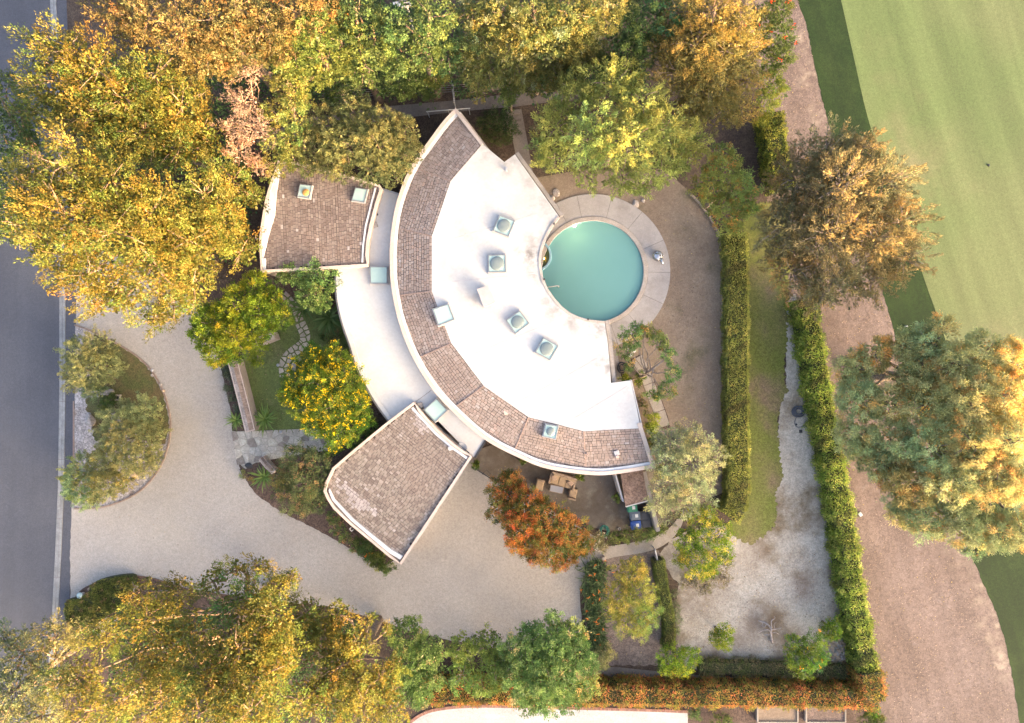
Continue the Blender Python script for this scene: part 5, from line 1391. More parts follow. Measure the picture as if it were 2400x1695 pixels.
# --- row of broadleaf trees below the gravel court
BL = dict(tuft=0.27, dens=1.15, per=11, leaf=(0.16, 0.085), mat='glossleaf')
tree('broadleaf_tree', 'rounded glossy green tree below the drive, leftmost of the row of three', 'tree',
     [(955, 1490, 46, 4.6), (1005, 1525, 42, 4.6), (955, 1555, 46, 4.4), (1000, 1590, 42, 4), (930, 1610, 36, 3.8), (975, 1630, 30, 3.4)], trunk=0.14, pal=GLOSS, **BL)
tree('broadleaf_tree', 'open lighter green tree with bare branches showing, middle of the row below the drive', 'tree',
     [(1085, 1520, 36, 4.2), (1140, 1508, 38, 4.2), (1165, 1560, 36, 4), (1085, 1580, 36, 3.8), (1130, 1605, 34, 3.6), (1160, 1600, 24, 3.4)], trunk=0.13, bark='palebark', twigs=40, pal=[((0.10, 0.135, 0.025), 4), ((0.15, 0.175, 0.035), 3), ((0.07, 0.10, 0.022), 2)], tuft=0.26, dens=0.9, per=10, leaf=(0.17, 0.085), mat='glossleaf')
tree('broadleaf_tree', 'largest dark glossy tree of the row below the gravel court', 'tree',
     [(1230, 1520, 54, 5.4), (1290, 1498, 52, 5.8), (1348, 1540, 48, 5.4), (1225, 1590, 50, 5), (1300, 1585, 60, 6), (1368, 1600, 36, 4.6), (1290, 1630, 42, 4.4), (1340, 1490, 36, 4.8), (1215, 1550, 46, 4.8), (1240, 1640, 34, 3.8), (1345, 1630, 30, 3.8)], trunk=0.2, pal=GLOSS, **BL)
tree('shrub', 'small grey green shrub at the lower end of the bird-of-paradise bed', 'shrub', [(1405, 1545, 30, 1.6), (1385, 1565, 22, 1.4), (1425, 1530, 20, 1.4)], trunk=0.06, pal=GREYG, tuft=0.22, dens=1.2, per=11, leaf=(0.11, 0.05))
tree('photinia_tree', 'bronze orange leaved tree between the patio and the gravel court', 'tree',
     [(1190, 1150, 42, 3.4), (1236, 1192, 46, 3.8), (1178, 1195, 38, 3.2), (1228, 1240, 50, 3.8), (1290, 1225, 50, 4), (1340, 1255, 44, 3.7), (1288, 1288, 44, 3.4), (1240, 1280, 32, 3), (1370, 1280, 24, 3), (1335, 1305, 26, 2.9), (1310, 1320, 20, 2.6), (1200, 1130, 26, 3)], trunk=0.16, pal=PHOT, tuft=0.26, dens=1.2, per=12, leaf=(0.16, 0.055))
tree('small_tree', 'yellow green rounded tree beside the bird-of-paradise bed', 'tree',
     [(1475, 1345, 40, 3.7), (1500, 1390, 42, 3.9), (1450, 1400, 38, 3.7), (1512, 1440, 36, 3.7), (1468, 1455, 34, 3.3), (1440, 1430, 28, 3), (1495, 1475, 26, 3), (1490, 1330, 26, 3.5)], trunk=0.13, bark='palebark', pal=YG, tuft=0.26, dens=1.1, per=13, leaf=(0.13, 0.045))
tree('citrus_tree', 'yellow green citrus tree at the bend of the yard path', 'tree',
     [(1640, 1215, 38, 3.5), (1612, 1268, 34, 3.3), (1682, 1255, 38, 3.5), (1640, 1318, 38, 3.2), (1688, 1300, 28, 2.9), (1605, 1310, 24, 2.7), (1660, 1340, 20, 2.6)], trunk=0.12, twigs=50, pal=LIME + [((0.30, 0.25, 0.04), 2)], tuft=0.25, dens=1.2, per=10, leaf=(0.14, 0.06))
tree('dry_shrub', 'grey dry shrub at the foot of the citrus tree at the path bend', 'shrub', [(1690, 1350, 26, 0.9), (1650, 1370, 28, 0.9), (1610, 1365, 20, 0.7), (1705, 1320, 18, 0.8)], trunk=0.04, twigs=70, bark='palebark', pal=[((0.17, 0.14, 0.085), 3), ((0.12, 0.105, 0.055), 3), ((0.13, 0.13, 0.04), 1)], tuft=0.22, dens=0.9, per=9, leaf=(0.10, 0.035))
tree('sage_tree', 'hazy pale sage green tree overhanging the lower right corner of the house', 'tree',
     [(1575, 1030, 40, 5), (1630, 1030, 42, 5.2), (1560, 1080, 40, 4.8), (1620, 1085, 46, 5.4), (1665, 1075, 34, 4.8), (1570, 1130, 40, 4.6), (1630, 1135, 40, 4.8), (1545, 1170, 34, 4), (1600, 1180, 34, 4), (1660, 1130, 28, 4.4), (1650, 1185, 24, 3.8), (1545, 1030, 22, 4.4), (1560, 1210, 24, 3.2)],
     trunk=0.16, bark='palebark', twigs=300, pal=SAGE, tuft=0.34, dens=1.1, per=14, leaf=(0.17, 0.05), elong=0.3)
tree('citrus_tree', 'dark citrus tree hung with oranges beside the rubble pile', 'tree',
     [(1865, 1510, 26, 2.5), (1905, 1505, 26, 2.5), (1860, 1540, 26, 2.3), (1900, 1545, 30, 2.6), (1920, 1540, 22, 2.2), (1880, 1572, 22, 2), (1895, 1525, 28, 2.7)], trunk=0.1, bark='palebark', twigs=14, pal=LIME + GLOSS[:2], tuft=0.22, dens=1.1, per=10, leaf=(0.12, 0.06), flower=((0.85, 0.36, 0.03), 0.035, 0.11))
for (x, y, r, h, lab) in ((1693, 1490, 27, 1.9, 'small round yellow green tree standing alone on the pale gravel'), (1948, 1473, 23, 1.6, 'small bright lime bush beside the rubble pile')):
    tree('small_tree', lab, 'tree', [(x, y, r * 0.95, h * .9), (x + r * 0.3, y - r * 0.25, r * 0.85, h), (x - r * 0.3, y + r * 0.25, r * 0.85, h - 0.2), (x + r * .1, y + r * .35, r * .8, h - .1)], trunk=0.07, pal=LIME, tuft=0.22, dens=1.2, per=11, leaf=(0.11, 0.055))
tree('small_tree', 'lime green spreading tree at the lower end of the narrow clipped hedge', 'tree',
     [(1575, 1535, 30, 2.4), (1605, 1550, 28, 2.4), (1560, 1560, 22, 2.1), (1620, 1535, 22, 2.2), (1590, 1568, 22, 2)], trunk=0.09, pal=LIME, tuft=0.24, dens=1.15, per=11, leaf=(0.13, 0.06))
# magnolia with an open middle by the side path
tree('magnolia_tree', 'open glossy magnolia with bare grey limbs over the side path', 'tree',
     [(1480, 785, 26, 3.2), (1510, 778, 22, 3.4), (1545, 800, 22, 3.5), (1565, 835, 20, 3.6), (1572, 875, 20, 3.6), (1562, 915, 22, 3.4), (1465, 820, 20, 3), (1530, 925, 16, 2.9), (1475, 855, 16, 2.8), (1495, 770, 20, 3.2)], trunk=0.13, bark='palebark', twigs=50, fill=False, base_px=(1497, 880), pal=GLOSS + [((0.26, 0.19, 0.07), 1.2)], tuft=0.24, dens=1.1, per=10, leaf=(0.17, 0.07), mat='glossleaf')
# --- front garden
tree('citrus_tree', 'lime green tree with bright yellow tips between the drive and the front lawn', 'tree',
     [(600, 668, 34, 4.4), (555, 715, 44, 4.8), (610, 735, 40, 4.8), (650, 745, 32, 4.4), (500, 755, 40, 4.6), (545, 785, 44, 4.8), (600, 790, 34, 4.2), (470, 790, 30, 4), (510, 830, 36, 4), (640, 700, 26, 4.2), (560, 830, 22, 3.6), (605, 842, 20, 3.2), (475, 740, 26, 4.2)], trunk=0.18, pal=LIME, tuft=0.27, dens=1.1, per=12, leaf=(0.17, 0.07))
tree('camellia_tree', 'glossy green tree against the lower left corner of the left wing', 'tree',
     [(690, 640, 30, 3.4), (735, 640, 34, 3.6), (765, 655, 28, 3.4), (740, 690, 34, 3.4), (715, 680, 24, 3.2), (755, 712, 22, 3), (665, 650, 20, 3)], trunk=0.12, pal=GLOSS + [((0.16, 0.20, 0.055), 2)], **BL)
tree('cassia_tree', 'tree covered in bright yellow flowers in the middle of the front garden', 'tree',
     [(730, 845, 34, 4), (790, 840, 34, 4.2), (690, 900, 36, 4), (750, 900, 48, 4.8), (815, 895, 42, 4.6), (720, 950, 40, 4.2), (780, 955, 48, 4.8), (835, 945, 36, 4.2), (745, 1000, 34, 3.8), (800, 1010, 38, 4), (780, 1040, 24, 3.2), (850, 985, 26, 3.6), (680, 930, 24, 3.6), (730, 820, 20, 3.6)],
     trunk=0.17, pal=[((0.075, 0.125, 0.014), 4), ((0.10, 0.15, 0.016), 3), ((0.20, 0.19, 0.02), 2), ((0.05, 0.085, 0.014), 2)], tuft=0.25, dens=1.15, per=12, leaf=(0.14, 0.06), flower=((0.80, 0.55, 0.012), 0.5, 0.11))
tree('shrub', 'olive green shrub with pinkish tips left of the garage wing', 'shrub',
     [(700, 1075, 40, 3), (745, 1085, 38, 3.2), (670, 1120, 34, 2.6), (720, 1130, 46, 3.4), (755, 1130, 28, 3), (700, 1180, 34, 2.6), (745, 1175, 26, 2.6), (665, 1150, 26, 2.4)], trunk=0.12, pal=[((0.075, 0.10, 0.04), 4), ((0.11, 0.125, 0.05), 3), ((0.055, 0.075, 0.03), 2), ((0.24, 0.16, 0.075), 0.8)], tuft=0.26, dens=1.15, per=11, leaf=(0.14, 0.06))
# street island shrubs
GS = dict(tuft=0.27, dens=1.5, per=15, leaf=(0.15, 0.045), elong=0.25)
IG = [((0.1782, 0.1914, 0.0792), 4), ((0.2244, 0.2244, 0.0924), 3), ((0.132, 0.1518, 0.066), 2.5)]
tree('island_shrub', 'feathery grey green shrub at the upper end of the drive island', 'shrub', [(190, 830, 42, 1.9), (230, 815, 40, 2), (215, 870, 46, 2.2), (180, 880, 32, 1.7), (250, 860, 36, 1.9), (225, 910, 30, 1.6)], trunk=0.1, pal=IG, **GS)
tree('island_shrub', 'widest feathery grey green shrub in the middle of the drive island', 'shrub', [(290, 980, 42, 2), (340, 965, 38, 2), (300, 1030, 48, 2.3), (350, 1020, 40, 2.1), (270, 1060, 40, 2), (320, 1075, 44, 2.1), (355, 1065, 28, 1.7), (260, 1010, 30, 1.7)], trunk=0.1, pal=IG, **GS)
tree('island_shrub', 'feathery yellowish shrub at the lower end of the drive island', 'shrub', [(190, 1100, 38, 1.9), (240, 1090, 40, 2), (195, 1140, 40, 1.9), (250, 1135, 40, 2), (215, 1165, 28, 1.6), (285, 1130, 26, 1.6), (175, 1120, 26, 1.6)], trunk=0.1, pal=IG + [((0.23, 0.205, 0.05), 2.5)], **GS)
tree('shrub', 'small bright green mound beside the flat rock on the drive island', 'shrub', [(255, 942, 17, 0.5), (248, 952, 13, 0.4), (262, 935, 12, 0.45)], trunk=0.03, pal=MID, tuft=0.16, dens=1.3, per=11, leaf=(0.08, 0.045))
tree('round_bush', 'dark clipped rounded bush in the mulch beside the roof apex', 'shrub', [(1150, 300, 34, 1.0), (1180, 295, 32, 1.0), (1165, 285, 30, 1.1), (1175, 312, 28, 0.9), (1190, 310, 24, 0.8), (1145, 285, 24, 0.9)], trunk=0.08, pal=[((0.03, 0.045, 0.016), 4), ((0.04, 0.06, 0.02), 3)], tuft=0.2, dens=1.5, per=12, leaf=(0.08, 0.04), squash=0.85)
# low shrubs round the house
def shr(lab, pts, pal, **kw):
    a = dict(tuft=0.2, dens=1.2, per=11, leaf=(0.11, 0.05)); a.update(kw)
    return tree('shrub', lab, 'shrub', pts, trunk=0.05, pal=pal, **a)
shr('loose shrub under the lower left edge of the garage roof', [(790, 1230, 18, 0.9), (805, 1255, 20, 0.9), (780, 1210, 16, 0.8), (830, 1275, 16, 0.8)], GLOSS + [((0.25, 0.14, 0.07), 1)], dens=0.8)
shr('leafy shrub with orange blooms by the garage front corner', [(860, 1290, 20, 1.0), (880, 1308, 22, 1.0), (905, 1325, 18, 0.9), (845, 1275, 16, 0.9)], MID, leaf=(0.22, 0.05), flower=((0.8, 0.22, 0.03), 0.03, 0.09))
shr('green shrub below the waste bins along the patio edge', [(1440, 1258, 17, 0.9), (1465, 1255, 18, 0.9), (1495, 1252, 20, 1.0), (1520, 1250, 17, 0.9), (1545, 1238, 16, 0.9)], MID)
shr('shrub with white blossom beside the coiled teal hose', [(1405, 1255, 14, 0.9), (1400, 1275, 13, 0.8), (1412, 1285, 12, 0.7), (1395, 1262, 10, 0.8)], [((0.13, 0.13, 0.06), 3), ((0.17, 0.14, 0.08), 2)], flower=((0.72, 0.66, 0.60), 0.5, 0.07))
shr('yellow green strappy clump beside the house wall above the side path bend', [(1530, 985, 16, 0.9), (1525, 1005, 14, 0.8), (1535, 1020, 12, 0.8)], [((0.20, 0.22, 0.03), 3), ((0.12, 0.16, 0.025), 3)], leaf=(0.26, 0.035))
shr('dark green strappy clump below the yellow one along the house wall', [(1530, 1035, 14, 0.7), (1535, 1050, 12, 0.6)], MID, leaf=(0.24, 0.035))
shr('yellow green clump at the lower right corner of the roof', [(1550, 1100, 13, 0.6), (1545, 1112, 11, 0.5)], [((0.20, 0.20, 0.03), 3), ((0.12, 0.15, 0.025), 2)], leaf=(0.2, 0.035))
shr('low green clump between the magnolia limbs and the wall', [(1505, 880, 11, 0.5), (1495, 895, 10, 0.4), (1462, 888, 12, 0.4), (1475, 893, 10, 0.4)], LIME, leaf=(0.2, 0.035))
shr('low reddish green ground shrub along the wall below the magnolia', [(1500, 930, 11, 0.3), (1508, 950, 11, 0.3), (1515, 968, 10, 0.3)], [((0.14, 0.11, 0.05), 3), ((0.10, 0.12, 0.04), 3)], dens=0.7)
shr('bluish green grassy shrubs along the outer foot of the timber capped wall', [(540, 905, 13, 0.4), (548, 930, 13, 0.4), (556, 955, 12, 0.4), (534, 880, 11, 0.4), (528, 862, 11, 0.4)], [((0.055, 0.075, 0.045), 3), ((0.08, 0.10, 0.06), 2)], leaf=(0.2, 0.03))
shr('low weedy plant at the kerb below the entry paving', [(573, 1110, 11, 0.25), (590, 1125, 9, 0.25)], [((0.16, 0.16, 0.05), 3), ((0.2, 0.15, 0.06), 2)], dens=0.9)
shr('ferny undergrowth against the white roof rim in the front garden', [(790, 790, 14, 0.7), (775, 805, 13, 0.7), (815, 825, 14, 0.8), (760, 790, 12, 0.6), (845, 870, 12, 0.8)], [((0.10, 0.11, 0.03), 3), ((0.16, 0.10, 0.045), 1.5), ((0.07, 0.09, 0.025), 3)], dens=0.9)
shr('green shrub between the garage wall and the yellow flowered tree', [(850, 1025, 20, 1.6), (868, 1005, 18, 1.6), (830, 1040, 16, 1.4)], GLOSS)
shr('small green plant in the raised planting beside the neighbour drive', [(1630, 1672, 14, 0.6)], MID)
shr('low green plant in the neighbour bed at the bottom edge', [(1690, 1690, 20, 0.5), (1705, 1692, 14, 0.4)], MID)
shr('yellow green shrub at the outer corner below the orange hedge', [(2045, 1665, 17, 1.2), (2055, 1680, 14, 1.0)], LIME)
shr('dense green shrub at the bottom edge under the hedge corner', [(2040, 1690, 24, 1.2), (2060, 1695, 18, 1.1)], MID)
shr('dark fern at the upper end of the mulch near the pale green tree', [(1290, 395, 14, 0.5), (1268, 345, 16, 0.6), (1255, 300, 12, 0.5)], GREYG, dens=0.7)

# --- hedges
H1 = [((0.1653, 0.1785, 0.0397), 4), ((0.2116, 0.2116, 0.0529), 3), ((0.1125, 0.1323, 0.033), 2), ((0.2777, 0.2513, 0.0661), 0.8)]
hedge('clipped_hedge', 'long box clipped hedge between the dry lawn and the yard grass', [(1726, 545), (1729, 600), (1731, 700), (1731, 800), (1731, 900), (1732, 1000), (1734, 1100), (1733, 1160), (1726, 1195), (1712, 1215)], 1.42, 1.5, H1, (0.10, 0.05), 330, 0.08)
H2 = [((0.174, 0.222, 0.036), 4), ((0.24, 0.258, 0.054), 3), ((0.108, 0.156, 0.0264), 2.5), ((0.312, 0.3, 0.072), 1)]
hedge('tall_hedge', 'tall loose green hedge running down the right side beside the mulch strip', [(1893, 700), (1903, 760), (1915, 830), (1928, 910), (1940, 980), (1955, 1060), (1966, 1120), (1980, 1200), (1992, 1280), (2002, 1360), (2016, 1440), (2028, 1510), (2040, 1575)], 1.15, 2.1, H2, (0.15, 0.06), 250, 0.20)
hedge('tall_hedge', 'short yellow topped stretch of hedge just above the wispy tree', [(1812, 262), (1818, 300), (1824, 350), (1832, 400), (1842, 440)], 1.35, 1.9, [((0.15, 0.165, 0.025), 3), ((0.22, 0.21, 0.035), 3), ((0.07, 0.10, 0.02), 2)], (0.12, 0.055), 280, 0.12)
H3 = [((0.253, 0.1518, 0.038), 4), ((0.3289, 0.1392, 0.0405), 3), ((0.1898, 0.1645, 0.0316), 4), ((0.3921, 0.1265, 0.0506), 1.5), ((0.1265, 0.1265, 0.0278), 2)]
hedge('photinia_hedge', 'orange red leaved hedge along the bottom boundary', [(985, 1630), (1050, 1630), (1150, 1630), (1300, 1632), (1450, 1633), (1550, 1635), (1650, 1636), (1750, 1637), (1850, 1638), (1950, 1640), (2060, 1642)], 1.25, 1.9, H3, (0.13, 0.055), 230, 0.16)
hedge('photinia_hedge', 'rusty corner of hedge where the orange and tall green hedges meet', [(2044, 1580), (2048, 1610), (2052, 1648)], 1.5, 2.35, H3, (0.13, 0.055), 230, 0.16)
hedge('scrub_hedge', 'low thin grey brown hedge beside the white pipes', [(1640, 1566), (1700, 1567), (1760, 1568), (1830, 1572), (1900, 1572), (1960, 1575), (2015, 1580)], 0.9, 0.8, [((0.12, 0.115, 0.05), 4), ((0.17, 0.135, 0.075), 3), ((0.10, 0.125, 0.03), 2)], (0.11, 0.04), 230, 0.16)
hedge('clipped_hedge', 'narrow wedge shaped clipped hedge beside the yellow green tree', [(1546, 1315), (1552, 1360), (1562, 1410), (1570, 1460), (1572, 1500), (1568, 1525)], 0.72, 1.2, [((0.105, 0.125, 0.03), 4), ((0.075, 0.095, 0.025), 3), ((0.14, 0.15, 0.04), 1)], (0.08, 0.04), 420, 0.04)
shr('silvery shrub on the right flank of the narrow clipped hedge', [(1578, 1390, 12, 0.5), (1585, 1420, 14, 0.5), (1590, 1450, 14, 0.5), (1588, 1475, 11, 0.45)], GREYG, leaf=(0.10, 0.03))
# clipped ground cover at the street corner
def mat_cover(name, label, pts, h, pal, n, leaf):
    w = [P(x, y, h)[:2] for x, y in pts]; A = np.array(w); root = empty(name, (*A.mean(axis=0), 0), label, 'ground cover')
    v, f = prism_vf(w, 0.0, h - 0.1); mk('dark_core', v, f, M['inner'], parent=root)  # solid dark block under the leaves, added to keep light out
    lo, hi = A.min(axis=0) - .08, A.max(axis=0) + .08; q = rng.uniform(lo, hi, (n * 2, 2))
    q = np.array([p for p in q if inside(p, w)][:n]); m_ = len(q)
    hole = np.sin(q[:, 0] * 3.1 + 2 * np.sin(q[:, 1] * 2.3)) * np.sin(q[:, 1] * 3.7 + np.sin(q[:, 0] * 1.7)) > 0.72
    q = q[~hole | (rng.random(m_) < 0.15)]; m_ = len(q)
    z = h - 0.05 + 0.05 * np.sin(q[:, 0] * 4) * np.sin(q[:, 1] * 5) + rng.normal(size=m_) * 0.035
    d = unit(np.array([0, 0, .5]) + rng.normal(size=(m_, 3)))
    cl = np.floor(q / 0.2).astype(int); tab = pick(pal, 997) * rng.uniform(.8, 1.2, (997, 1)); col = tab[(cl[:, 0] * 7919 + cl[:, 1] * 104729) % 997] * rng.uniform(.75, 1.25, (m_, 1))
    v, f = leaf_quads(np.column_stack([q, z]), d, leaf[0] * rng.uniform(.7, 1.3, m_), leaf[1] * rng.uniform(.7, 1.3, m_))
    mk('foliage', v, f, M['leaf'], parent=root, colors=col); LEAFTOTAL[0] += m_
mat_cover('ground_cover', 'clipped olive green ground cover in the street corner bed', catmull([(152, 1412), (180, 1404), (205, 1388), (215, 1368), (260, 1354), (310, 1352), (308, 1385), (300, 1415), (262, 1437), (225, 1462), (190, 1470), (155, 1462)], 4), 0.6, [((0.085, 0.10, 0.022), 4), ((0.11, 0.115, 0.03), 3), ((0.06, 0.075, 0.02), 2), ((0.15, 0.11, 0.05), 1)], 9000, (0.10, 0.05))

# bird-of-paradise bed: massed strap leaves with orange flowers
def strap(c, d, L, W, seg=4, droop=0.5):
    """arching strap leaf as a ribbon of quads"""
    V = []; F = []
    h = np.array([d[0], d[1], 0]); h = h / (np.linalg.norm(h) or 1); s = np.array([-h[1], h[0], 0])
    for i in range(seg + 1):
        t = i / seg
        p = np.array(c) + np.array(d) * L * t + np.array([0, 0, -droop * L * t * t])
        w = W * (0.55 + 0.9 * t - 1.42 * t * t) if i < seg else 0.004
        V += [tuple(p - s * w), tuple(p + np.array([0, 0, -0.25 * w])), tuple(p + s * w)]
        if i:
            a = 3 * (i - 1); F += [[a, a + 1, a + 4, a + 3], [a + 1, a + 2, a + 5, a + 4]]
    return V, F
def strap_bed(name, label, cat, pts, n, L, W, pal, z=0.0, flower=None):
    A = np.array([P(x, y)[:2] for x, y, r in pts]); R = np.array([p[2] * S for p in pts]); root = empty(name, (*A.mean(axis=0), 0), label, cat)
    V = []; F = []; K = []
    fl = []
    for i in range(n):
        j = rng.integers(len(pts)); a = rng.uniform(0, 2 * math.pi); rr = R[j] * math.sqrt(rng.random())
        c = (A[j, 0] + rr * math.cos(a), A[j, 1] + rr * math.sin(a), z)
        a2 = rng.uniform(0, 2 * math.pi); el = rng.uniform(0.7, 1.35)
        d = np.array([math.cos(a2) * math.cos(el), math.sin(a2) * math.cos(el), math.sin(el)])
        v, f = strap(c, d, L * rng.uniform(0.7, 1.2), W * rng.uniform(0.8, 1.2), 4, rng.uniform(0.25, 0.7))
        o = len(V); V += v; F += [[k_ + o for k_ in g] for g in f]
        cc = pick(pal, 1)[0] * rng.uniform(0.75, 1.25); K += [tuple(cc)] * len(f)
        if flower and rng.random() < flower: fl.append((v[-2], d))
    mk('leaves', V, F, M['glossleaf'], parent=root, colors=K, kind='stuff')
    for t_, d in fl:
        q = np.array(t_) + np.array([0, 0, 0.15]); parts = []
        for s_ in range(3):
            a = rng.uniform(0, 6.28); parts.append(tube_vf([tuple(q), tuple(q + np.array([0.16 * math.cos(a), 0.16 * math.sin(a), 0.06]))], [0.03, 0.006], 4))
        v, f = joinvf(parts); mk('flower', v, f, surf_orange, parent=root)
surf_orange = surf('orange petal', (0.80, 0.25, 0.05))
strap_bed('bird_of_paradise_bed', 'dark strappy bird-of-paradise bed at the right end of the gravel court', 'plants', [(1395, 1335, 26), (1390, 1365, 28), (1392, 1395, 24), (1390, 1425, 20), (1396, 1455, 20), (1394, 1485, 22), (1398, 1510, 20)], 1000, 1.1, 0.055, [((0.04, 0.062, 0.025), 4), ((0.06, 0.09, 0.035), 3), ((0.09, 0.12, 0.05), 1)], flower=0.022)
# rosettes with separate sword leaves
LEAFMESH = {}
def rosette(label, x, y, R, n, h, pal_i):
    p = P(x, y, h); root = empty('sword_plant', p[:2] + (0,), label, 'plant', 'sword leaved plants of the front garden')
    v, f = lathe_vf(p[0], p[1], [(0.10, 0), (0.08, h * 0.7), (0.03, h)], 8); mk('stem', v, f, M['bark'], parent=root)
    if pal_i not in LEAFMESH:
        LEAFMESH[pal_i] = []
        for k_ in range(3):
            v, f = strap((0, 0, 0), (math.cos(0.45 + 0.25 * k_), 0, math.sin(0.45 + 0.25 * k_)), 1.0, 0.06, 5, 0.25 + 0.12 * k_)
            me = bpy.data.meshes.new('sword_leaf'); me.from_pydata(v, [], f)
            at = me.attributes.new("tint", 'FLOAT_COLOR', 'FACE'); c = [((0.15, 0.23, 0.05), (0.11, 0.18, 0.04), (0.20, 0.28, 0.07)), ((0.085, 0.145, 0.04), (0.065, 0.115, 0.032), (0.12, 0.18, 0.06))][pal_i][k_]
            for d_ in at.data: d_.color = (*c, 1)
            me.materials.append(M['glossleaf']); LEAFMESH[pal_i].append(me)
    for i in range(n):
        o = bpy.data.objects.new('sword_leaf', LEAFMESH[pal_i][i % 3]); C.objects.link(o); o.parent = root
        o.location = (0, 0, h - 0.03 + rng.uniform(-.04, .04)); s = R * S * 1.2 * rng.uniform(0.8, 1.25)
        o.rotation_euler = (rng.uniform(-.1, .1), rng.uniform(-0.25, 0.25), i * 2.39996 + rng.uniform(-.2, .2)); o.scale = (s, s * rng.uniform(0.8, 1.1), s)
rosette('large dark sword leaved plant beside the curved white roof rim', 772, 745, 44, 46, 0.8, 1)
rosette('sword leaved plant half hidden under the glossy tree by the left wing', 712, 722, 34, 34, 0.6, 1)
rosette('bright sword leaved plant on the drive side of the timber capped wall', 554, 985, 24, 40, 0.4, 0)
rosette('bright sword leaved plant on the lawn side of the timber capped wall', 622, 983, 32, 48, 0.45, 0)
rosette('sword leaved plant in the bed below the entry paving', 620, 1118, 30, 40, 0.4, 0)
print("leaves", LEAFTOTAL[0])
# ------------------------------------------------------------------ patio and paving
patio = prism('patio', [(1104, 1060), (1160, 1040), (1300, 1075), (1500, 1080), (1545, 1105), (1560, 1225), (1530, 1236), (1480, 1238), (1426, 1245), (1392, 1236), (1300, 1190), (1200, 1150), (1162, 1126), (1116, 1098)], -0.02, 0.05, M['concrete'], zref=0, kind='structure')
ribbon('patio_joint', [P(1116, 1099)[:2], P(1165, 1130)[:2]], -0.05, 0.0, 0.0, 0.056, M['darkmetal'], parent=patio)
ribbon('patio_joint', [P(1130, 1112)[:2], P(1140, 1101)[:2], P(1163, 1124)[:2]], -0.02, 0.02, 0.0, 0.055, M['darkmetal'], parent=patio)

# side path slabs along the house
sp = sheet('side_path', [(1478, 842), (1502, 830), (1524, 870), (1545, 920), (1565, 975), (1572, 1005), (1550, 1008), (1530, 960), (1505, 890)], 0.018, M['bedsoil'])
ctr = [(1492, 838), (1508, 868), (1521, 900), (1533, 932), (1545, 964), (1557, 1000)]
for a, b in zip(ctr, ctr[1:]):
    d = np.array([b[0] - a[0], b[1] - a[1]], float); L_ = np.linalg.norm(d); d /= L_; n = np.array([-d[1], d[0]]) * 13
    a_, b_ = np.array(a) + d * 0.6, np.array(b) - d * 0.6
    prism('paving_slab', [tuple(a_ - n), tuple(a_ + n), tuple(b_ + n), tuple(b_ - n)], 0.0, 0.05, M['slab'], zref=0, parent=sp)
st = prism('terrace_step', [(1424, 800), (1440, 797), (1450, 850), (1457, 893), (1436, 897)], 0.0, 0.16, M['fascia'], zref=0, kind='structure')

# upper service path
up = sheet('back_path', [(600, 330), (700, 280), (900, 250), (1060, 236), (1200, 220), (1300, 212), (1420, 205), (1420, 232), (1300, 238), (1210, 250), (1070, 262), (900, 282), (720, 312), (620, 355)], 0.016, M['pathconc'])
stp = sheet('garden_path', [(1176, 262), (1222, 256), (1236, 330), (1248, 400), (1262, 440), (1240, 440), (1216, 400), (1200, 320)], 0.014, M['pathconc'])
for i, y in enumerate((262, 274, 286)):
    prism('step', [(1180 + i * 3, y), (1216 + i * 3, y - 3), (1219 + i * 3, y + 8), (1183 + i * 3, y + 11)], 0.0, 0.22 - i * 0.06, M['pathconc'], zref=0, parent=stp)
r = empty('wire_fence', P(1000, 215), 'thin wire fence line along the back path at the foot of the dark trees', 'fence')
for x in range(720, 1400, 85):
    p = P(x, 228 - (x - 1000) * 0.05 - 6); v, f = tube_vf([(p[0], p[1], 0), (p[0], p[1], 1.5)], [0.03, 0.025], 6); mk('post', v, f, M['darkmetal'], parent=r)
for z in (0.3, 0.7, 1.1, 1.45):
    a, b = P(720, 236), P(1400, 202); v, f = tube_vf([(a[0], a[1], z), (b[0], b[1], z)], [0.008, 0.008], 4); mk('wire', v, f, M['metal'], parent=r)
# metal side gate at the roof apex
r = empty('side_gate', P(1065, 232), 'narrow grey metal gate across the back path at the roof apex', 'gate')
a, b = P(1063, 207), P(1068, 256)
for q in (a, b, tuple((np.array(a) + np.array(b)) / 2)):
    v, f = tube_vf([(q[0], q[1], 0), (q[0], q[1], 1.7)], [0.04, 0.04], 6); mk('post', v, f, M['metal'], parent=r)
for z in (0.2, 0.9, 1.68):
    v, f = tube_vf([(a[0], a[1], z), (b[0], b[1], z)], [0.03, 0.03], 6); mk('rail', v, f, M['metal'], parent=r)
a, b = P(999, 262, 1.2), P(1102, 254, 1.2)
v, f = tube_vf([(a[0], a[1], 1.2), (b[0], b[1], 1.2)], [0.035, 0.035], 8)
parts = [(v, f)] + [tube_vf([(a[0] + (b[0] - a[0]) * t, a[1] + (b[1] - a[1]) * t, 0), (a[0] + (b[0] - a[0]) * t, a[1] + (b[1] - a[1]) * t, 1.2)], [0.025, 0.025], 6) for t in (0.03, 0.5, 0.97)]
v, f = joinvf(parts); mk('handrail', v, f, M['white'], label='long white rail on posts beside the back path at the roof apex', cat='rail')
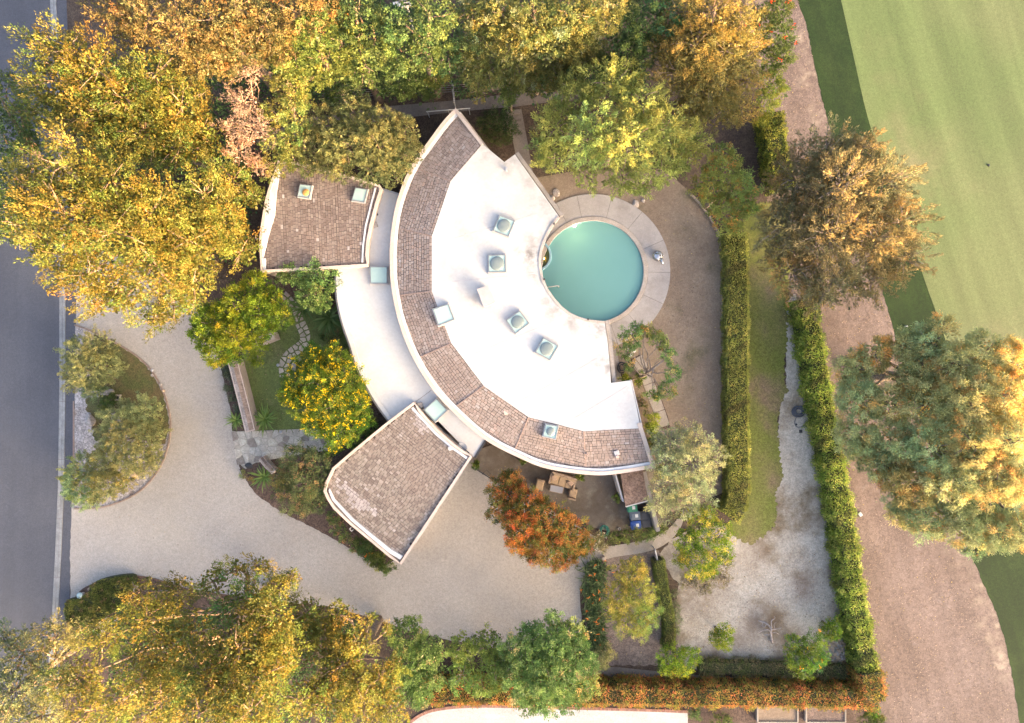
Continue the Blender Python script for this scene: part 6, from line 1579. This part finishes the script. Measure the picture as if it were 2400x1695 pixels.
# white garden frame among the top trees
r = empty('white_trellis', P(952, 5, 8.5), 'white lattice frame showing between the treetops at the top edge', 'trellis')
for dx, dy, w_, l_ in ((-10, 3, 0.16, 1.0), (-6, 8, 0.14, 0.7), (2, 12, 0.14, 0.6), (8, 7, 0.12, 0.9), (0, 0, 0.9, 0.12)):
    p = P(952 + dx, 5 + dy, 8.5); v, f = box_vf(p[0], p[1], 8.6, l_ if w_ < .5 else w_, w_ if w_ < .5 else l_, 0.06, 0.15); mk('slat', v, f, M['white'], parent=r)
p = P(952, 8, 8.5); v, f = tube_vf([(p[0], p[1], 0), (p[0], p[1], 8.57)], [0.07, 0.05], 8); mk('post', v, f, M['white'], parent=r)

# ------------------------------------------------------------------ timber capped garden walls
def capped_wall(label, px, w, h):
    path = [P(x, y, h)[:2] for x, y in px]; c = np.mean(np.array(path), axis=0)
    r = empty('garden_wall', (c[0], c[1], 0), label, 'wall')
    ribbon('wall', path, -w / 2 + 0.04, w / 2 - 0.04, 0, h - 0.12, M['stucco'], parent=r)
    rr = random.Random(4)
    # two sloping rows of weathered boards
    for row, (d0, d1, z0, z1, base) in enumerate(((-w / 2, 0.0, h - 0.16, h, (0.47, 0.385, 0.34)), (0.0, w / 2, h, h - 0.16, (0.33, 0.245, 0.205)))):
        for (a, t), (b, t2) in zip(along(path, 0.55)[:-1], along(path, 0.55)[1:]):
            n = np.array([-t[1], t[0]]); a_ = a + t * 0.006; b_ = b - t * 0.006
            for half in range(2):
                e0 = d0 + (d1 - d0) * half / 2 + 0.004; e1 = d0 + (d1 - d0) * (half + 1) / 2 - 0.004
                q0 = z0 + (z1 - z0) * half / 2; q1 = z0 + (z1 - z0) * (half + 1) / 2
                pts = [(*(a_ + n * e0), q0), (*(b_ + n * e0), q0), (*(b_ + n * e1), q1), (*(a_ + n * e1), q1)]
                v = [(x, y, z) for x, y, z in pts] + [(x, y, z - 0.03) for x, y, z in pts]
                f = [[0, 1, 2, 3], [7, 6, 5, 4], [0, 4, 5, 1], [1, 5, 6, 2], [2, 6, 7, 3], [3, 7, 4, 0]]
                k_ = rr.uniform(0.75, 1.2); mk('board', v, f, M['wood'], parent=r, colors=[tuple(x * k_ for x in base)] * 6)
capped_wall('long timber capped garden wall beside the drive left of the front lawn', [(543, 845), (556, 895), (570, 950), (585, 1012)], 0.75, 1.3)
capped_wall('short timber capped wall showing through the lime green tree', [(576, 806), (605, 800), (640, 786)], 0.6, 1.3)
capped_wall('short timber capped wall stub below the entry paving', [(610, 1074), (622, 1090), (640, 1108)], 0.45, 0.9)

# ------------------------------------------------------------------ patio shed roof, screen walls, bins
r = empty('lean_to', P(1485, 1145), 'small lean-to with brown roof at the right end of the patio', 'shed')
zr = 2.1
prism('roof', [(1453, 1100), (1506, 1098), (1518, 1173), (1466, 1187)], zr - 0.1, zr, surf('lean-to roof', (0.23, 0.15, 0.115), (0.29, 0.20, 0.16), 1.5, 12, 0.35), parent=r)
ribbon('roof_edge', [P(1466, 1187, zr)[:2], P(1519, 1173, zr)[:2]], -0.06, 0.0, zr - 0.12, zr + 0.02, M['white'], parent=r)
for x, y in ((1456, 1106), (1470, 1183), (1514, 1172), (1503, 1103)):
    p = P(x, y, zr); v, f = box_vf(p[0], p[1], (zr - 0.1) / 2, 0.1, 0.1, zr - 0.1); mk('post', v, f, M['white'], parent=r)
w2 = [P(x, y, 2.0)[:2] for x, y in ((1510, 1106), (1522, 1160), (1543, 1246))]
ribbon('screen_wall', w2, -0.13, 0.13, 0, 2.0, M['slab'], label='pale slanting stucco screen wall right of the waste bins', cat='wall')
w2 = [P(x, y, 1.9)[:2] for x, y in ((1443, 1113), (1452, 1145), (1461, 1176))]
ribbon('screen_wall', w2, -0.05, 0.05, 0, 1.9, M['white'], label='thin pale screen panel on the left side of the lean-to', cat='wall')

def bin_(x, y, body, label, rz=0.12, h=1.05, sticker=True):
    p = P(x, y, h); r = empty('waste_bin', (p[0], p[1], 0.05), label, 'bin', 'waste bins by the lean-to')
    c, s = math.cos(rz), math.sin(rz)
    v, f = box_vf(p[0], p[1], 0.05 + 0.1 + (h - 0.2) / 2, 0.52, 0.48, h - 0.2, rz, 1.18); mk('body', v, f, body, parent=r)
    v, f = rbox_vf(p[0], p[1], h + 0.01, 0.68, 0.60, 0.09, rz, 0.035); lid = mk('lid', v, f, body, parent=r)
    v, f = rbox_vf(p[0] - 0.03 * c, p[1] - 0.03 * s, h + 0.07, 0.46, 0.40, 0.05, rz, 0.02); mk('lid_ridge', v, f, body, parent=lid)
    if sticker:
        v, f = box_vf(p[0] + 0.08 * c, p[1] + 0.08 * s, h + 0.099, 0.20, 0.22, 0.004, rz); mk('sticker', v, f, M['paper'], parent=lid)
    q = (p[0] - c * 0.37, p[1] - s * 0.37)
    v, f = tube_vf([(q[0] + s * 0.22, q[1] - c * 0.22, h), (q[0] - s * 0.22, q[1] + c * 0.22, h)], [0.025, 0.025], 8); mk('handle', v, f, body, parent=r)
    for sg in (-1, 1):
        a = (p[0] - c * 0.24 - s * 0.22 * sg, p[1] - s * 0.24 + c * 0.22 * sg)
        v, f = tube_vf([(a[0] - s * 0.03, a[1] + c * 0.03, 0.16), (a[0] + s * 0.03, a[1] - c * 0.03, 0.16)], [0.11, 0.11], 14); mk('wheel', v, f, M['darkmetal'], parent=r)
bin_(1482, 1190, M['bin_green'], 'green wheeled bin nearest the lean-to roof')
bin_(1489, 1209, M['bin_grey'], 'slate grey wheeled bin between the green and blue ones')
bin_(1491, 1231, M['bin_blue'], 'blue wheeled bin at the end of the row')
bin_(1511, 1208, M['bin_dark'], 'dark bin in the shade against the screen wall, upper of two', h=0.9, sticker=False)
bin_(1515, 1226, M['bin_dark'], 'dark bin in the shade against the screen wall, lower of two', h=0.9, sticker=False)

# ------------------------------------------------------------------ patio furniture
def sofa():
    p = P(1319, 1128, 0.7); rz = math.radians(-17); r = empty('garden_sofa', (p[0], p[1], 0.05), 'tan cushioned three seat garden sofa tucked under the curved roof edge', 'sofa')
    c, s = math.cos(rz), math.sin(rz)
    def at(u, w): return (p[0] + c * u - s * w, p[1] + s * u + c * w)
    def b(name, u, w, z, su, sw, sz, mt, bev=0.03, par=None):
        q = at(u, w); v, f = rbox_vf(q[0], q[1], z, su, sw, sz, rz, bev); return mk(name, v, f, mt, parent=par or r)
    b('frame', 0, 0, 0.24, 1.78, 0.86, 0.28, M['wicker'])
    b('backrest', 0, 0.40, 0.56, 1.78, 0.16, 0.62, M['wicker'])
    for sg in (-1, 1):
        b('arm', sg * 0.86, -0.02, 0.46, 0.15, 0.9, 0.40, M['wicker'])
        for w in (-.36, .36):
            b('leg', sg * 0.84, w, 0.085, 0.08, 0.08, 0.07, M['darkmetal'], 0.01)
    for i in (-1, 0, 1):
        b('seat_cushion', i * 0.52, -0.06, 0.46, 0.50, 0.66, 0.16, M['cushion'], 0.05)
        b('back_cushion', i * 0.52, 0.26, 0.66, 0.50, 0.16, 0.36, M['cushion'], 0.05)
    for u, a in ((-0.62, 0.3), (0.60, -0.5)):
        q = at(u, 0.05); v, f = rbox_vf(q[0], q[1], 0.62, 0.38, 0.34, 0.14, rz + a, 0.06); mk('pillow', v, f, M['pillow'], parent=r)
sofa()
def chair(x, y, deg, lab):
    p = P(x, y, 0.45); rz = math.radians(deg); r = empty('garden_chair', (p[0], p[1], 0.05), lab, 'chair', 'tan garden chairs round the coffee table'); c, s = math.cos(rz), math.sin(rz)
    def b(name, u, w, z, su, sw, sz, mt, bev=0.03):
        v, f = rbox_vf(p[0] + c * u - s * w, p[1] + s * u + c * w, z, su, sw, sz, rz, bev); mk(name, v, f, mt, parent=r)
    b('frame', 0, 0, 0.22, 0.56, 0.74, 0.24, M['wicker']); b('seat_cushion', 0, -0.03, 0.41, 0.50, 0.62, 0.14, M['cushion'], 0.05)
    b('backrest', 0, 0.36, 0.46, 0.56, 0.12, 0.50, M['wicker'])
    for u in (-.23, .23):
        for w in (-.3, .3): b('leg', u, w, 0.08, 0.06, 0.06, 0.06, M['darkmetal'], 0.01)
chair(1265, 1137, -14, 'tan garden chair left of the coffee table')
chair(1343, 1157, 166, 'tan garden chair right of the coffee table')
p = P(1304.5, 1147, 0.4); rz = math.radians(-12); c, s = math.cos(rz), math.sin(rz)
r = empty('coffee_table', (p[0], p[1], 0.05), 'low patio coffee table with pale grey glass top', 'table')
v, f = rbox_vf(p[0], p[1], 0.36, 0.98, 0.52, 0.06, rz, 0.015); mk('table_frame', v, f, M['wicker'], parent=r)
v, f = box_vf(p[0], p[1], 0.398, 0.88, 0.42, 0.012, rz); mk('table_top', v, f, M['tableglass'], parent=r)
for u in (-.42, .42):
    for w in (-.2, .2):
        v, f = box_vf(p[0] + c * u - s * w, p[1] + s * u + c * w, 0.19, 0.07, 0.07, 0.28, rz); mk('leg', v, f, M['wicker'], parent=r)

def potted(x, y, rr, lab, z0=0.05):
    p = P(x, y, 0.7); r = empty('potted_plant', (p[0], p[1], z0), lab, 'potted plant', 'potted plants on the patio')
    v, f = lathe_vf(p[0], p[1], [(0.13, z0), (0.19, z0 + 0.34), (0.21, z0 + 0.36), (0.21, z0 + 0.40), (0.18, z0 + 0.40), (0.17, z0 + 0.34), (0.01, z0 + 0.34)], 16, close=False); mk('pot', v, f, M['pot'], parent=r)
    v, f, cc, _ = foliage([(p[0], p[1], z0 + 0.62, rr), (p[0] + 0.08, p[1] + 0.05, z0 + 0.75, rr * 0.7)], tuft=0.13, dens=1.2, per=9, leaf=(0.15, 0.035), pal=MID + [((0.13, 0.19, 0.03), 2)]); mk('leaves', v, f, M['leaf'], parent=r, colors=cc)
potted(1115, 1090, 0.27, 'potted plant at the garage end of the patio')
potted(1225, 1083, 0.20, 'potted plant in the curve of the roof edge left of the sofa')
potted(1361, 1117, 0.26, 'potted plant just right of the sofa')
potted(1446, 1166, 0.26, 'potted plant at the foot of the screen panel by the lean-to')

# ------------------------------------------------------------------ hoses
def coil(name, lab, cat, x, y, r0, r1, turns, z, mat, rad=0.02, seed=0, asp=1.0):
    p = P(x, y, z); rr = random.Random(seed); pts = []
    n = turns * 18
    for i in range(n):
        t = i / n; a = i / 18 * 2 * math.pi; q = r0 + (r1 - r0) * (0.5 + 0.5 * math.sin(t * turns * 2.1))
        pts.append((p[0] + q * math.cos(a) + rr.uniform(-.006, .006) + 0.03 * math.sin(t * 9), p[1] + q * asp * math.sin(a) + 0.03 * math.cos(t * 7), z + rad + 0.05 * t + 0.012 * math.sin(i * .7)))
    v, f = tube_vf(pts, [rad] * len(pts), 6); return mk(name, v, f, mat, smooth=True, label=lab, cat=cat)
coil('garden_hose', 'coiled teal garden hose beside the white blossom shrub', 'hose', 1416, 1245, 0.20, 0.34, 8, 0.06, M['hose'], 0.018, 2, 1.25)
o = coil('garden_hose', 'thick coil of dark grey hose on the pale gravel beside the tall hedge', 'hose', 1871, 964, 0.22, 0.46, 13, 0.02, M['blackhose'], 0.032, 3, 0.85)
pts = [(*P(x, y)[:2], 0.035) for x, y in catmull([(1866, 978), (1862, 990), (1866, 1000), (1877, 1001), (1885, 994), (1886, 988)], 5, False)]
v, f = tube_vf(pts, [0.02] * len(pts), 6); mk('loose_end', v, f, M['blackhose'], parent=o)
coil('garden_hose', 'black hose coil beside the terrace step under the magnolia', 'hose', 1457, 861, 0.16, 0.32, 9, 0.18, M['darkmetal'], 0.022, 5, 1.2)
p = P(1876, 1011); v, f = rbox_vf(p[0], p[1], 0.05, 0.22, 0.22, 0.06, 0.1, 0.02); mk('valve_box', v, f, M['darkmetal'], label='small square black valve lid on the pale gravel below the hose coil', cat='valve box')
p = P(1866, 995); v, f = lathe_vf(p[0], p[1], [(0.07, 0.016), (0.07, 0.06), (0.03, 0.08), (0.01, 0.08)], 12); mk('hose_nozzle', v, f, M['darkmetal'], label='small round black fitting inside the loose hose loop', cat='hose fitting')

# ------------------------------------------------------------------ rocks
def rock(lab, x, y, sx, sy, h, mat, rz=0, seed=0, z=0.03, name='boulder', cat='rock'):
    p = P(x, y, h * 0.6); r = random.Random(seed); bm = bmesh.new(); bmesh.ops.create_icosphere(bm, subdivisions=3, radius=1.0)
    ns = [(Vector((r.uniform(-1, 1), r.uniform(-1, 1), r.uniform(-1, 1))).normalized(), r.uniform(0.62, 0.95)) for _ in range(14)]
    for v in bm.verts:
        co = v.co.copy()
        for n, d in ns:
            q = co.dot(n)
            if q > d: co -= n * (q - d) * 0.9
        v.co = co
    c, s = math.cos(rz), math.sin(rz)
    V = [(p[0] + c * v.co.x * sx / 2 - s * v.co.y * sy / 2, p[1] + s * v.co.x * sx / 2 + c * v.co.y * sy / 2, z + h * 0.35 + v.co.z * h * 0.6) for v in bm.verts]
    bm.verts.index_update(); F = [[v.index for v in f.verts] for f in bm.faces]; bm.free()
    return mk(name, V, F, mat, label=lab, cat=cat)
rock('large pale boulder on the street side of the drive island', 209, 985, 0.72, 1.0, 0.55, M['rock'], 0.3, 1)
rock('flat pale boulder above the small green mound on the island', 252, 919, 1.15, 0.5, 0.35, M['rock'], 0.3, 2)
rock('tan weathered boulder at the lower edge of the drive island', 315, 1110, 0.82, 0.78, 0.5, M['tanrock'], 0.1, 3)
rock('grey boulder at the edge of the street corner bed', 312, 1378, 0.70, 0.85, 0.5, M['greyrock'], 0.4, 4)
rock('small tan stone beside the post cap in the corner bed', 209, 1381, 0.26, 0.26, 0.18, M['tanrock'], 0.2, 5)
for i, (x, y, lab) in enumerate(((357, 880, 'small pale stone highest along the island kerb'), (376, 902, 'small pale stone in the middle of three along the island kerb'), (383, 916, 'small tan stone lowest along the island kerb'))):
    rock(lab, x, y, 0.24, 0.24, 0.15, M['rock'] if i < 2 else M['tanrock'], i, 10 + i, z=0.045, name='stone', cat='stone')
for i, (x, y, w_, lab) in enumerate(((1304, 452, 0.5, 'large flat stone where the pale green tree meets the roof edge'), (1295, 464, 0.34, 'small flat stone nearest the upper end of the pool deck'), (1490, 478, 0.5, 'round flat stone against the outer rim of the pool deck'), (1508, 470, 0.3, 'small flat stone right of the round one by the pool deck'))):
    rock(lab, x, y, w_, w_ * 1.2, 0.14, M['rock'], 0.4, 20 + i, z=0.01, name='stone', cat='stone')
for i, (x, y, w_, lab) in enumerate(((1485, 822, 0.40, 'white stone under the magnolia nearest the pool'), (1478, 832, 0.34, 'white stone under the magnolia at the path end'), (1470, 818, 0.3, 'white stone under the magnolia nearest the house'))):
    rock(lab, x, y, w_, w_ * 0.8, 0.16, M['white'], 0.2, 26 + i, z=0.01, name='stone', cat='stone')
rock('black basalt stone at the lower edge of the entry paving', 583, 1092, 0.7, 0.45, 0.16, M['darkmetal'], -0.2, 31, z=0.02, name='stone', cat='stone')
# rubble heap
r = empty('rubble_heap', P(1962, 1530), 'heap of broken tan stones between the citrus tree and tall hedge', 'stone heap')
me_r = []
for k_ in range(5):
    v, f = rbox_vf(0, 0, 0, 0.24 * random.uniform(.7, 1.2), 0.18 * random.uniform(.7, 1.2), 0.13, 0, 0.04)
    m_ = bpy.data.meshes.new('rubble'); m_.from_pydata([(x + random.uniform(-.012, .012), y + random.uniform(-.012, .012), z) for x, y, z in v], [], f); m_.materials.append((M['tanrock'], M['tanrock'], M['rock'], M['tanrock'], M['greyrock'])[k_]); me_r.append(m_)
for i in range(230):
    a = random.uniform(0, 6.28); q = math.sqrt(random.random()); x, y = q * 0.82 * math.cos(a), q * 0.95 * math.sin(a)
    o = bpy.data.objects.new('rubble', me_r[i % 5]); C.objects.link(o); o.parent = r
    o.location = (x + 0.12 * y * 0, y, 0.05 + max(0, 0.32 * (1 - q)) * random.uniform(0.6, 1.0)); o.rotation_euler = (random.uniform(-.7, .7), random.uniform(-.7, .7), random.uniform(0, 6.28)); s_ = random.uniform(0.6, 1.25); o.scale = (s_, s_, s_)

# ------------------------------------------------------------------ small things
r = empty('post_light', P(186, 1397), 'round pale blue capped stub post in the street corner bed', 'garden post')
p = P(186, 1397, 0.5); v, f = lathe_vf(p[0], p[1], [(0.13, 0.0), (0.13, 0.42)], 20); mk('post', v, f, M['stucco'], parent=r)
v, f = lathe_vf(p[0], p[1], [(0.22, 0.42), (0.23, 0.46), (0.18, 0.52), (0.01, 0.56)], 24); mk('cap', v, f, surf('blue cap', (0.40, 0.53, 0.55), rough=0.4), parent=r)
p = P(278, 932); r = empty('meter_box', (p[0], p[1], 0.03), 'small square concrete meter box with dark opening on the drive island', 'meter box')
parts = [box_vf(p[0] + dx, p[1] + dy, 0.09, sx, sy, 0.12, -0.15) for dx, dy, sx, sy in ((-.15, 0, .1, .42), (.15, 0, .1, .42), (0, .16, .2, .1), (0, -.16, .2, .1))]
v, f = joinvf(parts); mk('rim', v, f, M['slab'], parent=r); v, f = box_vf(p[0], p[1], 0.07, 0.22, 0.22, 0.05, -0.15); mk('lid', v, f, M['darkmetal'], parent=r)
for i, (x, y, lab) in enumerate(((651, 856, 'small grey path light on the front lawn beside the stepping stones'), (658, 1013, 'small grey path light at the lower edge of the front lawn'), (356, 868, 'small grey path light at the island kerb'))):
    p = P(x, y, 0.3); r = empty('path_light', (p[0], p[1], 0.03), lab, 'path light', 'garden path lights')
    v, f = lathe_vf(p[0], p[1], [(0.02, 0.03), (0.02, 0.28)], 8); mk('stake', v, f, M['darkmetal'], parent=r)
    v, f = lathe_vf(p[0], p[1], [(0.11, 0.26), (0.10, 0.29), (0.04, 0.33), (0.01, 0.34)], 18); mk('lamp_shade', v, f, M['metal'], parent=r)
# shiny ornament on the pool deck
p = P(1542, 600, 0.5); r = empty('metal_ornament', (p[0], p[1], 0.07), 'shiny silver metal ornament on the right side of the pool deck', 'ornament')
v, f = lathe_vf(p[0], p[1], [(0.16, 0.07), (0.20, 0.12), (0.34, 0.32), (0.38, 0.48), (0.32, 0.62), (0.18, 0.70), (0.01, 0.73)], 28); mk('body', v, f, M['chrome'], parent=r, smooth=True)
q = P(1550, 611, 0.6); v, f = tube_vf([(p[0] + 0.15, p[1] - 0.1, 0.58), (q[0] - 0.04, q[1] + 0.05, 0.70), (q[0], q[1], 0.74), (q[0] + 0.06, q[1] - 0.2, 0.70), (q[0] + 0.08, q[1] - 0.3, 0.66)], [0.07, 0.10, 0.13, 0.09, 0.03], 12); mk('head', v, f, M['chrome'], parent=r, smooth=True)
v, f = lathe_vf(p[0] + 0.33, p[1] + 0.02, [(0.04, 0.07), (0.04, 0.40), (0.09, 0.46), (0.01, 0.5)], 12); mk('handle', v, f, M['chrome'], parent=r)
# white pipes stacked on the hedge path
for i, (xa, ya, xb, yb, lab) in enumerate(((1684, 1594, 1774, 1597, 'white pipe of the right stack nearest the scrub hedge'), (1686, 1599, 1762, 1602, 'white pipe in the middle of the right stack'), (1688, 1602, 1773, 1605, 'white pipe of the right stack nearest the orange hedge'), (1592, 1590, 1676, 1596, 'white pipe of the left stack nearest the scrub hedge'), (1596, 1594, 1672, 1601, 'white pipe of the left stack nearest the orange hedge'))):
    a, b = P(xa, ya), P(xb, yb); v, f = tube_vf([(a[0], a[1], 0.085), (b[0], b[1], 0.085)], [0.055, 0.055], 10); mk('pipe', v, f, M['white'], smooth=False, label=lab, cat='pipe', group='white pipes on the hedge path')
# raised timber beds at the bottom edge
for (x0, x1, lab) in ((1776, 1870, 'timber framed raised bed of dry grass at the bottom edge'), (1890, 1982, 'timber framed raised bed of brown litter at the bottom edge')):
    c = P((x0 + x1) / 2, 1675); r = empty('raised_bed', (c[0], c[1], 0), lab, 'raised bed')
    for a, b in (((x0, 1648), (x0, 1694)), ((x1, 1648), (x1, 1694)), ((x0, 1694), (x1, 1694)), ((x0, 1648), (x1, 1648))):
        q = [P(*a, 0.3)[:2], P(*b, 0.3)[:2]]; ribbon('board', q, -0.05, 0.05, 0, 0.30 if a[0] == b[0] else 0.297, M['slab'], parent=r)
    w = [P(x, y, 0.22) for x, y in ((x0 + 1, 1649), (x1 - 1, 1649), (x1 - 1, 1693), (x0 + 1, 1693))]
    mk('soil', w, tri_poly([q[:2] for q in w]), M['drylawn'] if x0 < 1800 else M['mulch'], parent=r)
# fence post and small gate at the path bend
r = empty('gate_post', P(1533, 1290), 'white gate post and rail where the yard path bends', 'gate')
a, b = P(1536, 1290, 1.0), P(1541, 1312, 1.0)
for q in (a, b): v, f = tube_vf([(q[0], q[1], 0), (q[0], q[1], 1.0)], [0.05, 0.05], 8); mk('post', v, f, M['metal'], parent=r)
v, f = tube_vf([(a[0], a[1], 0.95), (b[0], b[1], 0.95)], [0.045, 0.045], 8); mk('rail', v, f, M['white'], parent=r)
p = P(1415, 1309, 0.2); v, f = rbox_vf(p[0], p[1], 0.14, 0.26, 0.26, 0.24, 0.2, 0.05); mk('stepping_block', v, f, M['slab'], label='small pale concrete block beside the yard path above the strappy bed', cat='block')
p = P(1452, 1240, 0.1); v, f = lathe_vf(p[0], p[1], [(0.11, 0.05), (0.11, 0.10), (0.07, 0.10), (0.07, 0.05)], 16, close=False); mk('hose_ring', v, f, M['metal'], label='small grey metal ring on the patio edge above the shrubs', cat='ring')
p = P(2017, 1206, 0.1); v, f = rbox_vf(p[0], p[1], 0.06, 0.24, 0.3, 0.08, 0.6, 0.02); mk('marker_stone', v, f, M['white'], label='small pale slab lying in the mulch right of the tall hedge', cat='slab')
p = P(2123, 765, 0.1); v, f = tube_vf([(p[0], p[1], 0.0), (p[0], p[1], 0.25), (p[0] + 0.02, p[1], 0.32)], [0.05, 0.05, 0.02], 8); mk('marker_stake', v, f, M['white'], label='tiny white stake standing in the dark golf rough', cat='stake')
p = P(2318, 387, 0.1); v, f = rbox_vf(p[0], p[1], 0.07, 0.13, 0.18, 0.08, 0.4, 0.03); mk('sprinkler_head', v, f, M['darkmetal'], label='tiny dark sprinkler head on the pale fairway', cat='sprinkler')
# fallen dead branch on the gravel
r = empty('dead_branch', P(1795, 1470), 'bleached fallen branch lying on the pale gravel', 'branch')
def bl(px, r0, r1, zs): 
    pts = [(*P(x, y, z)[:2], z) for (x, y), z in zip(catmull(px, 4, False), np.interp(np.linspace(0, 1, 4 * (len(px) - 1) + 1), np.linspace(0, 1, len(zs)), zs))]
    return tube_vf(pts, list(np.linspace(r0 * 1.7, r1 * 2.2, len(pts))), 6)
bs = [([(1810, 1505), (1807, 1485), (1808, 1475), (1797, 1462), (1778, 1455)], .05, .02, [.1, .3, .6, .4, .2]), ([(1807, 1482), (1800, 1476), (1788, 1478), (1774, 1485)], .03, .01, [.4, .5, .3, .1]), ([(1808, 1476), (1818, 1475), (1832, 1472)], .03, .01, [.6, .5, .2]), ([(1809, 1472), (1808, 1456), (1816, 1450), (1815, 1444)], .025, .008, [.6, .7, .5, .3]), ([(1797, 1462), (1792, 1470), (1785, 1466)], .02, .008, [.4, .3, .2]), ([(1807, 1486), (1798, 1488), (1789, 1488)], .02, .008, [.35, .3, .1]), ([(1808, 1484), (1818, 1483), (1826, 1487)], .02, .008, [.35, .3, .1]), ([(1785, 1457), (1788, 1464), (1782, 1468)], .016, .006, [.3, .25, .1]), ([(1816, 1474), (1814, 1464), (1820, 1458)], .016, .006, [.5, .5, .4])]
for args in bs: v, f = bl(*args); mk('limb', v, f, M['deadwood'], parent=r, smooth=True)

# ------------------------------------------------------------------ fallen leaves
def litter(name, polys, n, size, pal):
    V = []; q = []
    for poly, k_ in polys:
        w = [P(x, y)[:2] for x, y in poly]; A = np.array(w); lo, hi = A.min(axis=0), A.max(axis=0)
        c = 0
        while c < k_:
            p = rng.uniform(lo, hi)
            if inside(p, w): q.append(p); c += 1
    q = np.array(q); m_ = len(q); d = rng.normal(size=(m_, 3)); d[:, 2] *= 0.25; d = unit(d)
    v, f = leaf_quads(np.column_stack([q, rng.uniform(0.035, 0.06, m_)]), d, size[0] * rng.uniform(.6, 1.4, m_), size[1] * rng.uniform(.6, 1.4, m_), 0.05)
    mk(name, v, f, M['leaf'], colors=pick(pal, m_) * rng.uniform(.7, 1.3, (m_, 1)), kind='stuff', label='scattered ' + name.replace('_', ' '))
litter('fallen_leaves', [([(2080, 1000), (2250, 1300), (2350, 1600), (2380, 1700), (2070, 1700), (1990, 1200)], 2600), ([(1980, 690), (2080, 720), (2110, 850), (2000, 1000), (1930, 760)], 700), ([(1870, 0), (1900, 100), (1960, 400), (1850, 400), (1830, 150)], 500), ([(2030, 1380), (2060, 1380), (2060, 1440), (2030, 1430)], 40)], 0, (0.08, 0.04), [((0.24, 0.17, 0.12), 4), ((0.30, 0.23, 0.17), 2), ((0.11, 0.075, 0.06), 4), ((0.38, 0.28, 0.08), 0.5)])
litter('garden_leaf_litter', [([(1500, 440), (1640, 480), (1685, 560), (1690, 1000), (1560, 1000), (1500, 880), (1575, 640)], 700), ([(1600, 1380), (1800, 1280), (1960, 1300), (1990, 1550), (1610, 1550)], 900), ([(1110, 1080), (1300, 1110), (1440, 1130), (1470, 1230), (1300, 1180)], 120), ([(180, 1200), (600, 1200), (1000, 1400), (1340, 1490), (700, 1400)], 60), ([(560, 870), (640, 760), (700, 780), (800, 900), (690, 1000), (590, 1000)], 160), ([(1420, 1310), (1540, 1300), (1590, 1550), (1400, 1550)], 350)], 0, (0.09, 0.045), [((0.20, 0.14, 0.09), 4), ((0.14, 0.09, 0.06), 4), ((0.08, 0.055, 0.04), 3), ((0.27, 0.21, 0.07), 0.5)])
